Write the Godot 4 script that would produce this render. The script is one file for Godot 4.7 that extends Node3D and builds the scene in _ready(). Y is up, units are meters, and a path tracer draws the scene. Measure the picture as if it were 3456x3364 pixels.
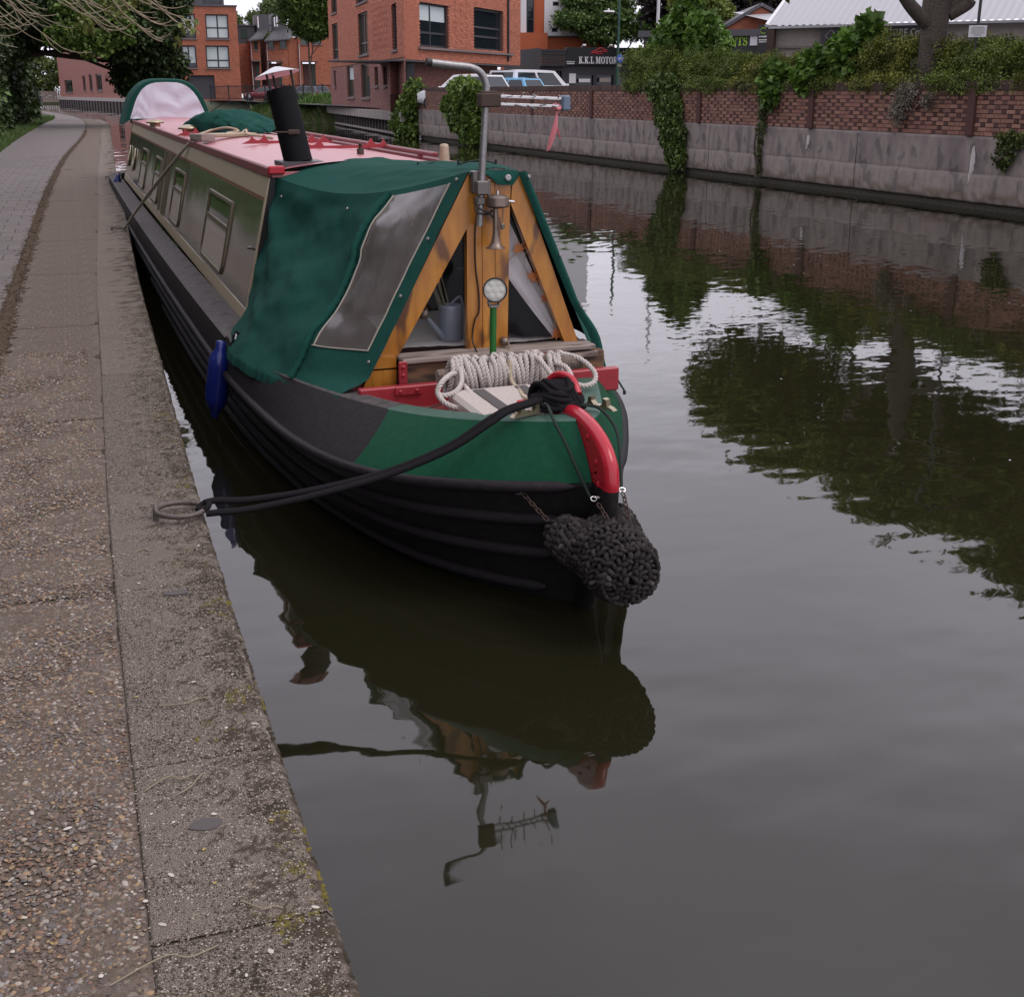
extends Node3D
# A green and red narrowboat moored along a towpath under an overcast sky.
# World: water surface at y = 0, canal runs along -z, towpath on the left (x < 0.35), far wall at x = 15.2.

var rng := RandomNumberGenerator.new()
var M := {}
var used := {}

func _ready() -> void:
	rng.seed = 7
	_camera_and_light()
	_materials()
	_water()
	_towpath()
	_left_bank()
	_right_wall()
	_right_bank()
	_flats()
	_far_houses()
	_far_left()
	_boat_hull()
	_boat_cabin()
	_boat_front()
	_boat_gear()
	_moorings()
	_plants()
	_litter()

# ------------------------------------------------------------------ camera, sky, sun
func _camera_and_light() -> void:
	var cam := Camera3D.new()
	cam.name = "camera"
	cam.fov = 43.57
	cam.near = 0.05
	cam.far = 2000.0
	cam.position = Vector3(0, 2.0, 0)
	cam.rotation_degrees = Vector3(-18.05, -19.0, 0)
	add_child(cam)
	cam.current = true
	var we := WorldEnvironment.new()
	we.name = "world_environment"
	var e := Environment.new()
	e.background_mode = Environment.BG_SKY
	e.tonemap_mode = Environment.TONE_MAPPER_LINEAR
	e.tonemap_exposure = 1.0
	e.sdfgi_enabled = true
	e.ssao_enabled = true
	e.ssil_enabled = true
	# overcast: an even pale mauve-grey vault with soft broken layers of cloud
	var w := 512
	var h := 256
	var im := Image.create(w, h, false, Image.FORMAT_RGBF)
	var na := FastNoiseLite.new()
	na.seed = 11
	na.frequency = 1.3
	na.fractal_octaves = 5
	for j in h:
		var el := PI * (0.5 - (j + 0.5) / h)
		for i in w:
			var az := TAU * (i + 0.5) / w
			var d := Vector3(cos(az) * cos(el), sin(el), sin(az) * cos(el))
			var k := na.get_noise_3d(d.x * 1.0, d.y * 3.0, d.z * 1.0)
			var b := 1.0 + 0.30 * k
			im.set_pixel(i, j, Color(1.0, 0.965, 1.09) * b * 1.22)
	var pm := PanoramaSkyMaterial.new()
	pm.panorama = ImageTexture.create_from_image(im)
	var sky := Sky.new()
	sky.sky_material = pm
	e.sky = sky
	e.background_energy_multiplier = 1.0
	we.environment = e
	add_child(we)
	var sun := DirectionalLight3D.new()
	sun.name = "sun"
	sun.light_energy = 0.35
	sun.light_angular_distance = 25.0
	sun.light_color = Color(1.0, 0.97, 0.93)
	sun.shadow_enabled = true
	sun.rotation_degrees = Vector3(-58, 48, 0)
	add_child(sun)

# ------------------------------------------------------------------ mesh builder
class MB:
	var v := PackedVector3Array()
	var n := PackedVector3Array()
	var c := PackedColorArray()
	var uv := PackedVector2Array()
	var ix := PackedInt32Array()
	var col := Color(1, 1, 1)
	func vert(p: Vector3, nn: Vector3, t := Vector2.ZERO) -> int:
		v.append(p); n.append(nn); c.append(col); uv.append(t)
		return v.size() - 1
	# a b c d run counter-clockwise seen from outside
	func quad(a: Vector3, b: Vector3, cc: Vector3, d: Vector3) -> void:
		var nn := (cc - a).cross(d - b).normalized()
		var k := v.size()
		vert(a, nn, Vector2(0, 0)); vert(b, nn, Vector2(1, 0)); vert(cc, nn, Vector2(1, 1)); vert(d, nn, Vector2(0, 1))
		ix.append_array(PackedInt32Array([k, k + 2, k + 1, k, k + 3, k + 2]))
	func tri(a: Vector3, b: Vector3, cc: Vector3) -> void:
		var nn := (b - a).cross(cc - a).normalized()
		var k := v.size()
		vert(a, nn); vert(b, nn); vert(cc, nn)
		ix.append_array(PackedInt32Array([k, k + 2, k + 1]))
	func box(ctr: Vector3, s: Vector3, b := Basis.IDENTITY) -> void:
		if b.determinant() < 0.0: b = Basis(-b.x, b.y, b.z)
		var x := b.x * s.x * 0.5
		var y := b.y * s.y * 0.5
		var z := b.z * s.z * 0.5
		var p := ctr
		quad(p - x - y + z, p + x - y + z, p + x + y + z, p - x + y + z)
		quad(p + x - y - z, p - x - y - z, p - x + y - z, p + x + y - z)
		quad(p + x - y + z, p + x - y - z, p + x + y - z, p + x + y + z)
		quad(p - x - y - z, p - x - y + z, p - x + y + z, p - x + y - z)
		quad(p - x + y + z, p + x + y + z, p + x + y - z, p - x + y - z)
		quad(p - x - y - z, p + x - y - z, p + x - y + z, p - x - y + z)
	# box with chamfered edges
	func cbox(ctr: Vector3, s: Vector3, ch: float, b := Basis.IDENTITY) -> void:
		if b.determinant() < 0.0: b = Basis(-b.x, b.y, b.z)
		var hx := s * 0.5
		var f := func(i: float, j: float, k: float) -> Vector3: return ctr + b * Vector3(i, j, k)
		var X := hx.x
		var Y := hx.y
		var Z := hx.z
		var x := X - ch
		var y := Y - ch
		var z := Z - ch
		for s1 in [-1.0, 1.0]:
			_cq([f.call(s1 * X, -y, -z), f.call(s1 * X, y, -z), f.call(s1 * X, y, z), f.call(s1 * X, -y, z)], s1 < 0)
			_cq([f.call(-x, s1 * Y, -z), f.call(-x, s1 * Y, z), f.call(x, s1 * Y, z), f.call(x, s1 * Y, -z)], s1 < 0)
			_cq([f.call(-x, -y, s1 * Z), f.call(x, -y, s1 * Z), f.call(x, y, s1 * Z), f.call(-x, y, s1 * Z)], s1 < 0)
			for s2 in [-1.0, 1.0]:
				var fl: bool = s1 * s2 < 0
				_cq([f.call(s1 * X, s2 * y, -z), f.call(s1 * x, s2 * Y, -z), f.call(s1 * x, s2 * Y, z), f.call(s1 * X, s2 * y, z)], fl)
				_cq([f.call(-x, s1 * Y, s2 * z), f.call(-x, s1 * y, s2 * Z), f.call(x, s1 * y, s2 * Z), f.call(x, s1 * Y, s2 * z)], fl)
				_cq([f.call(s2 * x, -y, s1 * Z), f.call(s2 * X, -y, s1 * z), f.call(s2 * X, y, s1 * z), f.call(s2 * x, y, s1 * Z)], fl)
				for s3 in [-1.0, 1.0]:
					var a: Vector3 = f.call(s1 * X, s2 * y, s3 * z)
					var bb: Vector3 = f.call(s1 * x, s2 * Y, s3 * z)
					var cc: Vector3 = f.call(s1 * x, s2 * y, s3 * Z)
					if s1 * s2 * s3 > 0: tri(a, bb, cc)
					else: tri(a, cc, bb)
	func _cq(q: Array, flip: bool) -> void:
		if flip: quad(q[3], q[2], q[1], q[0])
		else: quad(q[0], q[1], q[2], q[3])
	# rows of points -> smooth sheet; normal = along row x along column (flip turns it)
	func grid(rows: Array, flip := false, cols = null) -> void:
		var nr := rows.size()
		var nc: int = rows[0].size()
		var k := v.size()
		for i in nr:
			for j in nc:
				var pj: Vector3 = rows[i][mini(j + 1, nc - 1)] - rows[i][maxi(j - 1, 0)]
				var pi: Vector3 = rows[mini(i + 1, nr - 1)][j] - rows[maxi(i - 1, 0)][j]
				var nn := pj.cross(pi).normalized()
				if flip: nn = -nn
				if cols != null: col = cols[i][j]
				vert(rows[i][j], nn, Vector2(float(j) / maxi(1, nc - 1), float(i) / maxi(1, nr - 1)))
		for i in nr - 1:
			for j in nc - 1:
				var a := k + i * nc + j
				if flip: ix.append_array(PackedInt32Array([a, a + 1, a + nc + 1, a, a + nc + 1, a + nc]))
				else: ix.append_array(PackedInt32Array([a, a + nc + 1, a + 1, a, a + nc, a + nc + 1]))
	func tube(pts: PackedVector3Array, r, sides := 8, caps := true, closed := false) -> void:
		var m := pts.size()
		if m < 2: return
		var t0 := (pts[1] - pts[0]).normalized()
		var up := Vector3.UP if absf(t0.y) < 0.9 else Vector3.RIGHT
		var nx := t0.cross(up).normalized()
		var k := v.size()
		for i in m:
			var t: Vector3
			if closed: t = (pts[(i + 1) % m] - pts[(i - 1 + m) % m]).normalized()
			else: t = (pts[mini(i + 1, m - 1)] - pts[maxi(i - 1, 0)]).normalized()
			nx = (nx - t * nx.dot(t)).normalized()
			var ny := t.cross(nx)
			var rr: float = r[i] if r is Array or r is PackedFloat32Array else r
			for s in sides:
				var a := TAU * s / sides
				var d := nx * cos(a) + ny * sin(a)
				vert(pts[i] + d * rr, d)
		var last := m if closed else m - 1
		for i in last:
			for s in sides:
				var a := k + i * sides + s
				var b := k + i * sides + (s + 1) % sides
				var a2 := k + ((i + 1) % m) * sides + s
				var b2 := k + ((i + 1) % m) * sides + (s + 1) % sides
				ix.append_array(PackedInt32Array([a, b2, b, a, a2, b2]))
		if caps and not closed:
			for e in [0, m - 1]:
				var dirn: Vector3 = (pts[0] - pts[1]).normalized() if e == 0 else (pts[m - 1] - pts[m - 2]).normalized()
				var cidx := vert(pts[e], dirn)
				var base := v.size()
				for s in sides: vert(v[k + e * sides + s], dirn)
				for s in sides:
					var s2 := (s + 1) % sides
					if e == 0: ix.append_array(PackedInt32Array([cidx, base + s, base + s2]))
					else: ix.append_array(PackedInt32Array([cidx, base + s2, base + s]))
	# profile of (radius, height), turned round y of xf
	func lathe(prof: Array, seg: int, xf := Transform3D.IDENTITY) -> void:
		var rows := []
		for p in prof:
			var row := PackedVector3Array()
			for s in seg + 1:
				var a := -TAU * s / seg
				row.append(xf * Vector3(cos(a) * maxf(p.x, 0.0001), p.y, sin(a) * maxf(p.x, 0.0001)))
			rows.append(row)
		grid(rows)
	# flat outline (counter-clockwise) in xf's xy plane, thickness along -z
	func poly(pts: PackedVector2Array, depth: float, xf := Transform3D.IDENTITY) -> void:
		var tr := Geometry2D.triangulate_polygon(pts)
		var k := v.size()
		var fn := xf.basis.z.normalized()
		for p in pts: vert(xf * Vector3(p.x, p.y, 0), fn, p)
		for i in range(0, tr.size(), 3):
			var a := tr[i]
			var b := tr[i + 1]
			var cc := tr[i + 2]
			if (pts[b] - pts[a]).cross(pts[cc] - pts[a]) > 0: ix.append_array(PackedInt32Array([k + a, k + cc, k + b]))
			else: ix.append_array(PackedInt32Array([k + a, k + b, k + cc]))
		if depth <= 0.0: return
		k = v.size()
		for p in pts: vert(xf * Vector3(p.x, p.y, -depth), -fn, p)
		for i in range(0, tr.size(), 3):
			var a := tr[i]
			var b := tr[i + 1]
			var cc := tr[i + 2]
			if (pts[b] - pts[a]).cross(pts[cc] - pts[a]) > 0: ix.append_array(PackedInt32Array([k + a, k + b, k + cc]))
			else: ix.append_array(PackedInt32Array([k + a, k + cc, k + b]))
		for i in pts.size():
			var p := pts[i]
			var q := pts[(i + 1) % pts.size()]
			quad(xf * Vector3(q.x, q.y, 0), xf * Vector3(p.x, p.y, 0), xf * Vector3(p.x, p.y, -depth), xf * Vector3(q.x, q.y, -depth))
	func mesh() -> ArrayMesh:
		var a := []
		a.resize(Mesh.ARRAY_MAX)
		a[Mesh.ARRAY_VERTEX] = v
		a[Mesh.ARRAY_NORMAL] = n
		a[Mesh.ARRAY_COLOR] = c
		a[Mesh.ARRAY_TEX_UV] = uv
		a[Mesh.ARRAY_INDEX] = ix
		var m := ArrayMesh.new()
		m.add_surface_from_arrays(Mesh.PRIMITIVE_TRIANGLES, a)
		return m

# ------------------------------------------------------------------ naming
func nm(parent: Node, called: String) -> String:
	var key := "%d/%s" % [parent.get_instance_id(), called]
	var k: int = used.get(key, 0)
	used[key] = k + 1
	return called if k == 0 else "%s_%03d" % [called, k]

func thing(called: String, label: String, category: String, at := Vector3.ZERO, group := "") -> Node3D:
	var o := Node3D.new()
	o.name = nm(self, called)
	add_child(o)
	o.position = at
	o.set_meta("label", label)
	o.set_meta("category", category)
	if group != "": o.set_meta("group", group)
	return o

func struct(called: String) -> Node3D:
	var o := Node3D.new()
	o.name = nm(self, called)
	add_child(o)
	o.set_meta("kind", "structure")
	return o

func base_of(p: Node) -> Vector3:
	var s := Vector3.ZERO
	while p != null and p != self:
		if p is Node3D: s += p.position
		p = p.get_parent()
	return s

# mesh is given in world places; the part is set back by what its parents stand at
func part(called: String, mesh: Mesh, mat: Material, parent: Node, label := "") -> MeshInstance3D:
	var o := MeshInstance3D.new()
	o.name = nm(parent, called)
	o.mesh = mesh
	if mat != null:
		for i in mesh.get_surface_count(): mesh.surface_set_material(i, mat)
	parent.add_child(o)
	o.position = -base_of(parent)
	if label != "": o.set_meta("label", label)
	return o

func solo(called: String, mesh: Mesh, mat: Material, label: String, category: String, at: Vector3, group := "") -> MeshInstance3D:
	# a thing of one mesh, its vertices in world places: moved so that its node stands at its base
	var t := MeshInstance3D.new()
	var am: ArrayMesh = mesh
	var arr := am.surface_get_arrays(0)
	var vs: PackedVector3Array = arr[Mesh.ARRAY_VERTEX]
	for i in vs.size(): vs[i] = vs[i] - at
	arr[Mesh.ARRAY_VERTEX] = vs
	var m2 := ArrayMesh.new()
	m2.add_surface_from_arrays(Mesh.PRIMITIVE_TRIANGLES, arr)
	m2.surface_set_material(0, mat)
	t.mesh = m2
	t.name = nm(self, called)
	add_child(t)
	t.position = at
	t.set_meta("label", label)
	t.set_meta("category", category)
	if group != "": t.set_meta("group", group)
	return t

func tab(t: Array, x: float) -> float:
	# cubic through a table of [x, y]
	var k := t.size()
	if x <= t[0][0]: return t[0][1]
	if x >= t[k - 1][0]: return t[k - 1][1]
	for i in k - 1:
		if x <= t[i + 1][0]:
			var x0: float = t[i][0]
			var x1: float = t[i + 1][0]
			var u := (x - x0) / (x1 - x0)
			var s := (float(t[i + 1][1]) - float(t[i][1])) / (x1 - x0)
			var s0 := s
			var s1 := s
			if i > 0: s0 = 0.5 * (s + (float(t[i][1]) - float(t[i - 1][1])) / (x0 - float(t[i - 1][0])))
			if i < k - 2: s1 = 0.5 * (s + (float(t[i + 2][1]) - float(t[i + 1][1])) / (float(t[i + 2][0]) - x1))
			var h := x1 - x0
			var u2 := u * u
			var u3 := u2 * u
			return (2 * u3 - 3 * u2 + 1) * t[i][1] + (u3 - 2 * u2 + u) * h * s0 + (-2 * u3 + 3 * u2) * t[i + 1][1] + (u3 - u2) * h * s1
	return 0.0

func spline(ctrl: Array, per := 8, closed := false) -> PackedVector3Array:
	var out := PackedVector3Array()
	var k := ctrl.size()
	var segs := k if closed else k - 1
	for i in segs:
		var p0: Vector3 = ctrl[(i - 1 + k) % k] if closed else ctrl[maxi(i - 1, 0)]
		var p1: Vector3 = ctrl[i]
		var p2: Vector3 = ctrl[(i + 1) % k] if closed else ctrl[i + 1]
		var p3: Vector3 = ctrl[(i + 2) % k] if closed else ctrl[mini(i + 2, k - 1)]
		for j in per:
			var t := float(j) / per
			out.append(0.5 * ((2.0 * p1) + (p2 - p0) * t + (2.0 * p0 - 5.0 * p1 + 4.0 * p2 - p3) * t * t + (3.0 * p1 - p0 - 3.0 * p2 + p3) * t * t * t))
	if not closed: out.append(ctrl[k - 1])
	return out

func resample(pts: PackedVector3Array, step: float) -> PackedVector3Array:
	var out := PackedVector3Array([pts[0]])
	var left := step
	for i in pts.size() - 1:
		var a := pts[i]
		var d := pts[i + 1] - a
		var l := d.length()
		if l < 1e-6: continue
		var pos := left
		while pos <= l:
			out.append(a + d * (pos / l))
			pos += step
		left = pos - l
	out.append(pts[pts.size() - 1])
	return out

# three strands laid round each other along a path
func rope3(mb: MB, path: PackedVector3Array, radius: float, pitch: float, sides := 6) -> void:
	var pts := resample(path, pitch / 7.0)
	var m := pts.size()
	var t0 := (pts[1] - pts[0]).normalized()
	var nx := t0.cross(Vector3.UP if absf(t0.y) < 0.9 else Vector3.RIGHT).normalized()
	var strands := [PackedVector3Array(), PackedVector3Array(), PackedVector3Array()]
	for i in m:
		var t := (pts[mini(i + 1, m - 1)] - pts[maxi(i - 1, 0)]).normalized()
		nx = (nx - t * nx.dot(t)).normalized()
		var ny := t.cross(nx)
		for k in 3:
			var a := TAU * (k / 3.0 + i / 7.0)
			strands[k].append(pts[i] + (nx * cos(a) + ny * sin(a)) * radius * 0.5)
	for k in 3: mb.tube(strands[k], radius * 0.54, sides, true)

func multi(called: String, mesh: Mesh, xfs: Array, cols: Array, parent: Node, stuff := true) -> MultiMeshInstance3D:
	var mm := MultiMesh.new()
	mm.transform_format = MultiMesh.TRANSFORM_3D
	mm.use_colors = not cols.is_empty()
	mm.mesh = mesh
	mm.instance_count = xfs.size()
	for i in xfs.size():
		mm.set_instance_transform(i, xfs[i])
		if not cols.is_empty(): mm.set_instance_color(i, cols[i])
	var o := MultiMeshInstance3D.new()
	o.name = nm(parent, called)
	o.multimesh = mm
	parent.add_child(o)
	o.position = -base_of(parent)
	if stuff: o.set_meta("kind", "stuff")
	return o

func rbasis() -> Basis:
	return Basis.from_euler(Vector3(rng.randf() * TAU, rng.randf() * TAU, rng.randf() * TAU))

# ------------------------------------------------------------------ materials
func lin(r: float, g: float, b: float) -> Color:
	return Color(r, g, b).linear_to_srgb()

func noise_data(size: int, freq: float, seed_: int, oct := 4, cell := false) -> PackedByteArray:
	var n := FastNoiseLite.new()
	n.seed = seed_
	n.frequency = freq
	n.fractal_octaves = oct
	if cell:
		n.noise_type = FastNoiseLite.TYPE_CELLULAR
		n.cellular_return_type = FastNoiseLite.RETURN_CELL_VALUE
		n.fractal_type = FastNoiseLite.FRACTAL_NONE
	var im := n.get_seamless_image(size, size)
	im.convert(Image.FORMAT_L8)
	return im.get_data()

# layers: [noise bytes, from, to, linear colour]; later layers lie over earlier ones
func layered(size: int, base: Color, layers: Array) -> ImageTexture:
	var buf := PackedByteArray()
	buf.resize(size * size * 3)
	for i in size * size:
		var r := base.r
		var g := base.g
		var b := base.b
		for l in layers:
			var t := clampf((l[0][i] / 255.0 - l[1]) / (l[2] - l[1]), 0.0, 1.0)
			t *= l[3].a
			r += (l[3].r - r) * t
			g += (l[3].g - g) * t
			b += (l[3].b - b) * t
		buf[i * 3] = int(clampf(pow(r, 0.4545), 0, 1) * 255)
		buf[i * 3 + 1] = int(clampf(pow(g, 0.4545), 0, 1) * 255)
		buf[i * 3 + 2] = int(clampf(pow(b, 0.4545), 0, 1) * 255)
	return ImageTexture.create_from_image(Image.create_from_data(size, size, false, Image.FORMAT_RGB8, buf))

func gray_tex(size: int, data: PackedByteArray) -> ImageTexture:
	return ImageTexture.create_from_image(Image.create_from_data(size, size, false, Image.FORMAT_L8, data))

func mat(col: Color, rough := 0.6, metal := 0.0, vc := false) -> StandardMaterial3D:
	var m := StandardMaterial3D.new()
	m.albedo_color = col.linear_to_srgb()
	m.roughness = rough
	m.metallic = metal
	m.vertex_color_use_as_albedo = vc
	m.cull_mode = BaseMaterial3D.CULL_DISABLED
	return m

func tmat(tex: Texture2D, scale: float, rough := 0.7, bump: Texture2D = null, bump_cm := 0.2, vc := false) -> StandardMaterial3D:
	var m := StandardMaterial3D.new()
	m.albedo_texture = tex
	m.roughness = rough
	m.uv1_triplanar = true
	m.uv1_world_triplanar = true
	m.uv1_scale = Vector3.ONE * scale
	m.vertex_color_use_as_albedo = vc
	m.cull_mode = BaseMaterial3D.CULL_DISABLED
	if bump != null:
		m.heightmap_enabled = true
		m.heightmap_texture = bump
		m.heightmap_scale = bump_cm
	return m

func stretched(w: int, h: int, fx: float, fy: float, seed_: int, c0: Color, c1: Color, c2: Color, thr := 0.2) -> ImageTexture:
	# streaky: noise drawn out along one way; c2 marks where a second noise runs high
	var n := FastNoiseLite.new()
	n.seed = seed_
	n.frequency = 1.0
	n.fractal_octaves = 4
	var n2 := FastNoiseLite.new()
	n2.seed = seed_ + 5
	n2.frequency = 1.0
	n2.fractal_octaves = 3
	var buf := PackedByteArray()
	buf.resize(w * h * 3)
	for j in h:
		for i in w:
			# wrapped on a cylinder both ways is costly: blend the two ends along y and x instead
			var k := n.get_noise_2d(i * fx, j * fy) * 0.5 + 0.5
			var k2 := n2.get_noise_2d(i * fx * 0.4 + 100.0, j * fy * 0.6)
			var c := c0.lerp(c1, clampf(k * 1.6 - 0.3, 0, 1))
			c = c.lerp(c2, clampf((k2 - thr) * 5.0, 0, 1))
			var q := (j * w + i) * 3
			buf[q] = int(clampf(pow(c.r, 0.4545), 0, 1) * 255)
			buf[q + 1] = int(clampf(pow(c.g, 0.4545), 0, 1) * 255)
			buf[q + 2] = int(clampf(pow(c.b, 0.4545), 0, 1) * 255)
	return ImageTexture.create_from_image(Image.create_from_data(w, h, false, Image.FORMAT_RGB8, buf))

func _materials() -> void:
	var n_fine := noise_data(512, 0.12, 1, 3)
	var n_mid := noise_data(512, 0.03, 2, 4)
	var n_big := noise_data(512, 0.009, 3, 4)
	var n_speck := noise_data(512, 0.25, 4, 2)
	var n_cell := noise_data(512, 0.09, 5, 1, true)
	var n_cell2 := noise_data(512, 0.16, 6, 1, true)
	var fine := gray_tex(512, n_fine)
	var mid := gray_tex(512, n_mid)
	var speck := gray_tex(512, n_speck)
	# ground
	M.coping = tmat(layered(512, Color(0.150, 0.116, 0.088), [[n_mid, 0.42, 0.7, Color(0.20, 0.165, 0.135, 0.9)], [n_fine, 0.5, 0.66, Color(0.075, 0.056, 0.040, 0.9)], [n_speck, 0.56, 0.68, Color(0.36, 0.31, 0.26, 0.9)], [n_speck, 0.42, 0.32, Color(0.045, 0.034, 0.024, 0.9)]]), 2.6, 0.95, speck, 0.4, true)
	M.aggregate = tmat(layered(512, Color(0.115, 0.083, 0.058), [[n_cell2, 0.5, 0.95, Color(0.17, 0.13, 0.10, 0.9)], [n_cell, 0.86, 0.9, Color(0.26, 0.22, 0.18, 0.9)], [n_cell2, 0.12, 0.05, Color(0.05, 0.035, 0.028, 0.9)], [n_mid, 0.55, 0.8, Color(0.085, 0.06, 0.045, 0.7)], [n_big, 0.5, 0.75, Color(0.15, 0.125, 0.11, 0.5)]]), 2.2, 0.95, speck, 0.4, true)
	M.sett = tmat(layered(512, Color(0.145, 0.125, 0.118), [[n_mid, 0.4, 0.8, Color(0.19, 0.165, 0.155, 0.8)], [n_fine, 0.5, 0.8, Color(0.10, 0.085, 0.08, 0.7)]]), 1.2, 0.92, fine, 0.2, true)
	M.dirt = tmat(layered(512, Color(0.05, 0.035, 0.022), [[n_fine, 0.45, 0.75, Color(0.09, 0.065, 0.04)], [n_speck, 0.65, 0.8, Color(0.02, 0.015, 0.01)]]), 2.0, 1.0, fine, 0.6)
	M.soil = tmat(layered(512, Color(0.04, 0.05, 0.018), [[n_mid, 0.45, 0.7, Color(0.06, 0.05, 0.03)], [n_fine, 0.5, 0.8, Color(0.03, 0.05, 0.012)]]), 0.5, 1.0)
	M.tarmac = tmat(layered(512, Color(0.06, 0.058, 0.058), [[n_speck, 0.55, 0.8, Color(0.10, 0.098, 0.095)]]), 0.8, 0.95)
	M.bankwall = tmat(layered(512, Color(0.06, 0.05, 0.04), [[n_mid, 0.4, 0.7, Color(0.03, 0.03, 0.018)]]), 1.0, 0.9, mid, 1.0)
	# canal wall
	var streak := stretched(512, 512, 0.03, 0.012, 21, Color(0.225, 0.185, 0.17), Color(0.29, 0.245, 0.225), Color(0.16, 0.135, 0.125), 0.25)
	M.concrete = tmat(streak, 0.35, 0.93, mid, 0.5, true)
	M.lime = mat(Color(0.52, 0.48, 0.47), 0.9)
	M.brick_bed = mat(Color(0.17, 0.125, 0.105), 0.95)
	M.brick = tmat(layered(512, Color(0.95, 0.95, 0.95), [[n_fine, 0.45, 0.8, Color(0.72, 0.70, 0.70)], [n_mid, 0.5, 0.8, Color(1.0, 0.92, 0.88)]]), 1.5, 0.92, null, 0.0, true)
	M.piercol = mat(Color(0.075, 0.030, 0.026), 0.85)
	# boat
	M.hull = tmat(layered(512, Color(0.0095, 0.0085, 0.0085), [[n_mid, 0.5, 0.8, Color(0.017, 0.015, 0.015)], [n_speck, 0.68, 0.85, Color(0.03, 0.027, 0.026)]]), 1.3, 0.5, mid, 0.25)
	M.hull.metallic_specular = 0.3
	M.hullside = tmat(layered(512, Color(0.016, 0.013, 0.016), [[n_mid, 0.45, 0.8, Color(0.024, 0.019, 0.023)], [n_fine, 0.62, 0.85, Color(0.034, 0.027, 0.029)]]), 1.3, 0.6, mid, 0.2)
	M.hullside.metallic_specular = 0.25
	M.gunwale = tmat(layered(512, Color(0.055, 0.045, 0.043), [[n_mid, 0.4, 0.75, Color(0.085, 0.07, 0.066)], [n_fine, 0.55, 0.8, Color(0.03, 0.025, 0.025)], [n_big, 0.62, 0.72, Color(0.02, 0.018, 0.018, 0.8)]]), 1.0, 0.8, fine, 0.1)
	M.green = tmat(layered(512, Color(0.0045, 0.056, 0.026), [[n_mid, 0.45, 0.8, Color(0.007, 0.068, 0.032)], [n_speck, 0.66, 0.88, Color(0.03, 0.095, 0.06, 0.6)]]), 1.6, 0.5, mid, 0.06)
	M.green.metallic_specular = 0.16
	M.greendeck = tmat(layered(512, Color(0.030, 0.090, 0.062), [[n_mid, 0.45, 0.8, Color(0.045, 0.11, 0.08)], [n_fine, 0.55, 0.8, Color(0.022, 0.066, 0.045)]]), 2.0, 0.6)
	M.red = tmat(layered(512, Color(0.33, 0.022, 0.032), [[n_mid, 0.5, 0.8, Color(0.29, 0.02, 0.028)], [n_speck, 0.72, 0.88, Color(0.36, 0.07, 0.07, 0.6)]]), 1.5, 0.4)
	M.redfloor = tmat(layered(512, Color(0.20, 0.024, 0.024), [[n_mid, 0.45, 0.75, Color(0.14, 0.03, 0.027)], [n_fine, 0.6, 0.8, Color(0.09, 0.03, 0.025)]]), 2.0, 0.7)
	M.redgloss = mat(Color(0.42, 0.016, 0.03), 0.22)
	M.roof = tmat(layered(512, Color(0.42, 0.135, 0.15), [[n_mid, 0.4, 0.75, Color(0.46, 0.17, 0.18)], [n_fine, 0.62, 0.85, Color(0.36, 0.12, 0.13)]]), 0.8, 0.33)
	M.roofedge = tmat(layered(512, Color(0.20, 0.034, 0.042), [[n_mid, 0.45, 0.75, Color(0.24, 0.05, 0.055)]]), 1.0, 0.45)
	M.cream = tmat(layered(512, Color(0.40, 0.325, 0.225), [[n_mid, 0.45, 0.75, Color(0.35, 0.28, 0.19)], [n_fine, 0.66, 0.85, Color(0.28, 0.19, 0.09, 0.7)]]), 1.2, 0.4)
	M.cabinside = tmat(layered(512, Color(0.052, 0.046, 0.038), [[n_mid, 0.45, 0.75, Color(0.064, 0.054, 0.042)], [n_big, 0.55, 0.75, Color(0.042, 0.044, 0.032)]]), 0.7, 0.14)
	M.cabinside.clearcoat_enabled = true
	M.cabinside.clearcoat = 0.6
	M.cabinside.clearcoat_roughness = 0.1
	M.rust = mat(Color(0.16, 0.06, 0.03), 0.8)
	M.frame = mat(Color(0.15, 0.12, 0.075), 0.4, 0.5)
	M.brass = mat(Color(0.42, 0.36, 0.25), 0.3, 0.9)
	M.blind = mat(Color(0.40, 0.34, 0.29), 0.8)
	M.black = mat(Color(0.012, 0.011, 0.012), 0.5)
	M.matblack = mat(Color(0.006, 0.006, 0.0075), 0.6)
	M.matblack.metallic_specular = 0.25
	M.canvas = tmat(layered(512, Color(0.0085, 0.061, 0.047), [[n_speck, 0.5, 0.8, Color(0.013, 0.074, 0.058)], [n_mid, 0.45, 0.75, Color(0.007, 0.048, 0.039, 0.8)]]), 2.0, 0.9, speck, 0.03, true)
	M.canvas.metallic_specular = 0.2
	M.vinyl = mat(Color(0.17, 0.15, 0.145), 0.22)
	M.vinyl.albedo_color.a = 0.55
	M.vinyl.transparency = BaseMaterial3D.TRANSPARENCY_ALPHA
	M.vinylw = mat(Color(0.66, 0.65, 0.74), 0.25)
	var wood := stretched(256, 512, 0.11, 0.012, 31, Color(0.36, 0.125, 0.009), Color(0.52, 0.225, 0.024), Color(0.12, 0.04, 0.007), 0.20)
	M.wood = tmat(wood, 0.55, 0.32)
	M.wood.uv1_offset = Vector3(0.35, 0, 0)
	M.wood.clearcoat_enabled = true
	M.wood.clearcoat = 0.5
	M.wood.clearcoat_roughness = 0.2
	var woodx := stretched(512, 256, 0.012, 0.11, 32, Color(0.085, 0.045, 0.026), Color(0.20, 0.105, 0.05), Color(0.035, 0.02, 0.014), 0.2)
	M.weathered = tmat(woodx, 0.55, 0.8, mid, 0.3)
	M.weathered.uv1_offset = Vector3(0.4, 0, 0)
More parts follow.
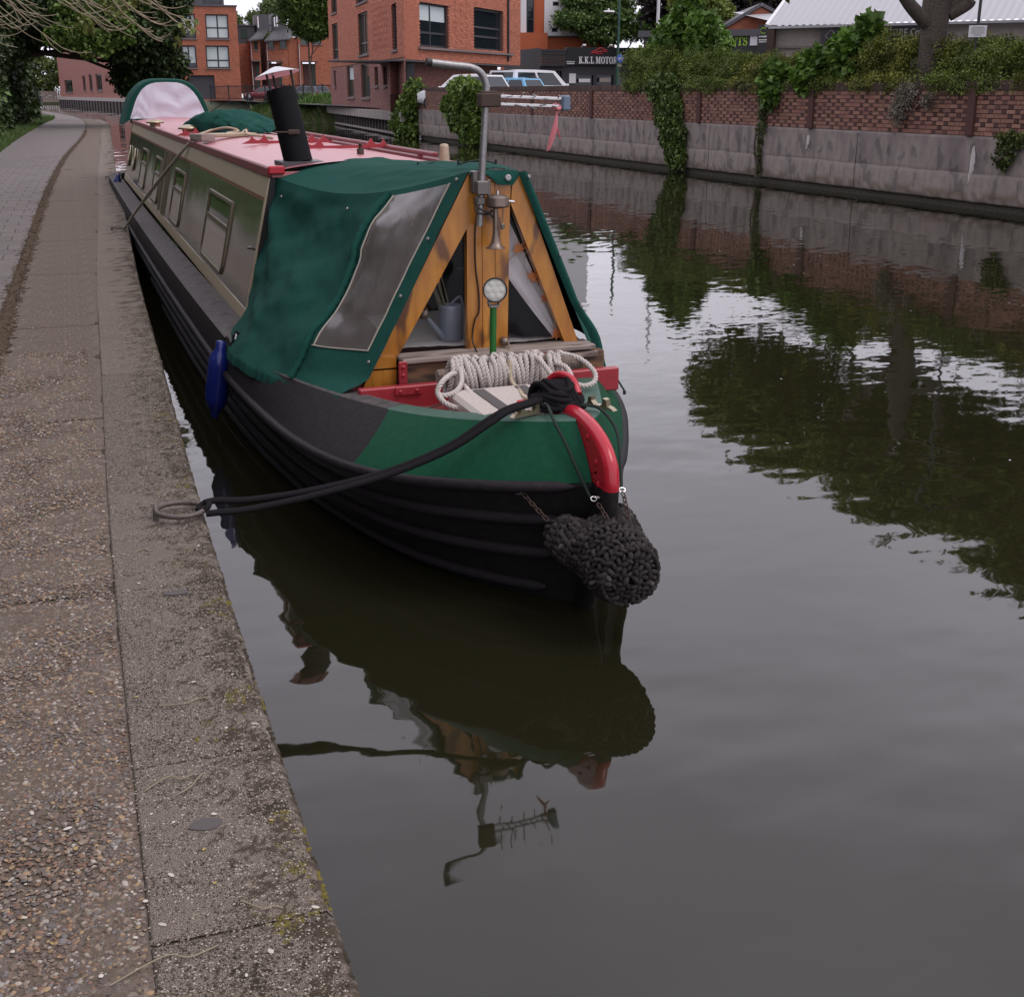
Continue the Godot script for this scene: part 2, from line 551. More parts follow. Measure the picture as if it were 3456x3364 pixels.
	var woodg := stretched(512, 256, 0.014, 0.12, 33, Color(0.22, 0.175, 0.15), Color(0.34, 0.28, 0.25), Color(0.13, 0.095, 0.08), 0.2)
	M.greywood = tmat(woodg, 0.55, 0.85, mid, 0.3)
	M.greywood.uv1_offset = Vector3(0.4, 0, 0)
	M.bark = tmat(layered(512, Color(0.075, 0.058, 0.047), [[n_mid, 0.45, 0.7, Color(0.03, 0.022, 0.018)], [n_fine, 0.55, 0.8, Color(0.14, 0.115, 0.095)]]), 1.2, 0.95, mid, 2.0)
	M.logbark = tmat(layered(512, Color(0.20, 0.15, 0.125), [[n_mid, 0.45, 0.7, Color(0.10, 0.07, 0.055)], [n_fine, 0.55, 0.8, Color(0.28, 0.225, 0.19)]]), 5.0, 0.95, mid, 0.8)
	M.twig = mat(Color(0.26, 0.22, 0.15), 0.9)
	M.galv = tmat(layered(512, Color(0.30, 0.29, 0.29), [[n_mid, 0.4, 0.75, Color(0.22, 0.21, 0.21)], [n_fine, 0.6, 0.8, Color(0.38, 0.37, 0.37)]]), 3.0, 0.4)
	M.galv.metallic = 0.7
	M.alu = mat(Color(0.62, 0.61, 0.62), 0.35, 0.7)
	M.chrome = mat(Color(0.75, 0.74, 0.72), 0.15, 1.0)
	M.steel = mat(Color(0.16, 0.145, 0.135), 0.45, 0.7)
	M.rusty = tmat(layered(512, Color(0.045, 0.028, 0.022), [[n_fine, 0.5, 0.75, Color(0.085, 0.04, 0.025)]]), 6.0, 0.8)
	M.horn = mat(Color(0.20, 0.155, 0.13), 0.4, 0.75)
	M.ring = tmat(layered(512, Color(0.10, 0.083, 0.075), [[n_fine, 0.45, 0.75, Color(0.16, 0.135, 0.12)], [n_mid, 0.55, 0.75, Color(0.07, 0.04, 0.028)]]), 4.0, 0.55)
	M.ring.metallic = 0.4
	M.rope = tmat(layered(512, Color(0.50, 0.45, 0.42), [[n_fine, 0.5, 0.8, Color(0.38, 0.33, 0.30)], [n_mid, 0.55, 0.75, Color(0.56, 0.52, 0.50)]]), 6.0, 0.9)
	M.ropecream = mat(Color(0.42, 0.35, 0.25), 0.9)
	M.ropegrey = mat(Color(0.36, 0.32, 0.27), 0.9)
	M.ropeblack = tmat(layered(512, Color(0.010, 0.0095, 0.011), [[n_fine, 0.5, 0.8, Color(0.018, 0.016, 0.018)]]), 8.0, 0.85)
	M.ropeblack.metallic_specular = 0.15
	M.ropegreen = mat(Color(0.012, 0.022, 0.018), 0.85)
	M.fender = mat(Color(1, 1, 1), 0.95, 0.0, true)
	M.fender.metallic_specular = 0.2
	M.bluevinyl = mat(Color(0.010, 0.018, 0.14), 0.22)
	M.greenpole = mat(Color(0.012, 0.115, 0.016), 0.35)
	M.lens = mat(Color(0.52, 0.52, 0.47), 0.25)
	M.white = mat(Color(0.68, 0.66, 0.65), 0.5)
	M.hatch = tmat(layered(512, Color(0.52, 0.47, 0.43), [[n_mid, 0.45, 0.75, Color(0.45, 0.40, 0.36)], [n_speck, 0.7, 0.85, Color(0.30, 0.25, 0.22, 0.7)]]), 3.0, 0.45)
	M.hatchgrip = mat(Color(0.085, 0.075, 0.073), 0.9)
	M.pink = mat(Color(0.62, 0.19, 0.22), 0.6)
	M.pink.backlight_enabled = true
	M.pink.backlight = Color(0.3, 0.15, 0.15)
	M.terracotta = mat(Color(0.26, 0.065, 0.04), 0.7)
	M.maple = mat(Color(0.62, 0.20, 0.035), 0.6, 0.0, true)
	M.curtain = mat(Color(0.80, 0.78, 0.80), 0.8)
	M.sheet = tmat(layered(512, Color(0.66, 0.63, 0.61), [[n_fine, 0.45, 0.75, Color(0.45, 0.42, 0.40)]]), 3.0, 0.95, fine, 1.0)
	M.wateringcan = mat(Color(0.26, 0.30, 0.36), 0.5, 0.3)
	M.pane = mat(Color(0.02, 0.022, 0.025), 0.03)
	M.pane.albedo_color.a = 0.06
	M.pane.metallic_specular = 0.25
	M.pane.transparency = BaseMaterial3D.TRANSPARENCY_ALPHA
	M.bluegrey = mat(Color(0.12, 0.17, 0.23), 0.5)
	# buildings
	M.glassdark = mat(Color(0.012, 0.018, 0.022), 0.04)
	M.glasslight = mat(Color(0.05, 0.075, 0.065), 0.05)
	M.darkframe = mat(Color(0.022, 0.022, 0.028), 0.45)
	M.blindwhite = mat(Color(0.48, 0.55, 0.55), 0.7)
	M.sill = mat(Color(0.17, 0.14, 0.14), 0.8)
	M.bedred = mat(Color(0.15, 0.075, 0.058), 0.95)
	M.render = tmat(layered(512, Color(0.40, 0.10, 0.036), [[n_mid, 0.45, 0.75, Color(0.37, 0.088, 0.033)]]), 0.3, 0.9)
	M.renderwhite = mat(Color(0.60, 0.59, 0.61), 0.85)
	var bt := _brick_texture(Color(0.34, 0.105, 0.055), Color(0.27, 0.135, 0.10))
	M.brickfar = tmat(bt, 0.45, 0.9)
	var bt2 := _brick_texture(Color(0.27, 0.105, 0.082), Color(0.22, 0.10, 0.08))
	M.brickpink = tmat(bt2, 0.45, 0.9)
	M.band = tmat(stretched(256, 256, 0.05, 0.012, 41, Color(0.27, 0.235, 0.22), Color(0.37, 0.33, 0.31), Color(0.17, 0.14, 0.13), 0.3), 0.4, 0.9)
	M.pile = tmat(stretched(256, 256, 0.06, 0.012, 42, Color(0.022, 0.016, 0.015), Color(0.05, 0.036, 0.033), Color(0.085, 0.06, 0.05), 0.35), 0.4, 0.8)
	M.zinc = mat(Color(0.075, 0.072, 0.080), 0.5, 0.3)
	M.cladding = mat(Color(0.018, 0.017, 0.020), 0.5)
	M.shopgrey = mat(Color(0.045, 0.042, 0.05), 0.6)
	M.signblack = mat(Color(0.010, 0.010, 0.011), 0.35)
	M.letter = mat(Color(0.72, 0.71, 0.72), 0.5)
	M.letterred = mat(Color(0.42, 0.012, 0.022), 0.5)
	M.lettergreen = mat(Color(0.30, 0.52, 0.02), 0.5)
	M.corrugated = mat(Color(0.40, 0.40, 0.42), 0.45, 0.2)
	M.warewall = tmat(layered(512, Color(0.30, 0.26, 0.235), [[n_mid, 0.45, 0.75, Color(0.26, 0.22, 0.20)]]), 0.4, 0.9)
	M.postgreen = mat(Color(0.014, 0.060, 0.042), 0.45)
	M.postdark = mat(Color(0.022, 0.024, 0.026), 0.5)
	M.postwhite = mat(Color(0.52, 0.51, 0.53), 0.5)
	M.signblue = mat(Color(0.03, 0.085, 0.33), 0.4)
	M.fence = mat(Color(0.012, 0.013, 0.018), 0.6)
	M.tyre = mat(Color(0.012, 0.012, 0.012), 0.8)
	M.carwhite = mat(Color(0.72, 0.72, 0.74), 0.2)
	M.carblue = mat(Color(0.17, 0.42, 0.66), 0.2)
	M.carred = mat(Color(0.22, 0.018, 0.03), 0.2)
	M.cargrey = mat(Color(0.14, 0.15, 0.20), 0.2)
	M.carglass = mat(Color(0.025, 0.032, 0.038), 0.04)
	# plants
	M.leaf = mat(Color(1, 1, 1), 0.6, 0.0, true)
	M.leaf.backlight_enabled = true
	M.leaf.backlight = Color(0.35, 0.45, 0.15)
	M.grassblade = mat(Color(1, 1, 1), 0.7, 0.0, true)
	M.grassblade.backlight_enabled = true
	M.grassblade.backlight = Color(0.35, 0.45, 0.15)
	M.pebble = mat(Color(1, 1, 1), 0.75, 0.0, true)
	M.moss = mat(Color(1, 1, 1), 1.0, 0.0, true)
	# water: dark murky body under a clear skin
	M.water = mat(Color(0.0135, 0.0128, 0.006), 0.025)
	M.water.metallic_specular = 0.5

func _brick_texture(a: Color, joint: Color) -> ImageTexture:
	# for walls too far away to tell one brick from the next
	var w := 512
	var buf := PackedByteArray()
	buf.resize(w * w * 3)
	var r := RandomNumberGenerator.new()
	r.seed = 99
	var tone := PackedFloat32Array()
	for i in 4096: tone.append(r.randf_range(0.78, 1.18))
	for j in w:
		var row := j / 17
		for i in w:
			var x := i + (25 if row % 2 == 1 else 0)
			var bi := (x % 512) / 51
			var c := a * tone[(row * 31 + bi * 7) % 4096]
			if j % 17 < 2 or x % 51 < 2: c = joint
			var q := (j * w + i) * 3
			buf[q] = int(clampf(pow(c.r, 0.4545), 0, 1) * 255)
			buf[q + 1] = int(clampf(pow(c.g, 0.4545), 0, 1) * 255)
			buf[q + 2] = int(clampf(pow(c.b, 0.4545), 0, 1) * 255)
	return ImageTexture.create_from_image(Image.create_from_data(w, w, false, Image.FORMAT_RGB8, buf))

# ------------------------------------------------------------------ water
func _water() -> void:
	var s := struct("water")
	var swell := FastNoiseLite.new()
	swell.seed = 3
	swell.frequency = 1.0
	swell.fractal_octaves = 3
	var gust := FastNoiseLite.new()
	gust.seed = 8
	gust.frequency = 0.11
	gust.fractal_octaves = 3
	var small := FastNoiseLite.new()
	small.seed = 19
	small.frequency = 1.0
	small.fractal_octaves = 2
	var h := func(x: float, z: float) -> float:
		# calm in the lee of the towpath and bow, ruffled further out in the open reach
		var g := gust.get_noise_2d(x * 0.8, z * 1.6) * 0.5 + 0.5
		var open := smoothstep(5.5, 11.0, -z + x * 0.35)
		var a := swell.get_noise_2d(x * 0.5, z * 0.7) * lerpf(0.0055, 0.0018, open)
		var b := small.get_noise_2d(x * 2.2, z * 3.2) * lerpf(0.0012, 0.00045, open)
		var c := small.get_noise_2d(x * 6.0 + 31.0, z * 11.0) * 0.00032 * clampf(open * (0.1 + 1.6 * g), 0.25, 1.5)
		return a + b + c
	# [x0, x1, z0, z1, step]
	for q in [[-0.5, 8.0, -12.0, 1.0, 0.045], [-0.5, 15.6, -40.0, -12.0, 0.11], [8.0, 15.6, -12.0, 1.0, 0.09], [-14.0, 26.0, -130.0, -40.0, 0.5], [-60.0, 30.0, -600.0, -130.0, 3.0], [-0.5, 15.6, 1.0, 40.0, 0.6]]:
		var nx := int(ceil((q[1] - q[0]) / q[4]))
		var nz := int(ceil((q[3] - q[2]) / q[4]))
		var mb := MB.new()
		var e := 0.02
		mb.v.resize(0)
		for j in nz + 1:
			var z: float = q[3] + (q[2] - q[3]) * j / nz
			for i in nx + 1:
				var x: float = q[0] + (q[1] - q[0]) * i / nx
				var y: float = h.call(x, z)
				var dx: float = (h.call(x + e, z) - y) / e
				var dz: float = (h.call(x, z + e) - y) / e
				mb.vert(Vector3(x, 0.0, z), Vector3(-dx, 1, -dz).normalized())
		for j in nz:
			for i in nx:
				var a := j * (nx + 1) + i
				mb.ix.append_array(PackedInt32Array([a, a + nx + 2, a + 1, a, a + nx + 1, a + nx + 2]))
		part("water_sheet", mb.mesh(), M.water, s)

# ------------------------------------------------------------------ towpath
const EDGE := [[-129.0, -1.9], [-108.0, -0.14], [-84.0, 1.54], [-76.0, 2.1], [-47.0, 1.5], [-26.3, 0.87], [-17.9, 0.66], [-10.8, 0.465], [-7.5, 0.405], [-4.4, 0.352], [0.0, 0.345], [6.0, 0.345]]
const SEAM := [[-129.0, -2.6], [-84.0, 0.9], [-55.0, 0.80], [-30.7, -0.11], [-21.0, -0.34], [-13.8, -0.44], [-8.3, -0.50], [6.0, -0.52]]
const VERGE := [[-129.0, -3.0], [-84.5, -0.47], [-65.0, -0.98], [-47.0, -1.42], [-35.0, -1.6], [-20.0, -1.85], [6.0, -2.0]]

func edge_x(z: float) -> float: return tab(EDGE, z)
func seam_x(z: float) -> float: return tab(SEAM, z)
func verge_x(z: float) -> float: return tab(VERGE, z)
func joint_x(z: float) -> float: return edge_x(z) - 0.345

func _towpath() -> void:
	var tp := struct("towpath")
	var rough := FastNoiseLite.new()
	rough.seed = 5
	rough.frequency = 1.0
	rough.fractal_octaves = 4
	# the wall that carries the path, under the overhanging copings
	var mb := MB.new()
	var rows := [PackedVector3Array(), PackedVector3Array()]
	var z := 6.0
	while z > -129.0:
		rows[0].append(Vector3(edge_x(z) - 0.05, -0.6, z))
		rows[1].append(Vector3(edge_x(z) - 0.05, 0.40, z))
		z -= 0.5 if z > -40 else 2.0
	mb.grid(rows)
	part("bank_wall", mb.mesh(), M.bankwall, tp)
	# bed of earth under everything, seen in the joints
	mb = MB.new()
	rows = [PackedVector3Array(), PackedVector3Array()]
	z = 6.0
	while z > -129.0:
		rows[0].append(Vector3(-4.0, 0.4925, z))
		rows[1].append(Vector3(edge_x(z) - 0.05, 0.4925, z))
		z -= 1.0
	mb.grid(rows, true)
	part("joint_bed", mb.mesh(), M.dirt, tp)
	# copings
	var za := 0.6
	var cuts := [0.6, -0.55, -1.35, -2.05, -2.72, -3.86, -4.92, -6.1, -7.2]
	while cuts[-1] > -78.0: cuts.append(cuts[-1] - rng.randf_range(1.0, 1.25))
	for i in cuts.size() - 1:
		var c0: float = cuts[i] - 0.003
		var c1: float = cuts[i + 1] + 0.003
		var near := c0 > -9.0
		part("coping_slab", _coping(c0, c1, 0.009 if near else (0.06 if c0 > -25 else 0.16), rough, i), M.coping, tp)
	# exposed-aggregate bays between copings and paving
	cuts = [0.9, -1.2, -3.87, -6.2, -8.9, -11.6]
	while cuts[-1] > -80.0: cuts.append(cuts[-1] - 2.7)
	for i in cuts.size() - 1:
		var c0: float = cuts[i] - 0.008
		var c1: float = cuts[i + 1] + 0.008
		var st := 0.04 if c0 > -7 else (0.12 if c0 > -25 else 0.4)
		var nz := maxi(2, int((c0 - c1) / st))
		var nx := maxi(3, int(0.6 / st)) if c0 > -25 else 4
		mb = MB.new()
		rows = []
		for j in nz + 1:
			var zz := lerpf(c0, c1, float(j) / nz)
			var row := PackedVector3Array()
			row.append(Vector3(seam_x(zz) + 0.012, 0.48, zz))
			for k in nx + 1:
				var xx := lerpf(seam_x(zz) + 0.012, joint_x(zz) - 0.0005, float(k) / nx)
				var drop := 0.003 if (j == 0 or j == nz or k == 0 or k == nx) else 0.0
				row.append(Vector3(xx, 0.497 + rough.get_noise_2d(xx * 2.0, zz * 2.0) * 0.006 - drop, zz))
			row.append(Vector3(joint_x(zz) - 0.0005, 0.485, zz))
			rows.append(row)
		mb.grid(rows, true)
		part("aggregate_bay", mb.mesh(), M.aggregate, tp)
	# paving stones left of the dirt seam
	var n := 0
	z = -6.5
	var lay := 0
	while z > -120.0:
		var dz := 0.42
		var x1 := seam_x(z) - 0.07
		var xl := verge_x(z)
		if z > -34.0 and n < 290:
			var x := x1
			if lay % 2 == 1: x -= 0.0
			var first := true
			while x > xl:
				var wd := 0.30 if not (first and lay % 2 == 1) else 0.16
				first = false
				var x0 := maxf(x - wd, xl)
				# leave out what the picture's left edge cuts away
				if x > 0.045 * z - 0.15 or x > -0.9:
					mb = MB.new()
					var g := rng.randf_range(0.86, 1.12)
					mb.col = Color(g, g * rng.randf_range(0.97, 1.02), g * rng.randf_range(0.97, 1.05))
					mb.cbox(Vector3((x + x0) * 0.5, 0.4815 + rng.randf_range(-0.002, 0.002), z - dz * 0.5), Vector3(x - x0 - 0.008, 0.03, dz - 0.008), 0.004, Basis.from_euler(Vector3(rng.randf_range(-0.004, 0.004), rng.randf_range(-0.006, 0.006), rng.randf_range(-0.004, 0.004))))
					part("paving_stone", mb.mesh(), M.sett, tp)
					n += 1
				x = x0
			z -= dz
			lay += 1
		else:
			break
	# further off the stones run together
	mb = MB.new()
	rows = [PackedVector3Array(), PackedVector3Array()]
	while z > -129.0:
		rows[0].append(Vector3(verge_x(z), 0.495, z))
		rows[1].append(Vector3(seam_x(z) - 0.05, 0.495, z))
		z -= 1.0
	mb.grid(rows, true)
	part("paving", mb.mesh(), M.sett, tp)

func _coping(z0: float, z1: float, step: float, rough: FastNoiseLite, idx: int) -> ArrayMesh:
	# one slab: top a little worn, outer arris broken and rounded; moss stains by their own outline
	var nz := maxi(3, int((z0 - z1) / step))
	var nx := maxi(4, int(0.345 / step))
	var rows := []
	var cols := []
	var sink := rng.randf_range(-0.0012, 0.0012)
	var tone := rng.randf_range(0.92, 1.06)
	for j in nz + 1:
		var z := lerpf(z0, z1, float(j) / nz)
		var ed := edge_x(z)
		var chip := maxf(0.0, rough.get_noise_2d(z * 5.0, 77.0 + idx)) * 0.035 + rough.get_noise_2d(z * 18.0, 33.0) * 0.006
		var row := PackedVector3Array()
		var rc := []
		var endj := j == 0 or j == nz
		var pts := [Vector3(joint_x(z) + 0.0005, 0.48, z)]
		for k in nx + 1:
			var x := lerpf(joint_x(z) + 0.0005, ed - 0.03 - chip, float(k) / nx)
			var y := 0.50 + sink + rough.get_noise_2d(x * 5.0, z * 5.0) * 0.002 + rough.get_noise_2d(x * 40.0, z * 40.0) * 0.0016
			if endj: y -= 0.006
			if k == 0: y -= 0.0015
			pts.append(Vector3(x, y, z))
		var r2 := rough.get_noise_2d(z * 30.0, 9.0) * 0.006
		pts.append(Vector3(ed - 0.014 - chip * 0.8 + r2, 0.494 + sink, z))
		pts.append(Vector3(ed - 0.003 - chip * 0.5 + r2, 0.478, z))
		pts.append(Vector3(ed + r2, 0.45, z))
		pts.append(Vector3(ed + r2, 0.33, z))
		for p in pts:
			row.append(p)
			var e: float = clampf((p.x - ed + 0.24) / 0.24, 0.0, 1.0)
			var m := 0.8 * rough.get_noise_2d(p.x * 9.0, p.z * 9.0) + 0.9 * rough.get_noise_2d(p.x * 42.0 + 50.0, p.z * 42.0)
			var c := Color(tone, tone, tone)
			# pale lichen
			var l := 0.8 * rough.get_noise_2d(p.x * 6.0 - 40.0, p.z * 6.0) + 0.8 * rough.get_noise_2d(p.x * 36.0 - 40.0, p.z * 36.0)
			if l > 0.30: c = c.lerp(Color(1.75, 1.7, 1.68), clampf((l - 0.30) * 5.0, 0, 1) * 0.8)
			# damp brown growth along the water's edge
			var t := clampf((m - 0.42 + 0.62 * e) * 7.0, 0.0, 1.0)
			if e > 0.0: c = c.lerp(Color(0.26, 0.20, 0.13), t * 0.9)
			rc.append(c)
		rows.append(row)
		cols.append(rc)
	var mb := MB.new()
	mb.grid(rows, true, cols)
	return mb.mesh()

# ------------------------------------------------------------------ left bank
func _left_bank() -> void:
	var g := struct("bank_ground")
	var mb := MB.new()
	var rows := [PackedVector3Array(), PackedVector3Array(), PackedVector3Array()]
	var z := 8.0
	while z > -140.0:
		rows[0].append(Vector3(-40.0, 0.9, z))
		rows[1].append(Vector3(verge_x(z) - 1.2, 0.56, z))
		rows[2].append(Vector3(verge_x(z), 0.50, z))
		z -= 2.0
	mb.grid(rows, true)
	part("verge_soil", mb.mesh(), M.soil, g)
	# verge kerb strip
	mb = MB.new()
	rows = [PackedVector3Array(), PackedVector3Array(), PackedVector3Array(), PackedVector3Array()]
	z = -6.0
	while z > -110.0:
		var x := verge_x(z)
		rows[0].append(Vector3(x - 0.10, 0.48, z))
		rows[1].append(Vector3(x - 0.09, 0.512, z))
		rows[2].append(Vector3(x + 0.0, 0.512, z))
		rows[3].append(Vector3(x + 0.01, 0.48, z))
		z -= 1.5
	mb.grid(rows, true)
	part("path_edging", mb.mesh(), M.sett, g)
	# grass on the verge
	var blade := _blade_mesh(5)
	var xf := []
	var cl := []
	for i in 5200:
		var zz := -26.0 - 62.0 * pow(rng.randf(), 1.3)
		var x := verge_x(zz) - 0.05 - 2.6 * pow(rng.randf(), 1.4)
		var sc := rng.randf_range(0.05, 0.13)
		xf.append(Transform3D(Basis(Vector3.UP, rng.randf() * TAU).scaled(Vector3(sc, sc * rng.randf_range(0.7, 1.2), sc)), Vector3(x, 0.52 + 0.03 * (verge_x(zz) - x), zz)))
		var b := rng.randf_range(0.7, 1.2)
		cl.append(Color(0.075 * b, 0.135 * b, 0.022 * b))
	var gm := multi("verge_grass", blade, xf, cl, self)
	gm.set_meta("label", "short bright green grass on the verge left of the towpath")
	gm.set_meta("category", "grass")

func _blade_mesh(n: int) -> ArrayMesh:
	var mb := MB.new()
	var r := RandomNumberGenerator.new()
	r.seed = 4
	for i in n:
		var a := r.randf() * TAU
		var d := Vector3(cos(a), 0, sin(a))
		var s := Vector3(-d.z, 0, d.x) * 0.055
		var b := d * r.randf_range(0.0, 0.35)
		var h := r.randf_range(0.7, 1.3)
		var lean := d * r.randf_range(0.15, 0.6)
		var m := b + lean * 0.35 + Vector3.UP * h * 0.6
		mb.quad(b - s, b + s, m + s * 0.8, m - s * 0.8)
		mb.tri(m - s * 0.8, m + s * 0.8, b + lean + Vector3.UP * h)
	var me := mb.mesh()
	me.surface_set_material(0, M.grassblade)
	return me

# ------------------------------------------------------------------ brickwork
# Bricks set on a vertical plane: p0 foot of the plane, u along it, nrm outwards. openings: [t0, t1, y0, y1].
# The `singles` bricks nearest the camera are parts of their own, the rest one joined part.
func bricks(parent: Node, p0: Vector3, u: Vector3, nrm: Vector3, t0: float, t1: float, y0: float, y1: float, openings: Array, tones: Array, header: Color, singles: int, flemish: bool, bl := 0.225, bh := 0.075, rnd_seed := 1, proud := []) -> void:
	var r := RandomNumberGenerator.new()
	r.seed = rnd_seed
	var list := []
	var rowi := 0
	var y := y0
	var cam := Vector3(0, 2, 0)
	while y + bh <= y1 + 0.01:
		var t := t0
		var k := 0
		if flemish:
			if rowi % 2 == 1: t -= 0.169
		elif rowi % 2 == 1: t -= bl * 0.5
		while t < t1:
			var is_h := flemish and k % 2 == 1
			var w := bl * 0.5 if is_h else bl
			var a := maxf(t, t0)
			var b := minf(t + w, t1)
			t += w
			k += 1
			if b - a < 0.04: continue
			var mt := (a + b) * 0.5
			var my := y + bh * 0.5
			var skip := false
			for o in openings:
				if mt > o[0] - 0.05 and mt < o[1] + 0.05 and my > o[2] and my < o[3]:
					skip = true
					break
			if skip: continue
			var c: Color
			if is_h: c = header * r.randf_range(0.8, 1.5) if r.randf() < 0.8 else tones[0]
			else: c = tones[r.randi() % tones.size()] * r.randf_range(0.85, 1.15)
			var out := r.randf_range(-0.002, 0.003)
			for pr in proud:
				if mt > pr[0] and mt < pr[1] and my > pr[2] and my < pr[3] and (rowi / 2) % 2 == 0 and k % 3 == 0: out = 0.022
			var ctr := p0 + u * mt + Vector3.UP * my + nrm * out
			list.append([ctr.distance_squared_to(cam), ctr, b - a - 0.010, c])
		y += bh
		rowi += 1
	list.sort_custom(func(p, q): return p[0] < q[0])
	var bas := Basis(u, Vector3.UP, u.cross(Vector3.UP))
	if bas.z.dot(nrm) < 0: bas = Basis(-u, Vector3.UP, (-u).cross(Vector3.UP))
	# a few shared meshes for the single ones
	var shared := {}
	var mb := MB.new()
	for i in list.size():
		var it: Array = list[i]
		if i < singles:
			var q: int = roundi(it[2] * 100.0)
			var tone: int = clampi(int(it[3].get_luminance() * 60.0), 0, 12)
			var key := q * 100 + tone
			if not shared.has(key):
				var sb := MB.new()
				sb.col = it[3]
				sb.cbox(Vector3.ZERO, Vector3(it[2], bh - 0.010, 0.05), 0.004)
				var me := sb.mesh()
				me.surface_set_material(0, M.brick)
				shared[key] = me
			var o := MeshInstance3D.new()
			o.name = nm(parent, "brick")
			o.mesh = shared[key]
			parent.add_child(o)
			o.transform = Transform3D(bas, it[1] - base_of(parent))
		else:
			mb.col = it[3]
			var x: Vector3 = bas.x * it[2] * 0.5
			var yy := Vector3.UP * (bh - 0.010) * 0.5
			var z: Vector3 = bas.z * 0.025
			var p: Vector3 = it[1]
			mb.quad(p - x - yy + z, p + x - yy + z, p + x + yy + z, p - x + yy + z)
			mb.quad(p - x + yy + z, p + x + yy + z, p + x + yy - z, p - x + yy - z)
			mb.quad(p + x - yy + z, p + x - yy - z, p + x + yy - z, p + x + yy + z)
			mb.quad(p - x - yy - z, p - x - yy + z, p - x + yy + z, p - x + yy - z)
	if mb.v.size() > 0:
		var o := part("brickwork", mb.mesh(), M.brick, parent)
		o.set_meta("kind", "stuff")

# wall sheet with openings and their reveals
func facade(mb: MB, p0: Vector3, u: Vector3, nrm: Vector3, t0: float, t1: float, y0: float, y1: float, openings: Array, reveal := 0.15) -> void:
	var ts := [t0, t1]
	var ys := [y0, y1]
	for o in openings:
		ts.append(clampf(o[0], t0, t1)); ts.append(clampf(o[1], t0, t1)); ys.append(clampf(o[2], y0, y1)); ys.append(clampf(o[3], y0, y1))
	ts.sort()
	ys.sort()
	var sgn := 1.0 if u.cross(Vector3.UP).dot(nrm) > 0 else -1.0
	for i in ts.size() - 1:
		if ts[i + 1] - ts[i] < 0.001: continue
		for j in ys.size() - 1:
			if ys[j + 1] - ys[j] < 0.001: continue
			var mt: float = (ts[i] + ts[i + 1]) * 0.5
			var my: float = (ys[j] + ys[j + 1]) * 0.5
			var hole := false
			for o in openings:
				if mt > o[0] and mt < o[1] and my > o[2] and my < o[3]: hole = true
			if hole: continue
			var a: Vector3 = p0 + u * ts[i] + Vector3.UP * ys[j]
			var b: Vector3 = p0 + u * ts[i + 1] + Vector3.UP * ys[j]
			var c: Vector3 = p0 + u * ts[i + 1] + Vector3.UP * ys[j + 1]
			var d: Vector3 = p0 + u * ts[i] + Vector3.UP * ys[j + 1]
			if sgn > 0: mb.quad(a, b, c, d)
			else: mb.quad(b, a, d, c)
	for o in openings:
		var a: Vector3 = p0 + u * o[0] + Vector3.UP * o[2]
		var b: Vector3 = p0 + u * o[1] + Vector3.UP * o[2]
		var c: Vector3 = p0 + u * o[1] + Vector3.UP * o[3]
		var d: Vector3 = p0 + u * o[0] + Vector3.UP * o[3]
		var q := -nrm * reveal
		for e in [[a, b], [b, c], [c, d], [d, a]]:
			if sgn > 0: mb.quad(e[1], e[0], e[0] + q, e[1] + q)
			else: mb.quad(e[0], e[1], e[1] + q, e[0] + q)

# framed window in an opening; splits: fractions of width, rails: fractions of height; blind: fraction covered from the top
func window(parent: Node, p0: Vector3, u: Vector3, nrm: Vector3, o: Array, splits: Array, rails: Array, frame: Material, glass: Material, blind := 0.0, sill := true, fw := 0.06, back := 0.10) -> void:
	var q := p0 - nrm * back
	var at := func(t: float, y: float, dn := 0.0) -> Vector3: return q + u * t + Vector3.UP * y + nrm * dn
	var bas := Basis(u, Vector3.UP, nrm)
	var t0: float = o[0]
	var t1: float = o[1]
	var y0: float = o[2]
	var y1: float = o[3]
	var mb := MB.new()
	mb.box(at.call((t0 + t1) * 0.5, y0 + fw * 0.5), Vector3(t1 - t0, fw, 0.07), bas)
	mb.box(at.call((t0 + t1) * 0.5, y1 - fw * 0.5), Vector3(t1 - t0, fw, 0.07), bas)
	mb.box(at.call(t0 + fw * 0.5, (y0 + y1) * 0.5), Vector3(fw, y1 - y0 - 2 * fw, 0.07), bas)
	mb.box(at.call(t1 - fw * 0.5, (y0 + y1) * 0.5), Vector3(fw, y1 - y0 - 2 * fw, 0.07), bas)
	for s in splits: mb.box(at.call(lerpf(t0, t1, s), (y0 + y1) * 0.5), Vector3(fw, y1 - y0 - 2 * fw, 0.064), bas)
	for s in rails: mb.box(at.call((t0 + t1) * 0.5, lerpf(y0, y1, s), 0.004), Vector3(t1 - t0 - 2 * fw, fw, 0.06), bas)
	var f := part("window", mb.mesh(), frame, parent)
	var cuts := [0.0] + splits + [1.0]
	for i in cuts.size() - 1:
		mb = MB.new()
		var a := lerpf(t0, t1, cuts[i]) + fw * 0.5
		var b := lerpf(t0, t1, cuts[i + 1]) - fw * 0.5
		mb.box(at.call((a + b) * 0.5, (y0 + y1) * 0.5, -0.012), Vector3(b - a, y1 - y0 - fw, 0.012), bas)
		part("pane", mb.mesh(), glass, f)
		if blind > 0.0:
			mb = MB.new()
			mb.box(at.call((a + b) * 0.5, y1 - (y1 - y0) * blind * 0.5, -0.002), Vector3(b - a - 0.02, (y1 - y0) * blind - fw, 0.006), bas)
			part("blind", mb.mesh(), M.blindwhite, f)
	if sill:
		mb = MB.new()
		mb.box(p0 + u * (t0 + t1) * 0.5 + Vector3.UP * (y0 - 0.05) + nrm * 0.03, Vector3(t1 - t0 + 0.16, 0.09, 0.16), bas)
		part("sill", mb.mesh(), M.sill, f)

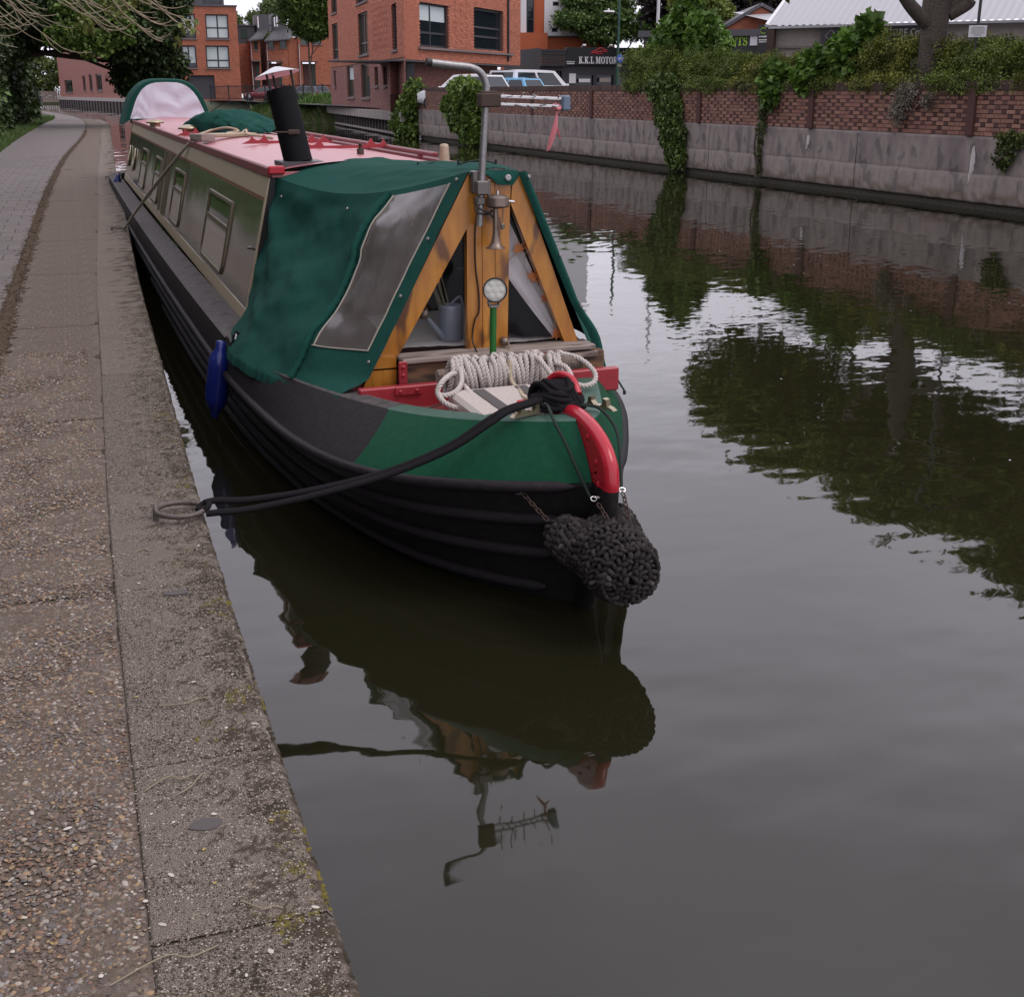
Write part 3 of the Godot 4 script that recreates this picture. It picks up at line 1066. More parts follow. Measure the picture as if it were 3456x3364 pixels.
# ------------------------------------------------------------------ canal wall on the far side
func _right_wall() -> void:
	var w := thing("canal_wall", "long grey concrete canal wall topped with red brick and dark headers", "wall", Vector3(15.2, 0, -37))
	var n := FastNoiseLite.new()
	n.seed = 12
	n.frequency = 1.0
	n.fractal_octaves = 4
	# concrete face, poured in lifts; a ledge throws a dark line just above the water
	var z := 2.0
	var lifts := [[0.13, 0.62], [0.63, 1.25]]
	var cutz := [2.0, -6.0, -14.3, -22.6, -29.0, -36.5, -44.5, -50.5, -57.2]
	for i in cutz.size() - 1:
		var mb := MB.new()
		var rows := []
		var cols := []
		for y in [0.13, 0.16, 0.25, 0.35, 0.45, 0.55, 0.61, 0.625, 0.64, 0.7, 0.8, 0.9, 1.0, 1.1, 1.2, 1.245, 1.25]:
			var row := PackedVector3Array()
			var rc := []
			var m := 60
			for k in m + 1:
				var zz := lerpf(cutz[i] - 0.01, cutz[i + 1] + 0.01, float(k) / m)
				var x := 15.2 + n.get_noise_2d(zz * 1.3, y * 1.3) * 0.02
				if y > 0.61 and y < 0.64: x += 0.012
				if y < 0.6: x -= 0.012
				if y == 0.13 or y == 1.25: x += 0.03
				row.append(Vector3(x, y + n.get_noise_2d(zz * 0.8, 5.0) * 0.02 * float(y > 0.5 and y < 0.8), zz))
				var s := n.get_noise_2d(zz * 2.2, 3.0)          # soot and run-off in drawn-out streaks
				var c := Color(1, 1, 1)
				if y > 0.63:
					var st := clampf((s + 0.15) * 2.2 - (1.25 - y) * (0.6 + 1.2 * n.get_noise_2d(zz * 0.5, 90.0)), 0, 1)
					c = c.lerp(Color(0.60, 0.59, 0.62), st * 0.85)
					var li := n.get_noise_2d(zz * 9.0, y * 9.0 + 40.0) + n.get_noise_2d(zz * 0.7, 61.0) * 0.8
					if y > 0.95 and li > 0.42: c = c.lerp(Color(2.3, 2.25, 2.3), clampf((li - 0.42) * 5.0, 0, 1))
				else:
					var al := n.get_noise_2d(zz * 3.0, y * 4.0)
					c = c.lerp(Color(1.18, 1.08, 0.98), clampf(al + 0.4, 0, 1))
					if y < 0.3 and al > -0.1: c = c.lerp(Color(0.45, 0.42, 0.33), 0.7)
				rc.append(c)
			rows.append(row)
			cols.append(rc)
		mb.grid(rows, false, cols)
		part("concrete_panel", mb.mesh(), M.concrete, w)
	var mb2 := MB.new()
	mb2.box(Vector3(15.52, 0.4, -28.0), Vector3(0.5, 1.6, 58.0))
	part("footing", mb2.mesh(), M.bankwall, w)
	mb2 = MB.new()
	mb2.box(Vector3(15.36, 1.25, -28.0), Vector3(0.30, 0.02, 58.0))
	part("ledge", mb2.mesh(), M.concrete, w)
	# brick upper part
	mb2 = MB.new()
	mb2.box(Vector3(15.365, 1.66, -28.0), Vector3(0.25, 0.80, 58.2))
	part("mortar_bed", mb2.mesh(), M.brick_bed, w)
	var tones := [Color(0.27, 0.135, 0.10), Color(0.30, 0.16, 0.12), Color(0.245, 0.12, 0.095), Color(0.28, 0.15, 0.11), Color(0.22, 0.115, 0.095)]
	bricks(w, Vector3(15.225, 0, -16.2), Vector3(0, 0, -1), Vector3(-1, 0, 0), 0.0, 40.8, 1.262, 2.02, [], tones, Color(0.085, 0.042, 0.036), 295, true, 0.225, 0.0755, 5)
	# weathered soldier coping
	mb2 = MB.new()
	var r := RandomNumberGenerator.new()
	r.seed = 3
	var zc := -16.0
	while zc > -57.0:
		var g := r.randf_range(0.7, 1.3)
		mb2.col = Color(0.088 * g, 0.056 * g, 0.048 * g)
		mb2.box(Vector3(15.355, 2.115 + r.randf_range(-0.004, 0.004), zc), Vector3(0.30 + r.randf_range(-0.006, 0.006), 0.15, 0.066))
		zc -= 0.0755
	var cp := part("coping", mb2.mesh(), M.brick, w)
	cp.set_meta("kind", "stuff")
	mb2 = MB.new()
	mb2.box(Vector3(15.36, 2.10, -28.0), Vector3(0.27, 0.16, 58.0))
	part("coping_bed", mb2.mesh(), M.brick_bed, w)
	for zp in [-19.15, -24.38, -29.6, -36.7, -42.0, -47.3]:
		mb2 = MB.new()
		mb2.cbox(Vector3(15.20, 1.655, zp), Vector3(0.10, 0.79, 0.20), 0.008)
		part("pier", mb2.mesh(), M.piercol, w, "dark red pier let into the brickwork")
	# lime that has run out of the joints below two piers
	for q in [[-24.42, 1.13, 0.80, 0.045], [-18.98, 1.10, 0.42, 0.055], [-30.5, 1.05, 0.72, 0.03]]:
		var mbs := MB.new()
		var rows := []
		for i in 13:
			var f := i / 12.0
			var y := lerpf(q[1], q[2], f)
			var hw: float = q[3] * sin(PI * pow(f, 0.75)) * (1.0 + 0.35 * n.get_noise_2d(f * 9.0, q[0])) + 0.004
			var cx: float = q[0] - 0.06 * f + n.get_noise_2d(f * 3.0, 8.0) * 0.03
			rows.append(PackedVector3Array([Vector3(15.20, y, cx + hw), Vector3(15.172, y, cx + hw * 0.5), Vector3(15.168, y, cx), Vector3(15.172, y, cx - hw * 0.5), Vector3(15.20, y, cx - hw)]))
		mbs.grid(rows, true)
		part("lime_streak", mbs.mesh(), M.lime, w, "white lime deposit running down the concrete")

# ------------------------------------------------------------------ what stands behind the wall
func _right_bank() -> void:
	var g := struct("car_park_ground")
	var mb := MB.new()
	mb.quad(Vector3(15.45, 1.22, 6), Vector3(90, 1.22, 6), Vector3(90, 1.22, -150), Vector3(15.45, 1.22, -150))
	part("tarmac", mb.mesh(), M.tarmac, g)
	_car("parked_car", "white hatchback parked beside the brick flats, seen from behind", Vector3(16.75, 1.22, -55.2), 0.62, 4.1, 1.75, 1.53, M.carwhite, 0)
	_car("parked_car", "light blue car parked between the white hatchback and the white van", Vector3(19.5, 1.22, -57.6), 0.55, 3.9, 1.70, 1.42, M.carblue, 0)
	_car("parked_van", "white van parked facing right behind the canal wall", Vector3(21.2, 1.22, -58.6), -1.05, 4.6, 1.85, 1.78, M.carwhite, 1)
	_motor_shop()
	_white_block()
	_movement_shop()
	_warehouse()
	_posts()

func _car(called: String, label: String, at: Vector3, turn: float, L: float, W: float, Hh: float, paint: Material, kind: int) -> void:
	# nose along local -z
	var t := thing(called, label, "van" if kind == 1 else "car", at)
	var hw := W * 0.5
	var belt := Hh * 0.58
	var mb := MB.new()
	# lower body as a lofted shell along the length
	var st := [[-0.50, 0.34, 0.44, 0.80], [-0.48, 0.24, 0.50, 0.93], [-0.40, 0.20, 0.56, 0.98], [-0.25, 0.19, belt / Hh * 1.02, 1.0], [0.0, 0.19, belt / Hh * 1.03, 1.0], [0.30, 0.19, belt / Hh * 1.05, 1.0], [0.44, 0.22, belt / Hh * 1.04, 0.98], [0.49, 0.28, belt / Hh * 0.95, 0.93], [0.50, 0.36, belt / Hh * 0.8, 0.86]]
	var rows := []
	for s in st:
		var z: float = s[0] * L
		var lo: float = s[1] * Hh * 0.75
		var hi: float = s[2] * Hh
		var w: float = hw * s[3]
		rows.append(PackedVector3Array([Vector3(-w * 0.5, lo, z), Vector3(-w * 0.96, lo + 0.06, z), Vector3(-w, (lo + hi) * 0.5, z), Vector3(-w * 0.97, hi - 0.05, z), Vector3(-w * 0.88, hi, z), Vector3(0, hi + 0.02, z), Vector3(w * 0.88, hi, z), Vector3(w * 0.97, hi - 0.05, z), Vector3(w, (lo + hi) * 0.5, z), Vector3(w * 0.96, lo + 0.06, z), Vector3(w * 0.5, lo, z)]))
	mb.grid(rows)
	for e in [0, st.size() - 1]:
		var rr: PackedVector3Array = rows[e]
		for i in range(1, rr.size() - 1):
			if e == 0: mb.tri(rr[0], rr[i], rr[i + 1])
			else: mb.tri(rr[0], rr[i + 1], rr[i])
	# roof and pillars: stations [z of belt front, roof front, roof back, belt back]
	var zs: Array = [-0.20, -0.02, 0.40, 0.49] if kind == 0 else [-0.36, -0.16, 0.46, 0.495]
	var bw := hw * 0.92
	var rw := hw * (0.74 if kind == 0 else 0.84)
	var yb := belt
	var yt := Hh
	var c := [Vector3(-bw, yb, zs[0] * L), Vector3(bw, yb, zs[0] * L), Vector3(bw, yb, zs[3] * L), Vector3(-bw, yb, zs[3] * L)]
	var r := [Vector3(-rw, yt - 0.06, zs[1] * L), Vector3(rw, yt - 0.06, zs[1] * L), Vector3(rw, yt - 0.05, zs[2] * L), Vector3(-rw, yt - 0.05, zs[2] * L)]
	mb.quad(c[1], c[0], r[0], r[1])
	mb.quad(c[2], c[1], r[1], r[2])
	mb.quad(c[3], c[2], r[2], r[3])
	mb.quad(c[0], c[3], r[3], r[0])
	rows = []
	for i in 7:
		var f := i / 6.0
		var row := PackedVector3Array()
		for j in 9:
			var q := j / 8.0 * 2.0 - 1.0
			row.append(Vector3(q * rw, yt - 0.055 + 0.06 * (1.0 - pow(absf(q), 3.0)) * (0.55 + 0.45 * sin(PI * clampf(f, 0.05, 0.95))), lerpf(zs[1], zs[2], f) * L))
		rows.append(row)
	mb.grid(rows, true)
	var body := _part_local("body", mb.mesh(), paint, t)
	# glass laid into the four sides of the cabin
	var pane := func(a: Vector3, b: Vector3, cc: Vector3, d: Vector3, u0: float, u1: float, v0: float, v1: float) -> void:
		var f := func(u: float, v: float) -> Vector3: return a.lerp(b, u).lerp(d.lerp(cc, u), v)
		var nn := (cc - a).cross(d - b).normalized() * 0.012
		var m2 := MB.new()
		m2.quad(f.call(u0, v0) + nn, f.call(u1, v0) + nn, f.call(u1, v1) + nn, f.call(u0, v1) + nn)
		_part_local("window", m2.mesh(), M.carglass, t)
	pane.call(c[1], c[0], r[0], r[1], 0.06, 0.94, 0.05, 0.92)
	pane.call(c[3], c[2], r[2], r[3], 0.08, 0.92, 0.12, 0.88)
	for sd in [[c[2], c[1], r[1], r[2]], [c[0], c[3], r[3], r[0]]]:
		if sd[0] == c[2]:
			pane.call(sd[0], sd[1], sd[2], sd[3], 0.06, 0.46, 0.08, 0.88)
			pane.call(sd[0], sd[1], sd[2], sd[3], 0.51, 0.90, 0.08, 0.88)
		else:
			pane.call(sd[0], sd[1], sd[2], sd[3], 0.10, 0.49, 0.08, 0.88)
			pane.call(sd[0], sd[1], sd[2], sd[3], 0.54, 0.94, 0.08, 0.88)
	for sx in [-1.0, 1.0]:
		for zz in [-0.31, 0.31]:
			var m3 := MB.new()
			var xf := Transform3D(Basis(Vector3(0, 0, 1), PI * 0.5), Vector3(sx * (hw - 0.1), 0.31, zz * L))
			m3.lathe([Vector2(0.20, 0.11), Vector2(0.29, 0.11), Vector2(0.31, 0.08), Vector2(0.31, -0.08), Vector2(0.29, -0.11), Vector2(0.20, -0.11)], 18, xf)
			var wh := _part_local("wheel", m3.mesh(), M.tyre, t)
			m3 = MB.new()
			m3.lathe([Vector2(0.0, 0.085), Vector2(0.2, 0.095), Vector2(0.2, -0.095), Vector2(0.0, -0.085)], 14, xf)
			_part_local("rim", m3.mesh(), M.alu, wh)
		var m4 := MB.new()
		m4.cbox(Vector3(sx * hw * 0.72, Hh * 0.44, -L * 0.485), Vector3(0.3, 0.14, 0.08), 0.02)
		_part_local("headlight", m4.mesh(), M.lens, t)
		m4 = MB.new()
		m4.cbox(Vector3(sx * hw * 0.82, Hh * 0.5, L * 0.492), Vector3(0.16, 0.28, 0.06), 0.02)
		_part_local("tail_light", m4.mesh(), M.letterred, t)
		m4 = MB.new()
		m4.cbox(Vector3(sx * (hw + 0.08), belt + 0.06, zs[0] * L + 0.25), Vector3(0.18, 0.13, 0.08), 0.03)
		_part_local("mirror", m4.mesh(), paint, t)
	t.rotation.y = turn

# a part whose mesh is given in its thing's own space
func _part_local(called: String, mesh: Mesh, m: Material, parent: Node) -> MeshInstance3D:
	var o := part(called, mesh, m, parent)
	o.position = Vector3.ZERO
	return o

func text_part(parent: Node, called: String, txt: String, font_name: String, size_m: float, at: Vector3, u: Vector3, nrm: Vector3, m: Material, bold := true, width_to := 0.0) -> void:
	var tm := TextMesh.new()
	var f := SystemFont.new()
	f.font_names = PackedStringArray([font_name])
	f.font_weight = 700 if bold else 400
	tm.font = f
	tm.text = txt
	tm.font_size = 64
	tm.pixel_size = size_m / 46.0
	tm.depth = 0.03
	tm.material = m
	var o := MeshInstance3D.new()
	o.name = nm(parent, called)
	o.mesh = tm
	parent.add_child(o)
	var sx := 1.0
	if width_to > 0.0: sx = width_to / maxf(0.01, tm.get_aabb().size.x)
	o.transform = Transform3D(Basis(u * sx, Vector3.UP, nrm), at - base_of(parent))

# lines of print too small to read in the photograph: broken bars
func print_lines(parent: Node, at: Vector3, u: Vector3, nrm: Vector3, lines: Array, m: Material) -> void:
	var mb := MB.new()
	var r := RandomNumberGenerator.new()
	r.seed = 12
	for l in lines:
		var x: float = -l[0] * 0.5
		while x < l[0] * 0.5 - 0.02:
			var w := r.randf_range(0.018, 0.04)
			mb.box(at + u * (x + w * 0.5) + Vector3.UP * l[2], Vector3(w, l[1] * r.randf_range(0.7, 1.0), 0.01), Basis(u, Vector3.UP, nrm))
			x += w + 0.014
	part("small_print", mb.mesh(), m, parent).set_meta("kind", "stuff")

func _motor_shop() -> void:
	var t := thing("motor_shop", "black clad motor dealer building with red car logo and white lettering", "shop", Vector3(32, 1.22, -80))
	var u := Vector3(0.9994, 0, 0.035)
	var nrm := Vector3(-0.035, 0, 0.9994)
	var p0 := Vector3(25, 0, -80)
	var ops := [[6.9, 8.1, 1.4, 3.05], [8.35, 9.5, 1.4, 3.05], [9.8, 11.0, 1.4, 3.05], [4.6, 5.9, 1.3, 3.3]]
	var mb := MB.new()
	facade(mb, p0, u, nrm, 4.4, 13.5, 1.22, 3.7, ops, 0.2)
	var q := p0 + u * 4.4
	mb.quad(q + Vector3(0, 1.22, 0) - nrm * 8, q + Vector3(0, 1.22, 0), q + Vector3(0, 4.7, 0), q + Vector3(0, 4.7, 0) - nrm * 8)
	part("wall", mb.mesh(), M.shopgrey, t)
	mb = MB.new()
	mb.box(p0 + u * 9.0 + Vector3(0, 4.55, 0) - nrm * 4.0, Vector3(9.0, 0.12, 8.0), Basis(u, Vector3.UP, nrm))
	part("roof", mb.mesh(), M.zinc, t)
	for o in ops:
		mb = MB.new()
		mb.box(p0 + u * (o[0] + o[1]) * 0.5 + Vector3.UP * (o[2] + o[3]) * 0.5 - nrm * 0.2, Vector3(o[1] - o[0], o[3] - o[2], 0.02), Basis(u, Vector3.UP, nrm))
		part("shop_window", mb.mesh(), M.glassdark, t)
	var bas := Basis(u, Vector3.UP, nrm)
	mb = MB.new()
	mb.box(p0 + u * 9.8 + Vector3.UP * 4.22 + nrm * 0.18, Vector3(7.4, 1.06, 0.34), bas)
	part("fascia", mb.mesh(), M.signblack, t)
	mb = MB.new()
	for k in 6: mb.box(p0 + u * 5.23 + Vector3.UP * (3.66 + k * 0.175) + nrm * 0.2, Vector3(1.68, 0.15, 0.34 - 0.04 * (k % 2)), bas)
	part("ribbed_panel", mb.mesh(), M.cladding, t)
	text_part(t, "lettering", "K.K.L MOTORS", "Droid Serif", 0.42, p0 + u * 8.36 + Vector3.UP * 3.96 + nrm * 0.37, u, nrm, M.letter, true, 2.86)
	print_lines(t, p0 + u * 6.37 + Vector3.UP * 3.86 + nrm * 0.37, u, nrm, [[0.55, 0.075, 0.0], [0.5, 0.075, -0.115]], M.letter)
	# the red car drawn in a few sweeping strokes
	mb = MB.new()
	var o2 := p0 + u * 8.32 + Vector3.UP * 4.33 + nrm * 0.37
	var px := func(a: float, b: float) -> Vector3: return o2 + u * a + Vector3.UP * b
	mb.tube(spline([px.call(-0.58, 0.03), px.call(-0.42, 0.17), px.call(-0.2, 0.24), px.call(0.0, 0.36), px.call(0.2, 0.37), px.call(0.4, 0.27), px.call(0.57, 0.25)], 6), [0.012, 0.02, 0.025, 0.028, 0.03, 0.03, 0.03, 0.03, 0.03, 0.03, 0.03, 0.03, 0.03, 0.03, 0.03, 0.03, 0.03, 0.03, 0.03, 0.03, 0.03, 0.03, 0.03, 0.03, 0.03, 0.03, 0.03, 0.03, 0.03, 0.03, 0.03, 0.03, 0.03, 0.03, 0.03, 0.02, 0.01], 5)
	mb.tube(spline([px.call(-0.5, 0.05), px.call(-0.28, 0.12), px.call(0.05, 0.16), px.call(0.3, 0.18), px.call(0.55, 0.15)], 6), 0.035, 5)
	mb.tube(spline([px.call(-0.3, 0.06), px.call(0.0, 0.04), px.call(0.18, 0.06), px.call(0.22, 0.0)], 6), 0.03, 5)
	part("car_emblem", mb.mesh(), M.letterred, t)
	# posters and spotlights
	for k in [[6.63, 2.85, 0.46, 0.6, M.letter], [7.47, 2.72, 0.8, 0.22, M.letter], [8.9, 2.76, 0.78, 0.26, M.blind], [10.35, 2.9, 0.3, 0.06, M.letter], [9.82, 3.66, 0.16, 0.16, M.letter]]:
		mb = MB.new()
		mb.box(p0 + u * k[0] + Vector3.UP * k[1] + nrm * 0.03, Vector3(k[2], k[3], 0.02), bas)
		part("poster", mb.mesh(), k[4], t)
	for k in [7.1, 8.95]:
		mb = MB.new()
		mb.tube(PackedVector3Array([p0 + u * k + Vector3.UP * 4.72 + nrm * 0.2, p0 + u * (k + 0.08) + Vector3.UP * 4.84 + nrm * 0.55]), 0.025, 6)
		mb.cbox(p0 + u * (k + 0.1) + Vector3.UP * 4.86 + nrm * 0.6, Vector3(0.22, 0.14, 0.16), 0.03, bas)
		part("spotlight", mb.mesh(), M.alu, t)

func _white_block() -> void:
	var t := thing("white_block", "tall white rendered block with two small windows behind an orange wing", "building", Vector3(34, 1.22, -92))
	var mb := MB.new()
	var u := Vector3(0.9962, 0, 0.0872)
	var nrm := Vector3(-0.0872, 0, 0.9962)
	var p0 := Vector3(20, 0, -92)
	var ops := [[14.42, 14.9, 7.93, 8.23], [14.36, 14.84, 6.15, 6.47], [14.4, 14.88, 9.8, 10.1]]
	facade(mb, p0, u, nrm, 13.8, 17.4, 5.85, 14.0, ops, 0.12)
	var a := p0 + u * 13.8
	mb.quad(a + Vector3(0, 5.85, 0) - nrm * 6, a + Vector3(0, 5.85, 0), a + Vector3(0, 14, 0), a + Vector3(0, 14, 0) - nrm * 6)
	a = p0 + u * 17.4
	mb.quad(a + Vector3(0, 5.85, 0), a + Vector3(0, 5.85, 0) - nrm * 6, a + Vector3(0, 14, 0) - nrm * 6, a + Vector3(0, 14, 0))
	part("wall", mb.mesh(), M.renderwhite, t)
	for o in ops: window(t, p0, u, nrm, o, [], [], M.sill, M.glassdark, 0.0, false, 0.05, 0.06)
	mb = MB.new()
	mb.box(p0 + u * 15.6 + Vector3.UP * 14.05 - nrm * 3, Vector3(3.8, 0.15, 6.2), Basis(u, Vector3.UP, nrm))
	part("roof", mb.mesh(), M.zinc, t)
	var t2 := thing("orange_wing", "orange rendered low wing between the brick flats and the motor shop", "building", Vector3(33, 1.22, -91))
	mb = MB.new()
	var bas := Basis(u, Vector3.UP, nrm)
	mb.box(p0 + u * 15.5 + Vector3.UP * 3.52 - nrm * 2.6, Vector3(7.5, 4.6, 5.0), bas)
	mb.box(p0 + u * 12.55 + Vector3.UP * 3.62 + nrm * 0.4, Vector3(2.25, 4.85, 2.0), bas)
	part("wall", mb.mesh(), M.render, t2)
	mb = MB.new()
	mb.box(p0 + u * 15.5 + Vector3.UP * 5.86 - nrm * 2.55, Vector3(7.7, 0.1, 5.2), bas)
	part("parapet", mb.mesh(), M.zinc, t2)
	# tall stair tower: white strip, dark glazing, orange strip
	var t3 := thing("stair_tower", "orange stair tower with tall dark glazing and a white strip beside the flats", "building", Vector3(31, 1.22, -93))
	mb = MB.new()
	mb.box(p0 + u * 13.0 + Vector3.UP * 10.0 - nrm * 2.0, Vector3(1.55, 8.0, 4.0), bas)
	part("wall", mb.mesh(), M.render, t3)
	mb = MB.new()
	mb.box(p0 + u * 12.22 + Vector3.UP * 10.0 + nrm * 0.06, Vector3(0.36, 8.0, 0.3), bas)
	part("white_strip", mb.mesh(), M.renderwhite, t3)
	window(t3, p0 + nrm * 0.2, u, nrm, [12.44, 12.98, 6.08, 13.8], [], [0.12, 0.22, 0.32, 0.42, 0.52, 0.62, 0.72, 0.82, 0.92], M.darkframe, M.glassdark, 0.0, false, 0.06, 0.1)

func _movement_shop() -> void:
	var ang := deg_to_rad(128)
	var u := Vector3(sin(ang), 0, -cos(ang))
	var nrm := Vector3(-u.z, 0, u.x)
	if nrm.z < 0 and nrm.x > 0: nrm = -nrm
	nrm = Vector3(-absf(nrm.x), 0, absf(nrm.z))
	var p0 := Vector3(24, 0, -52)
	var bas := Basis(u, Vector3.UP, nrm)
	var t := thing("movement_shop", "dark shop with green lettering and grey roof edge above the hedge", "shop", Vector3(26.5, 1.22, -50))
	var mb := MB.new()
	mb.box(p0 + u * 2.4 + Vector3.UP * 2.75 - nrm * 2.0, Vector3(5.0, 3.06, 4.0), bas)
	part("wall", mb.mesh(), M.signblack, t)
	mb = MB.new()
	mb.box(p0 + u * 2.3 + Vector3.UP * 4.36 - nrm * 1.9, Vector3(5.2, 0.26, 4.3), bas)
	part("roof", mb.mesh(), M.zinc, t)
	text_part(t, "lettering", "MOVEMENTS", "Droid Serif", 0.34, p0 + u * 3.12 + Vector3.UP * 4.02 + nrm * 0.02, u, nrm, M.lettergreen, true, 2.45)
	print_lines(t, p0 + u * 3.5 + Vector3.UP * 3.7 + nrm * 0.03, u, nrm, [[0.3, 0.07, 0.0]], M.letter)
	mb = MB.new()
	mb.box(p0 + u * 4.62 + Vector3.UP * 4.1 + nrm * 0.1, Vector3(0.3, 0.5, 0.12), bas)
	part("meter_box", mb.mesh(), M.postwhite, t)
	var sgn := thing("sign_board", "black upright sign with a green curl beside the green lettered shop", "sign", p0 + u * 5.0 + Vector3.UP * 1.22)
	mb = MB.new()
	mb.box(p0 + u * 5.0 + Vector3.UP * 3.2 + nrm * 0.15, Vector3(0.42, 2.9, 0.08), bas)
	part("board", mb.mesh(), M.signblack, sgn)
	mb = MB.new()
	var o := p0 + u * 5.0 + Vector3.UP * 4.42 + nrm * 0.2
	var c := []
	for i in 11:
		var a := -0.9 + i * (TAU - 1.35) / 10.0
		c.append(o + u * (0.11 * sin(a + PI)) + Vector3.UP * (-0.11 * cos(a + PI)))
	mb.tube(spline(c, 4), 0.014, 5)
	part("curl", mb.mesh(), M.lettergreen, sgn)
	print_lines(sgn, p0 + u * 5.0 + Vector3.UP * 4.19 + nrm * 0.2, u, nrm, [[0.33, 0.07, 0.0], [0.33, 0.05, -0.13], [0.3, 0.04, -0.21]], M.letter)
	# brick gable behind
	var ga := deg_to_rad(110)
	var gu := Vector3(sin(ga), 0, -cos(ga))
	var gn := Vector3(gu.z, 0, -gu.x)
	gn = -gn if gn.z < 0 else gn
	gn = Vector3(-absf(gn.x), 0, absf(gn.z))
	var g0 := Vector3(30, 0, -62)
	var h := thing("brick_gable", "red brick gable end with grey verge behind the shops", "building", g0 + gu * 4.5 + Vector3.UP * 1.22)
	mb = MB.new()
	var xf := Transform3D(Basis(gu, Vector3.UP, gn), g0)
	mb.poly(PackedVector2Array([Vector2(1.6, 1.22), Vector2(7.4, 1.22), Vector2(7.4, 4.75), Vector2(4.55, 6.12), Vector2(1.6, 4.4)]), 0.3, xf)
	part("wall", mb.mesh(), M.brickfar, h)
	mb = MB.new()
	for e in [[Vector2(1.3, 4.25), Vector2(4.55, 6.16)], [Vector2(4.55, 6.16), Vector2(7.7, 4.62)]]:
		var a: Vector2 = e[0]
		var b: Vector2 = e[1]
		var d := (b - a).normalized()
		var n2 := Vector2(-d.y, d.x) * 0.16
		mb.poly(PackedVector2Array([a, b, b + n2, a + n2]), 8.0, Transform3D(xf.basis, g0 + gn * 0.2))
	part("roof", mb.mesh(), M.zinc, h)
	# low white roof to its right
	var l := thing("white_roof_shed", "white sheet roof of a low shed right of the brick gable", "building", Vector3(35, 1.22, -56))
	mb = MB.new()
	mb.quad(Vector3(33.2, 4.75, -54), Vector3(37.6, 4.75, -52), Vector3(36.6, 6.0, -60), Vector3(33.5, 5.95, -62))
	part("roof", mb.mesh(), M.corrugated, l)
	mb = MB.new()
	mb.quad(Vector3(33.2, 1.22, -54), Vector3(37.6, 1.22, -52), Vector3(37.6, 4.75, -52), Vector3(33.2, 4.75, -54))
	part("wall", mb.mesh(), M.warewall, l)

func _warehouse() -> void:
	var ang := deg_to_rad(140)
	var u := Vector3(sin(ang), 0, -cos(ang))
	var nrm := Vector3(-absf(u.z), 0, absf(u.x))
	var p0 := Vector3(20, 0, -38)
	var bas := Basis(u, Vector3.UP, nrm)
	var t := thing("warehouse", "long pale warehouse with a grey corrugated roof and dark furniture sign", "building", p0 + u * 7 + Vector3.UP * 1.22)
	var mb := MB.new()
	mb.box(p0 + u * 9.0 + Vector3.UP * 2.56 - nrm * 4.0, Vector3(14.2, 2.68, 8.0), bas)
	part("wall", mb.mesh(), M.warewall, t)
	mb = MB.new()
	mb.box(p0 + u * 9.0 + Vector3.UP * 3.32 + nrm * 0.03, Vector3(14.2, 0.06, 0.08), bas)
	part("string_course", mb.mesh(), M.sill, t)
	# corrugated sheet roof, ribs run up the slope
	mb = MB.new()
	var rows := [PackedVector3Array(), PackedVector3Array()]
	var k := 0
	var tt := 1.75
	while tt < 16.2:
		var lift: float = [0.0, 0.035, 0.035, 0.0][k % 4]
		rows[0].append(p0 + u * tt + Vector3.UP * (3.93 + lift) + nrm * 0.25)
		rows[1].append(p0 + u * (tt + 0.0) + Vector3.UP * (6.4 + lift) - nrm * 4.4)
		tt += 0.055
		k += 1
	mb.grid(rows, false)
	part("roof", mb.mesh(), M.corrugated, t)
	mb = MB.new()
	mb.quad(p0 + u * 1.9 + Vector3.UP * 3.9 - nrm * 8.0, p0 + u * 1.9 + Vector3.UP * 3.9, p0 + u * 1.9 + Vector3.UP * 6.38 - nrm * 4.3, p0 + u * 1.9 + Vector3.UP * 6.38 - nrm * 4.5)
	part("gable", mb.mesh(), M.warewall, t)
	mb = MB.new()
	mb.tube(PackedVector3Array([p0 + u * 1.74 + Vector3.UP * 3.96 + nrm * 0.26, p0 + u * 1.74 + Vector3.UP * 6.44 - nrm * 4.4]), 0.06, 6)
	part("verge_trim", mb.mesh(), M.carwhite, t)
	mb = MB.new()
	mb.box(p0 + u * 9.0 + Vector3.UP * 3.90 + nrm * 0.2, Vector3(14.4, 0.07, 0.10), bas)
	part("gutter", mb.mesh(), M.corrugated, t)
	mb = MB.new()
	mb.box(p0 + u * 5.0 + Vector3.UP * 3.62 + nrm * 0.12, Vector3(3.1, 0.42, 0.08), bas)
	part("sign_panel", mb.mesh(), M.shopgrey, t)
	text_part(t, "sign_lettering", "FURNITURE Co", "Droid Sans", 0.22, p0 + u * 5.62 + Vector3.UP * 3.66 + nrm * 0.18, u, nrm, M.warewall, true, 1.6)
	mb = MB.new()
	var dc := p0 + u * 3.78 + Vector3.UP * 3.62 + nrm * 0.18
	for e in 4:
		var a: Vector2 = [Vector2(0, 0.17), Vector2(0.17, 0), Vector2(0, -0.17), Vector2(-0.17, 0)][e]
		var b: Vector2 = [Vector2(0.17, 0), Vector2(0, -0.17), Vector2(-0.17, 0), Vector2(0, 0.17)][e]
		mb.tube(PackedVector3Array([dc + u * a.x + Vector3.UP * a.y, dc + u * b.x + Vector3.UP * b.y]), 0.012, 5)
	part("diamond_mark", mb.mesh(), M.warewall, t)
	mb = MB.new()
	mb.box(p0 + u * 1.88 + Vector3.UP * 3.1 + nrm * 0.12, Vector3(0.22, 1.75, 0.22), bas)
	part("downpipe_box", mb.mesh(), M.rusty, t)

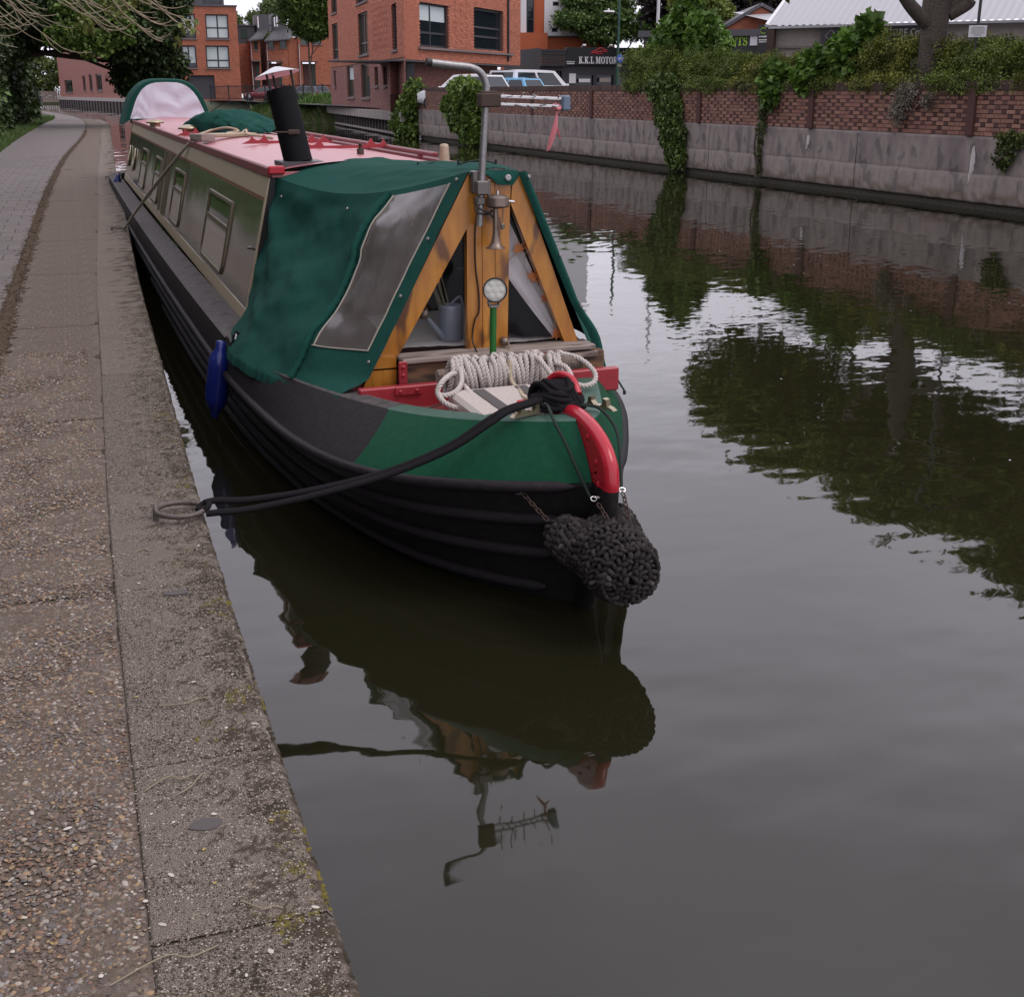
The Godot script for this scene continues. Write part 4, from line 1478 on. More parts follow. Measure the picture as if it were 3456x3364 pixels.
func _posts() -> void:
	# green lamp post with a blue cycle sign
	var t := thing("street_lamp", "green lamp post with a blue round cycle sign before the motor shop", "street lamp", Vector3(27.05, 1.22, -62))
	var mb := MB.new()
	mb.tube(PackedVector3Array([Vector3(27.05, 1.22, -62), Vector3(27.05, 2.6, -62), Vector3(27.06, 4.0, -62), Vector3(27.08, 9.0, -62)]), [0.11, 0.10, 0.07, 0.06], 10)
	part("pole", mb.mesh(), M.postgreen, t)
	mb = MB.new()
	mb.tube(spline([Vector3(27.03, 5.2, -61.95), Vector3(27.0, 5.6, -61.9), Vector3(26.9, 5.78, -61.9), Vector3(26.7, 5.83, -61.9)], 6), 0.035, 8)
	part("arm", mb.mesh(), M.postgreen, t)
	mb = MB.new()
	mb.cbox(Vector3(26.48, 5.84, -61.9), Vector3(0.55, 0.10, 0.24), 0.04)
	mb.cbox(Vector3(26.45, 5.93, -61.9), Vector3(0.1, 0.12, 0.1), 0.02)
	part("lantern", mb.mesh(), M.alu, t)
	mb = MB.new()
	mb.lathe([Vector2(0.0, 0.02), Vector2(0.19, 0.02), Vector2(0.2, 0.0), Vector2(0.19, -0.02), Vector2(0.0, -0.02)], 24, Transform3D(Basis(Vector3.RIGHT, PI * 0.5) , Vector3(27.14, 3.62, -61.86)))
	var sg := part("cycle_sign", mb.mesh(), M.signblue, t, "blue round sign with a white bicycle")
	mb = MB.new()
	for x in [-0.075, 0.075]:
		var ring := PackedVector3Array()
		for i in 14: ring.append(Vector3(27.14 + x + 0.052 * cos(TAU * i / 14), 3.59 + 0.052 * sin(TAU * i / 14), -61.82))
		mb.tube(ring, 0.009, 5, false, true)
	mb.tube(PackedVector3Array([Vector3(27.065, 3.59, -61.82), Vector3(27.11, 3.66, -61.82), Vector3(27.18, 3.66, -61.82), Vector3(27.215, 3.59, -61.82), Vector3(27.18, 3.70, -61.82)]), 0.009, 5)
	part("bicycle_mark", mb.mesh(), M.letter, sg)
	mb = MB.new()
	mb.cbox(Vector3(27.12, 3.28, -61.88), Vector3(0.2, 0.16, 0.03), 0.01)
	part("plate", mb.mesh(), M.sill, t)
	# other posts: [foot, top, radius, material, label]
	for q in [[Vector3(24.5, 1.22, -52), Vector3(24.55, 9.5, -52), 0.07, M.postwhite, "plain white pole rising out of the maple bushes", "pole"], [Vector3(30.9, 1.22, -47.0), Vector3(30.9, 9.5, -47.0), 0.065, M.postdark, "dark lamp post standing before the brick gable", "street lamp"], [Vector3(24.6, 1.22, -38.6), Vector3(24.95, 8.5, -38.6), 0.06, M.postwhite, "leaning white flagpole before the corrugated warehouse", "pole"]]:
		var p := thing("lamp_post" if q[5] == "street lamp" else "pole", q[4], q[5], q[0])
		mb = MB.new()
		mb.tube(PackedVector3Array([q[0], q[0].lerp(q[1], 0.4), q[1]]), [q[2] * 1.25, q[2], q[2] * 0.85], 10)
		part("shaft", mb.mesh(), q[3], p)
		mb = MB.new()
		mb.lathe([Vector2(0.0, 0.05), Vector2(q[2] * 1.6, 0.03), Vector2(q[2] * 1.9, 0.0)], 12, Transform3D(Basis.IDENTITY, q[0]))
		part("foot", mb.mesh(), q[3], p)
		if q[5] == "street lamp":
			mb = MB.new()
			mb.tube(spline([q[0] + Vector3(0.03, 2.75, 0.05), q[0] + Vector3(0.1, 3.05, 0.1), q[0] + Vector3(0.45, 3.15, 0.1), q[0] + Vector3(0.75, 3.14, 0.1)], 6), 0.03, 7)
			part("arm", mb.mesh(), M.postdark, p)
			mb = MB.new()
			mb.cbox(q[0] + Vector3(0.95, 3.14, 0.1), Vector3(0.5, 0.08, 0.2), 0.03)
			part("lantern", mb.mesh(), M.alu, p)
	var s := thing("notice_post", "black post with a small white notice among the hedge at right", "sign", Vector3(15.79, 1.9, -20))
	mb = MB.new()
	mb.tube(PackedVector3Array([Vector3(15.79, 1.9, -20), Vector3(15.8, 6.0, -20)]), 0.028, 8)
	part("post", mb.mesh(), M.postdark, s)
	mb = MB.new()
	mb.cbox(Vector3(15.75, 3.04, -19.94), Vector3(0.31, 0.2, 0.012), 0.004, Basis(Vector3.UP, -0.5))
	var nb := part("notice", mb.mesh(), M.renderwhite, s)
	mb = MB.new()
	for k in 5: mb.box(Vector3(15.746, 3.11 - k * 0.033, -19.931), Vector3([0.2, 0.24, 0.22, 0.24, 0.14][k], 0.010, 0.002), Basis(Vector3.UP, -0.5))
	part("print", mb.mesh(), M.sill, nb)

# ------------------------------------------------------------------ brick flats on the right bank
func _flats() -> void:
	var t := thing("brick_flats", "red brick flats standing on sheet piling at the water beyond the canal wall", "building", Vector3(17, 0, -66))
	var K := Vector3(15.0, 0, -58.6)
	var ul := Vector3(sin(deg_to_rad(4)), 0, -cos(deg_to_rad(4)))
	var nl := Vector3(-cos(deg_to_rad(4)), 0, -sin(deg_to_rad(4)))
	var ur := Vector3(sin(deg_to_rad(40)), 0, -cos(deg_to_rad(40)))
	var nr := Vector3(-ur.z, 0, ur.x)
	nr = Vector3(absf(ur.z), 0, absf(ur.x)) * Vector3(-1, 0, 1)
	nr = Vector3(-0.766, 0, -0.643) if false else Vector3(-cos(deg_to_rad(40)), 0, -sin(deg_to_rad(40)))
	# the right face looks towards the camera: its outward normal is the one with +z
	nr = Vector3(cos(deg_to_rad(40)), 0, sin(deg_to_rad(40)))
	# left, along the water: [t0, t1, y0, y1]
	var ol := [[10.5, 14.0, 3.94, 6.1], [1.75, 3.1, 3.9, 5.95], [22.7, 25.3, 3.96, 6.1], [16.4, 19.2, 1.7, 3.45], [10.5, 13.5, 1.7, 3.45], [7.6, 8.8, 2.3, 3.24], [4.95, 6.05, 2.3, 3.24], [2.0, 3.15, 2.3, 3.24], [24.4, 25.3, 2.35, 3.3], [10.4, 14.4, 6.6, 8.6], [22.6, 25.2, 6.7, 8.8]]
	var mb := MB.new()
	facade(mb, K, ul, nl, 0.0, 27.0, 1.1, 9.0, ol, 0.22)
	part("mortar_wall", mb.mesh(), M.bedred, t)
	var lowred := [Color(0.29, 0.135, 0.115), Color(0.32, 0.15, 0.13), Color(0.26, 0.12, 0.105)]
	var topred := [Color(0.47, 0.165, 0.10), Color(0.51, 0.185, 0.115), Color(0.43, 0.15, 0.092)]
	bricks(t, K, ul, nl, 0.0, 27.0, 1.13, 3.52, ol, lowred, lowred[0], 0, false, 0.225, 0.075, 8)
	bricks(t, K, ul, nl, 0.0, 27.0, 3.53, 7.6, ol, topred, topred[0], 0, false, 0.225, 0.075, 9, [[3.9, 9.2, 3.95, 6.3]])
	var gl := [M.glasslight, M.glassdark, M.glasslight, M.glasslight, M.glasslight, M.glassdark, M.glassdark, M.glassdark, M.glassdark, M.glassdark, M.glassdark]
	for i in ol.size():
		var big: bool = ol[i][1] - ol[i][0] > 2.0
		window(t, K, ul, nl, ol[i], [0.55] if big and i != 3 and i != 4 else [], [0.28] if i in [0, 2] else [], M.darkframe, gl[i], 0.45 if i == 3 else 0.0, true, 0.08, 0.15)
	# right face, set out over a recessed ground floor
	var orr := [[1.66, 5.0, 4.02, 5.98], [8.2, 12.25, 4.08, 6.1], [1.66, 5.0, 6.9, 8.8], [8.2, 12.25, 6.9, 8.8]]
	mb = MB.new()
	facade(mb, K, ur, nr, 0.0, 14.9, 3.40, 9.0, orr, 0.25)
	part("mortar_wall", mb.mesh(), M.bedred, t)
	bricks(t, K, ur, nr, 0.0, 14.9, 3.42, 7.0, orr, topred, topred[0], 290, false, 0.225, 0.075, 10, [[5.6, 7.7, 4.1, 6.4]])
	window(t, K, ur, nr, orr[0], [0.45], [0.33], M.darkframe, M.glassdark, 0.42, false, 0.10, 0.18)
	window(t, K, ur, nr, orr[1], [], [0.33, 0.55], M.darkframe, M.glassdark, 0.0, false, 0.10, 0.18)
	window(t, K, ur, nr, orr[2], [0.45], [0.4], M.darkframe, M.glassdark, 0.3, false, 0.10, 0.18)
	window(t, K, ur, nr, orr[3], [0.45], [0.4], M.darkframe, M.glassdark, 0.0, false, 0.10, 0.18)
	mb = MB.new()
	mb.box(K + ur * 7.5 + Vector3.UP * 3.95 + nr * 0.06, Vector3(12.2, 0.09, 0.2), Basis(ur, Vector3.UP, nr))
	part("ledge", mb.mesh(), M.sill, t)
	mb = MB.new()
	mb.box(K + ur * 12.9 + Vector3.UP * 6.2 + nr * 0.08, Vector3(0.12, 5.2, 0.1), Basis(ur, Vector3.UP, nr))
	part("downpipe", mb.mesh(), M.darkframe, t)
	# soffit and recessed ground floor
	mb = MB.new()
	mb.box(K + ur * 7.45 + Vector3.UP * 3.37 - nr * 2.0, Vector3(14.9, 0.06, 4.0), Basis(ur, Vector3.UP, nr))
	part("soffit", mb.mesh(), M.zinc, t)
	mb = MB.new()
	var q := K - nr * 1.1
	facade(mb, q, ur, nr, 0.6, 14.2, 1.1, 3.36, [], 0.1)
	part("mortar_wall", mb.mesh(), M.bedred, t)
	bricks(t, q, ur, nr, 0.6, 14.2, 1.9, 3.34, [], lowred, lowred[0], 0, false, 0.225, 0.075, 11)
	mb = MB.new()
	mb.box(K + ur * 1.5 + Vector3.UP * 2.25 - nr * 0.5, Vector3(0.4, 2.3, 0.4))
	part("column", mb.mesh(), M.darkframe, t)
	# inside, so that the panes do not open on the void
	mb = MB.new()
	var rt := Vector3.UP * 9.05
	mb.quad(K + rt, K + ur * 14.9 + rt, K + ur * 14.9 + ul * 14.0 + rt, K + ul * 27.0 + rt)
	part("roof", mb.mesh(), M.zinc, t)
	# capping beam and sheet piles
	mb = MB.new()
	mb.cbox(K + ul * 13.2 + Vector3.UP * 0.91 + nl * 0.05, Vector3(0.7, 0.43, 27.8), 0.02, Basis(-nl, Vector3.UP, -ul))
	part("capping_beam", mb.mesh(), M.band, t)
	var tt := 0.2
	while tt < 27.0:
		mb = MB.new()
		var a := K + nl * 0.12
		var p := [0.0, 0.34, 0.5, 0.84]
		var d := [0.0, 0.0, -0.28, -0.28]
		for i in 3:
			var p1: Vector3 = a + ul * (tt + p[i]) + nl * d[i]
			var p2: Vector3 = a + ul * (tt + p[i + 1]) + nl * d[i + 1]
			mb.quad(p2 + Vector3.UP * -0.5, p1 + Vector3.UP * -0.5, p1 + Vector3.UP * 0.7, p2 + Vector3.UP * 0.7)
		var p3 := a + ul * (tt + 0.84) - nl * 0.28
		var p4 := a + ul * (tt + 1.0)
		mb.quad(p4 + Vector3.UP * -0.5, p3 + Vector3.UP * -0.5, p3 + Vector3.UP * 0.7, p4 + Vector3.UP * 0.7)
		part("sheet_pile", mb.mesh(), M.pile, t)
		tt += 1.0
	mb = MB.new()
	mb.box(K + ul * 13.2 + Vector3.UP * 0.12 + nl * 0.15, Vector3(0.08, 0.10, 27.0), Basis(-nl, Vector3.UP, -ul))
	part("waling", mb.mesh(), M.band, t)

# ------------------------------------------------------------------ houses across the grass bank
func _far_houses() -> void:
	var g := struct("grass_bank_ground")
	var mb := MB.new()
	var rows := []
	var line := [[-82.0, 16.6], [-90.0, 15.6], [-97.0, 14.9], [-112.0, 15.0], [-140.0, 14.8], [-166.0, 10.0]]
	for f in [[-0.1, -0.3], [0.3, 0.35], [1.2, 0.8], [3.0, 1.25], [30.0, 1.45]]:
		var row := PackedVector3Array()
		for l in line: row.append(Vector3(l[1] + f[0], f[1], l[0]))
		rows.append(row)
	mb.grid(rows)
	part("bank_soil", mb.mesh(), M.soil, g)
	# grass and reeds on it
	var blade := _blade_mesh(6)
	var xf := []
	var cl := []
	for i in 9000:
		var z := rng.randf_range(-112.0, -82.0)
		var bx := tab([[-140.0, 14.8], [-112.0, 15.0], [-97.0, 14.9], [-90.0, 15.6], [-82.0, 16.6]], z)
		var f := rng.randf()
		var x := bx + 0.05 + f * 4.2
		var y := tab([[0.0, 0.0], [0.3, 0.35], [1.2, 0.8], [3.0, 1.25], [5.0, 1.3]], x - bx)
		var sc := rng.randf_range(0.3, 0.62) * (0.75 + 0.5 * sin(z * 0.9 + x))
		sc = maxf(sc, 0.2)
		xf.append(Transform3D(Basis(Vector3.UP, rng.randf() * TAU).scaled(Vector3(sc, sc, sc)), Vector3(x, y - 0.05, z)))
		var b := rng.randf_range(0.75, 1.25)
		var dry := rng.randf() < (0.34 if x - bx < 1.1 else 0.1)
		cl.append(Color(0.19 * b, 0.165 * b, 0.085 * b) if dry else Color(0.085 * b, 0.165 * b, 0.028 * b))
	var gm := multi("bank_grass", blade, xf, cl, self)
	gm.set_meta("label", "tall bright green grass and reeds on the far bank below the fence")
	gm.set_meta("category", "grass")
	# three-storey block at left
	var t := thing("apartment_block", "orange brick apartment block with big white-blinded windows left of the terrace", "building", Vector3(12.3, 1.4, -118))
	var a := deg_to_rad(94)
	var u := Vector3(sin(a), 0, -cos(a))
	var n := Vector3(-u.z, 0, u.x) * Vector3(-1, 0, 1)
	n = Vector3(-cos(a) * 0.0 - 0.07, 0, 0.9976)
	var p0 := Vector3(8, 0, -118)
	var ops := [[4.45, 6.4, 6.42, 8.4], [4.3, 6.3, 4.0, 5.85], [2.6, 4.9, 1.4, 3.4], [2.2, 3.6, 6.42, 8.4], [2.2, 3.5, 4.0, 5.85]]
	mb = MB.new()
	facade(mb, p0, u, n, 0.0, 7.15, 1.3, 9.05, ops, 0.3)
	var c := p0 + u * 7.15
	mb.quad(c + Vector3.UP * 1.3, c + Vector3.UP * 1.3 - n * 9, c + Vector3.UP * 9.05 - n * 9, c + Vector3.UP * 9.05)
	part("wall", mb.mesh(), M.brickfar, t)
	window(t, p0, u, n, ops[0], [0.52], [0.45], M.darkframe, M.glassdark, 1.0, true, 0.1, 0.25)
	window(t, p0, u, n, ops[1], [0.52], [0.35], M.darkframe, M.glassdark, 1.0, true, 0.1, 0.25)
	window(t, p0, u, n, ops[3], [0.5], [], M.darkframe, M.glassdark, 0.8, true, 0.1, 0.25)
	window(t, p0, u, n, ops[4], [0.5], [], M.darkframe, M.glassdark, 0.8, true, 0.1, 0.25)
	mb = MB.new()
	mb.box(p0 + u * 3.75 + Vector3.UP * 2.4 - n * 0.3, Vector3(2.3, 2.0, 0.06), Basis(u, Vector3.UP, n))
	part("garage_door", mb.mesh(), M.shopgrey, t)
	mb = MB.new()
	mb.box(p0 + u * 3.57 + Vector3.UP * 9.1 - n * 4.4, Vector3(7.3, 0.12, 9.0), Basis(u, Vector3.UP, n))
	part("parapet", mb.mesh(), M.zinc, t)
	mb = MB.new()
	facade(mb, p0 - n * 1.2, u, n, 0.5, 6.2, 9.1, 11.6, [[4.4, 6.0, 9.3, 11.2]], 0.2)
	part("attic_storey", mb.mesh(), M.zinc, t)
	window(t, p0 - n * 1.2, u, n, [4.4, 6.0, 9.3, 11.2], [0.5], [], M.darkframe, M.glassdark, 0.4, false, 0.1, 0.15)
	# lower link with grey attic behind
	var lk := thing("link_house", "low orange brick house with grey attic between block and terrace", "building", Vector3(16, 1.4, -122))
	mb = MB.new()
	mb.box(Vector3(15.9, 4.0, -123.0), Vector3(2.6, 4.3, 4.0))
	part("wall", mb.mesh(), M.brickfar, lk)
	mb = MB.new()
	mb.box(Vector3(15.9, 6.9, -123.2), Vector3(2.5, 1.5, 3.8))
	part("attic", mb.mesh(), M.zinc, lk)
	for k in [[15.35, 7.0], [16.2, 7.0]]:
		mb = MB.new()
		mb.box(Vector3(k[0], k[1], -121.27), Vector3(0.6, 0.8, 0.05))
		part("attic_window", mb.mesh(), M.glasslight, lk)
	mb = MB.new()
	mb.box(Vector3(15.45, 4.15, -120.97), Vector3(0.32, 0.42, 0.06))
	part("small_window", mb.mesh(), M.darkframe, lk)
	mb = MB.new()
	mb.box(Vector3(15.9, 7.72, -123.2), Vector3(2.8, 0.12, 4.2))
	part("roof", mb.mesh(), M.zinc, lk)
	_terrace_house(16.45, 17.3, 7.5, "narrow orange brick terrace house with a steep zinc roof", true)
	_terrace_house(17.85, 19.75, 7.6, "orange brick terrace house with zinc roof and two attic windows", true)
	_terrace_house(20.75, 25.6, 6.1, "orange brick terrace house with flat parapet behind the round tree", false)
	# fence and cars behind it
	var f := thing("metal_fence", "black metal railing fence along the top of the grass bank", "fence", Vector3(15.5, 1.2, -100))
	var fa := Vector3(11.0, 1.28, -104.0)
	var fb := Vector3(21.0, 1.36, -95.0)
	mb = MB.new()
	for y in [0.25, 1.12]: mb.tube(PackedVector3Array([fa + Vector3.UP * y, fb + Vector3.UP * y]), 0.025, 5)
	part("rail", mb.mesh(), M.fence, f)
	for i in 9:
		mb = MB.new()
		var p := fa.lerp(fb, i / 8.0)
		mb.tube(PackedVector3Array([p + Vector3.UP * -0.2, p + Vector3.UP * 1.25]), 0.045, 6)
		part("post", mb.mesh(), M.fence, f)
	for i in 150:
		mb = MB.new()
		var p := fa.lerp(fb, (i + 0.5) / 150.0)
		mb.box(p + Vector3.UP * 0.66, Vector3(0.022, 1.1, 0.022))
		part("bar", mb.mesh(), M.fence, f)
	_car("parked_car", "dark red car parked behind the black railing fence", Vector3(15.6, 1.35, -105.5), 0.5, 4.0, 1.7, 1.1, M.carred, 0)
	_car("parked_car", "silver grey car parked behind the fence right of the red car", Vector3(18.6, 1.35, -105.0), 0.6, 4.2, 1.75, 1.15, M.cargrey, 0)

func _terrace_house(x0: float, x1: float, ridge: float, label: String, pitched: bool) -> void:
	var t := thing("terrace_house", label, "house", Vector3((x0 + x1) * 0.5, 1.4, -120), "terrace houses beyond the grass bank")
	var w := x1 - x0
	var z := -119.6
	var top := 6.5 if pitched else 6.1
	var p0 := Vector3(x0, 0, z)
	var u := Vector3.RIGHT
	var n := Vector3.BACK
	var ops := []
	if pitched and w > 1.2: ops = [[0.15, 0.72, 5.72, 6.4], [1.22, 1.82, 5.8, 6.42]]
	elif pitched: ops = [[0.3, 0.66, 5.6, 6.3]]
	else: ops = [[0.2, 0.9, 6.15, 6.9], [1.3, 2.1, 6.15, 6.9]]
	var door := [w * 0.06, w * 0.06 + minf(1.15, w * 0.75), 1.4, 4.65]
	var mb := MB.new()
	facade(mb, p0, u, n, 0.0, w, 1.3, top + (0.0 if pitched else 0.9), ops + [door], 0.18)
	mb.quad(p0 + Vector3(0, 1.3, -7), p0 + Vector3(0, 1.3, 0), p0 + Vector3(0, top, 0), p0 + Vector3(0, top, -7))
	mb.quad(p0 + Vector3(w, 1.3, 0), p0 + Vector3(w, 1.3, -7), p0 + Vector3(w, top, -7), p0 + Vector3(w, top, 0))
	part("wall", mb.mesh(), M.brickfar, t)
	if w > 1.2 and pitched:
		# the return between this house and the next
		mb = MB.new()
		mb.box(Vector3(x1 + 0.55, 3.9, z - 1.2), Vector3(1.0, 5.6, 2.0))
		part("return_wall", mb.mesh(), M.brickfar, t)
	for o in ops: window(t, p0, u, n, o, [], [], M.darkframe, M.glasslight, 0.0, true, 0.05, 0.1)
	mb = MB.new()
	mb.box(p0 + Vector3((door[0] + door[1]) * 0.5, 2.9, -0.15), Vector3(door[1] - door[0], 3.1, 0.05))
	var d := part("door", mb.mesh(), M.piercol, t)
	mb = MB.new()
	mb.box(p0 + Vector3(door[1] - 0.14, 3.0, -0.1), Vector3(0.24, 2.6, 0.04))
	part("side_light", mb.mesh(), M.glasslight, d)
	mb = MB.new()
	mb.box(p0 + Vector3((door[0] + door[1]) * 0.5, 4.62, 0.25), Vector3(door[1] - door[0] + 0.2, 0.1, 0.9))
	part("porch_roof", mb.mesh(), M.zinc, t)
	mb = MB.new()
	mb.tube(PackedVector3Array([p0 + Vector3(0.04, 1.4, 0.06), p0 + Vector3(0.04, top, 0.06)]), 0.035, 6)
	part("downpipe", mb.mesh(), M.postwhite, t)
	if pitched:
		# steep zinc roof that oversails, standing seams
		mb = MB.new()
		var e := 0.28
		mb.quad(Vector3(x0 - e, 6.35, z + 0.9), Vector3(x1 + 0.15, 6.55, z + 0.9), Vector3(x1 + 1.35, ridge + 0.35, z - 1.8), Vector3(x0 + 1.3, ridge, z - 1.8))
		mb.quad(Vector3(x1 + 0.15, 6.45, z + 0.9), Vector3(x1 + 1.35, ridge + 0.25, z - 1.8), Vector3(x1 + 1.35, ridge + 0.35, z - 1.8), Vector3(x1 + 0.15, 6.55, z + 0.9))
		mb.quad(Vector3(x0 - e, 6.25, z + 0.9), Vector3(x1 + 0.15, 6.45, z + 0.9), Vector3(x1 + 0.15, 6.55, z + 0.9), Vector3(x0 - e, 6.35, z + 0.9))
		mb.quad(Vector3(x1 + 0.15, 6.45, z + 0.9), Vector3(x0 - e, 6.25, z + 0.9), Vector3(x0, 6.4, z - 0.2), Vector3(x1, 6.55, z - 0.2))
		var rf := part("roof", mb.mesh(), M.zinc, t)
		mb = MB.new()
		for i in 7:
			var s := i / 6.0
			mb.tube(PackedVector3Array([Vector3(lerpf(x0 - e, x1 + 0.15, s), lerpf(6.36, 6.56, s) + 0.01, z + 0.9), Vector3(lerpf(x0 + 1.3, x1 + 1.35, s), lerpf(ridge, ridge + 0.35, s) + 0.01, z - 1.8)]), 0.018, 4)
		part("standing_seam", mb.mesh(), M.zinc, rf)
		mb = MB.new()
		var dw := 1.1
		var dx := x0 + (0.85 if w < 1.2 else 0.95)
		mb.box(Vector3(dx + dw * 0.5, 7.85 + 0.1 * w, z - 2.4), Vector3(dw, 1.4, 2.6))
		var dm := part("dormer", mb.mesh(), M.zinc, rf)
		for k in ([0.1] if w < 1.2 else [0.08, 0.3]):
			mb = MB.new()
			mb.box(Vector3(dx + k, 7.9 + 0.1 * w, z - 1.08), Vector3(0.11, 0.95, 0.05))
			_sub("dormer_window", mb.mesh(), M.letter, rf)
	else:
		mb = MB.new()
		mb.box(Vector3((x0 + x1) * 0.5, 6.95, z - 2.0), Vector3(w + 0.1, 0.12, 4.2))
		part("roof", mb.mesh(), M.zinc, t)

func _sub(called: String, mesh: Mesh, m: Material, parent: Node) -> void:
	part(called, mesh, m, parent)

# ------------------------------------------------------------------ far reach seen under the trees
func _far_left() -> void:
	var t := thing("waterside_block", "pinkish brick block on dark sheet piling far off under the trees", "building", Vector3(4, 0, -200))
	var a := deg_to_rad(-7.5)
	var u := Vector3(sin(a), 0, -cos(a))
	var n := Vector3(-cos(a), 0, -sin(a))
	n = Vector3(-0.9914, 0, 0.1305)
	var p0 := Vector3(8.1, 0, -168.7)
	var ops := [[48.0, 56.5, 1.9, 3.8], [34.6, 37.3, 2.15, 4.3], [28.4, 31.2, 2.15, 4.4], [20.2, 25.0, 2.15, 4.4], [6.0, 10.0, 2.15, 4.4]]
	var mb := MB.new()
	facade(mb, p0, u, n, -4.0, 62.5, 1.2, 8.0, ops, 0.3)
	var c := p0 + u * 62.5
	mb.quad(c + Vector3.UP * 1.2, c + Vector3.UP * 1.2 - n * 10, c + Vector3.UP * 8 - n * 10, c + Vector3.UP * 8)
	part("wall", mb.mesh(), M.brickpink, t)
	for i in ops.size(): window(t, p0, u, n, ops[i], [0.5], [], M.darkframe, M.glassdark, 0.0, true, 0.2, 0.2)
	mb = MB.new()
	mb.box(p0 + u * 29.5 + Vector3.UP * 8.1 - n * 5, Vector3(10, 0.2, 67), Basis(-n, Vector3.UP, -u))
	part("roof", mb.mesh(), M.zinc, t)
	mb = MB.new()
	mb.box(p0 + u * 29.0 + Vector3.UP * 1.05 + n * 0.1, Vector3(0.8, 0.45, 68), Basis(-n, Vector3.UP, -u))
	part("capping_beam", mb.mesh(), M.band, t)
	var tt := -4.0
	while tt < 62.0:
		mb = MB.new()
		var p := p0 + u * tt + n * 0.2
		mb.box(p + Vector3.UP * 0.3, Vector3(0.5, 1.3, 1.5), Basis(-n, Vector3.UP, -u))
		part("sheet_pile", mb.mesh(), M.pile, t)
		mb = MB.new()
		mb.box(p + u * 1.25 + Vector3.UP * 0.3 - n * 0.35, Vector3(0.4, 1.3, 1.1), Basis(-n, Vector3.UP, -u))
		part("sheet_pile", mb.mesh(), M.pile, t)
		tt += 2.5
	# distant timber fence and bank at the turn
	var f := thing("timber_fence", "weathered timber fence at the far turn of the canal", "fence", Vector3(-3, 0.4, -236))
	for i in 26:
		mb = MB.new()
		mb.box(Vector3(-9.0 + i * 0.36, 1.2, -236.0 - 0.1 * i), Vector3(0.32, 1.9, 0.06))
		part("board", mb.mesh(), M.greywood, f)
	for y in [0.7, 1.6]:
		mb = MB.new()
		mb.box(Vector3(-4.5, y, -237.6), Vector3(9.4, 0.12, 0.08), Basis(Vector3.UP, 0.27))
		part("rail", mb.mesh(), M.greywood, f)
	var g := struct("far_bank_ground")
	mb = MB.new()
	mb.quad(Vector3(-40, 0.35, -234), Vector3(2, 0.35, -238), Vector3(10, 0.9, -300), Vector3(-40, 0.9, -300))
	mb.quad(Vector3(-40, -0.3, -233.9), Vector3(2, -0.3, -237.9), Vector3(2, 0.35, -238), Vector3(-40, 0.35, -234))
	part("soil", mb.mesh(), M.soil, g)
	# a second boat beyond the bend, only its stern quarter shows
	var b := thing("moored_boat", "dark boat with a white band moored beyond the bend of the towpath", "boat", Vector3(-2.6, 0, -138))
	mb = MB.new()
	var rows := []
	for s in [[-0.2, 0.15], [0.45, 0.35]]:
		var row := PackedVector3Array()
		for k in 12:
			var q := -PI * 0.5 + PI * k / 11.0
			row.append(Vector3(-2.75 + 1.0 * sin(q), s[0], -136.0 + 1.1 * -cos(q) * -1.0 + s[1]))
		rows.append(row)
	mb.grid(rows)
	mb.box(Vector3(-2.75, 0.12, -143.0), Vector3(2.0, 0.66, 14.0))
	part("hull", mb.mesh(), M.hull, b)
	mb = MB.new()
	mb.box(Vector3(-2.75, 0.52, -136.2), Vector3(1.9, 0.16, 1.4))
	part("white_band", mb.mesh(), M.white, b)
	mb = MB.new()
	mb.cbox(Vector3(-2.75, 1.15, -143.5), Vector3(1.7, 1.1, 12.0), 0.05)
	part("cabin", mb.mesh(), M.black, b)

# ------------------------------------------------------------------ the narrowboat
# Half widths against distance from the nose at three levels; centre line x = 1.82, nose at z = -4.4, stern near z = -25.4.
const HW_WATER := [[0.0, 0.0], [0.1, 0.075], [0.3, 0.19], [0.55, 0.32], [0.9, 0.48], [1.26, 0.62], [1.65, 0.745], [2.2, 0.85], [2.86, 0.92], [4.0, 0.985], [6.0, 1.03], [30.0, 1.04]]
const HW_STRAKE := [[0.0, 0.03], [0.06, 0.12], [0.16, 0.235], [0.3, 0.36], [0.46, 0.49], [0.75, 0.655], [1.05, 0.775], [1.4, 0.88], [1.8, 0.955], [2.6, 1.03], [3.5, 1.06], [30.0, 1.06]]
const HW_DECK := [[0.0, 0.03], [0.08, 0.115], [0.2, 0.215], [0.4, 0.35], [0.7, 0.50], [1.0, 0.615], [1.5, 0.785], [2.0, 0.91], [2.7, 1.01], [3.5, 1.035], [30.0, 1.04]]
var boat: Node3D
const BX := 1.82
const BZ := -4.4

func strake_y(q: float) -> float: return 0.425 + 0.125 * exp(-maxf(q, 0.0) / 0.9)
func deck_y(q: float) -> float: return 0.605 + 0.165 * exp(-maxf(q, 0.0) / 1.0)
func stern_f(q: float) -> float:
	if q < 19.3: return 1.0
	return sqrt(maxf(0.0, 1.0 - pow((q - 19.3) / 1.75, 2.0)))

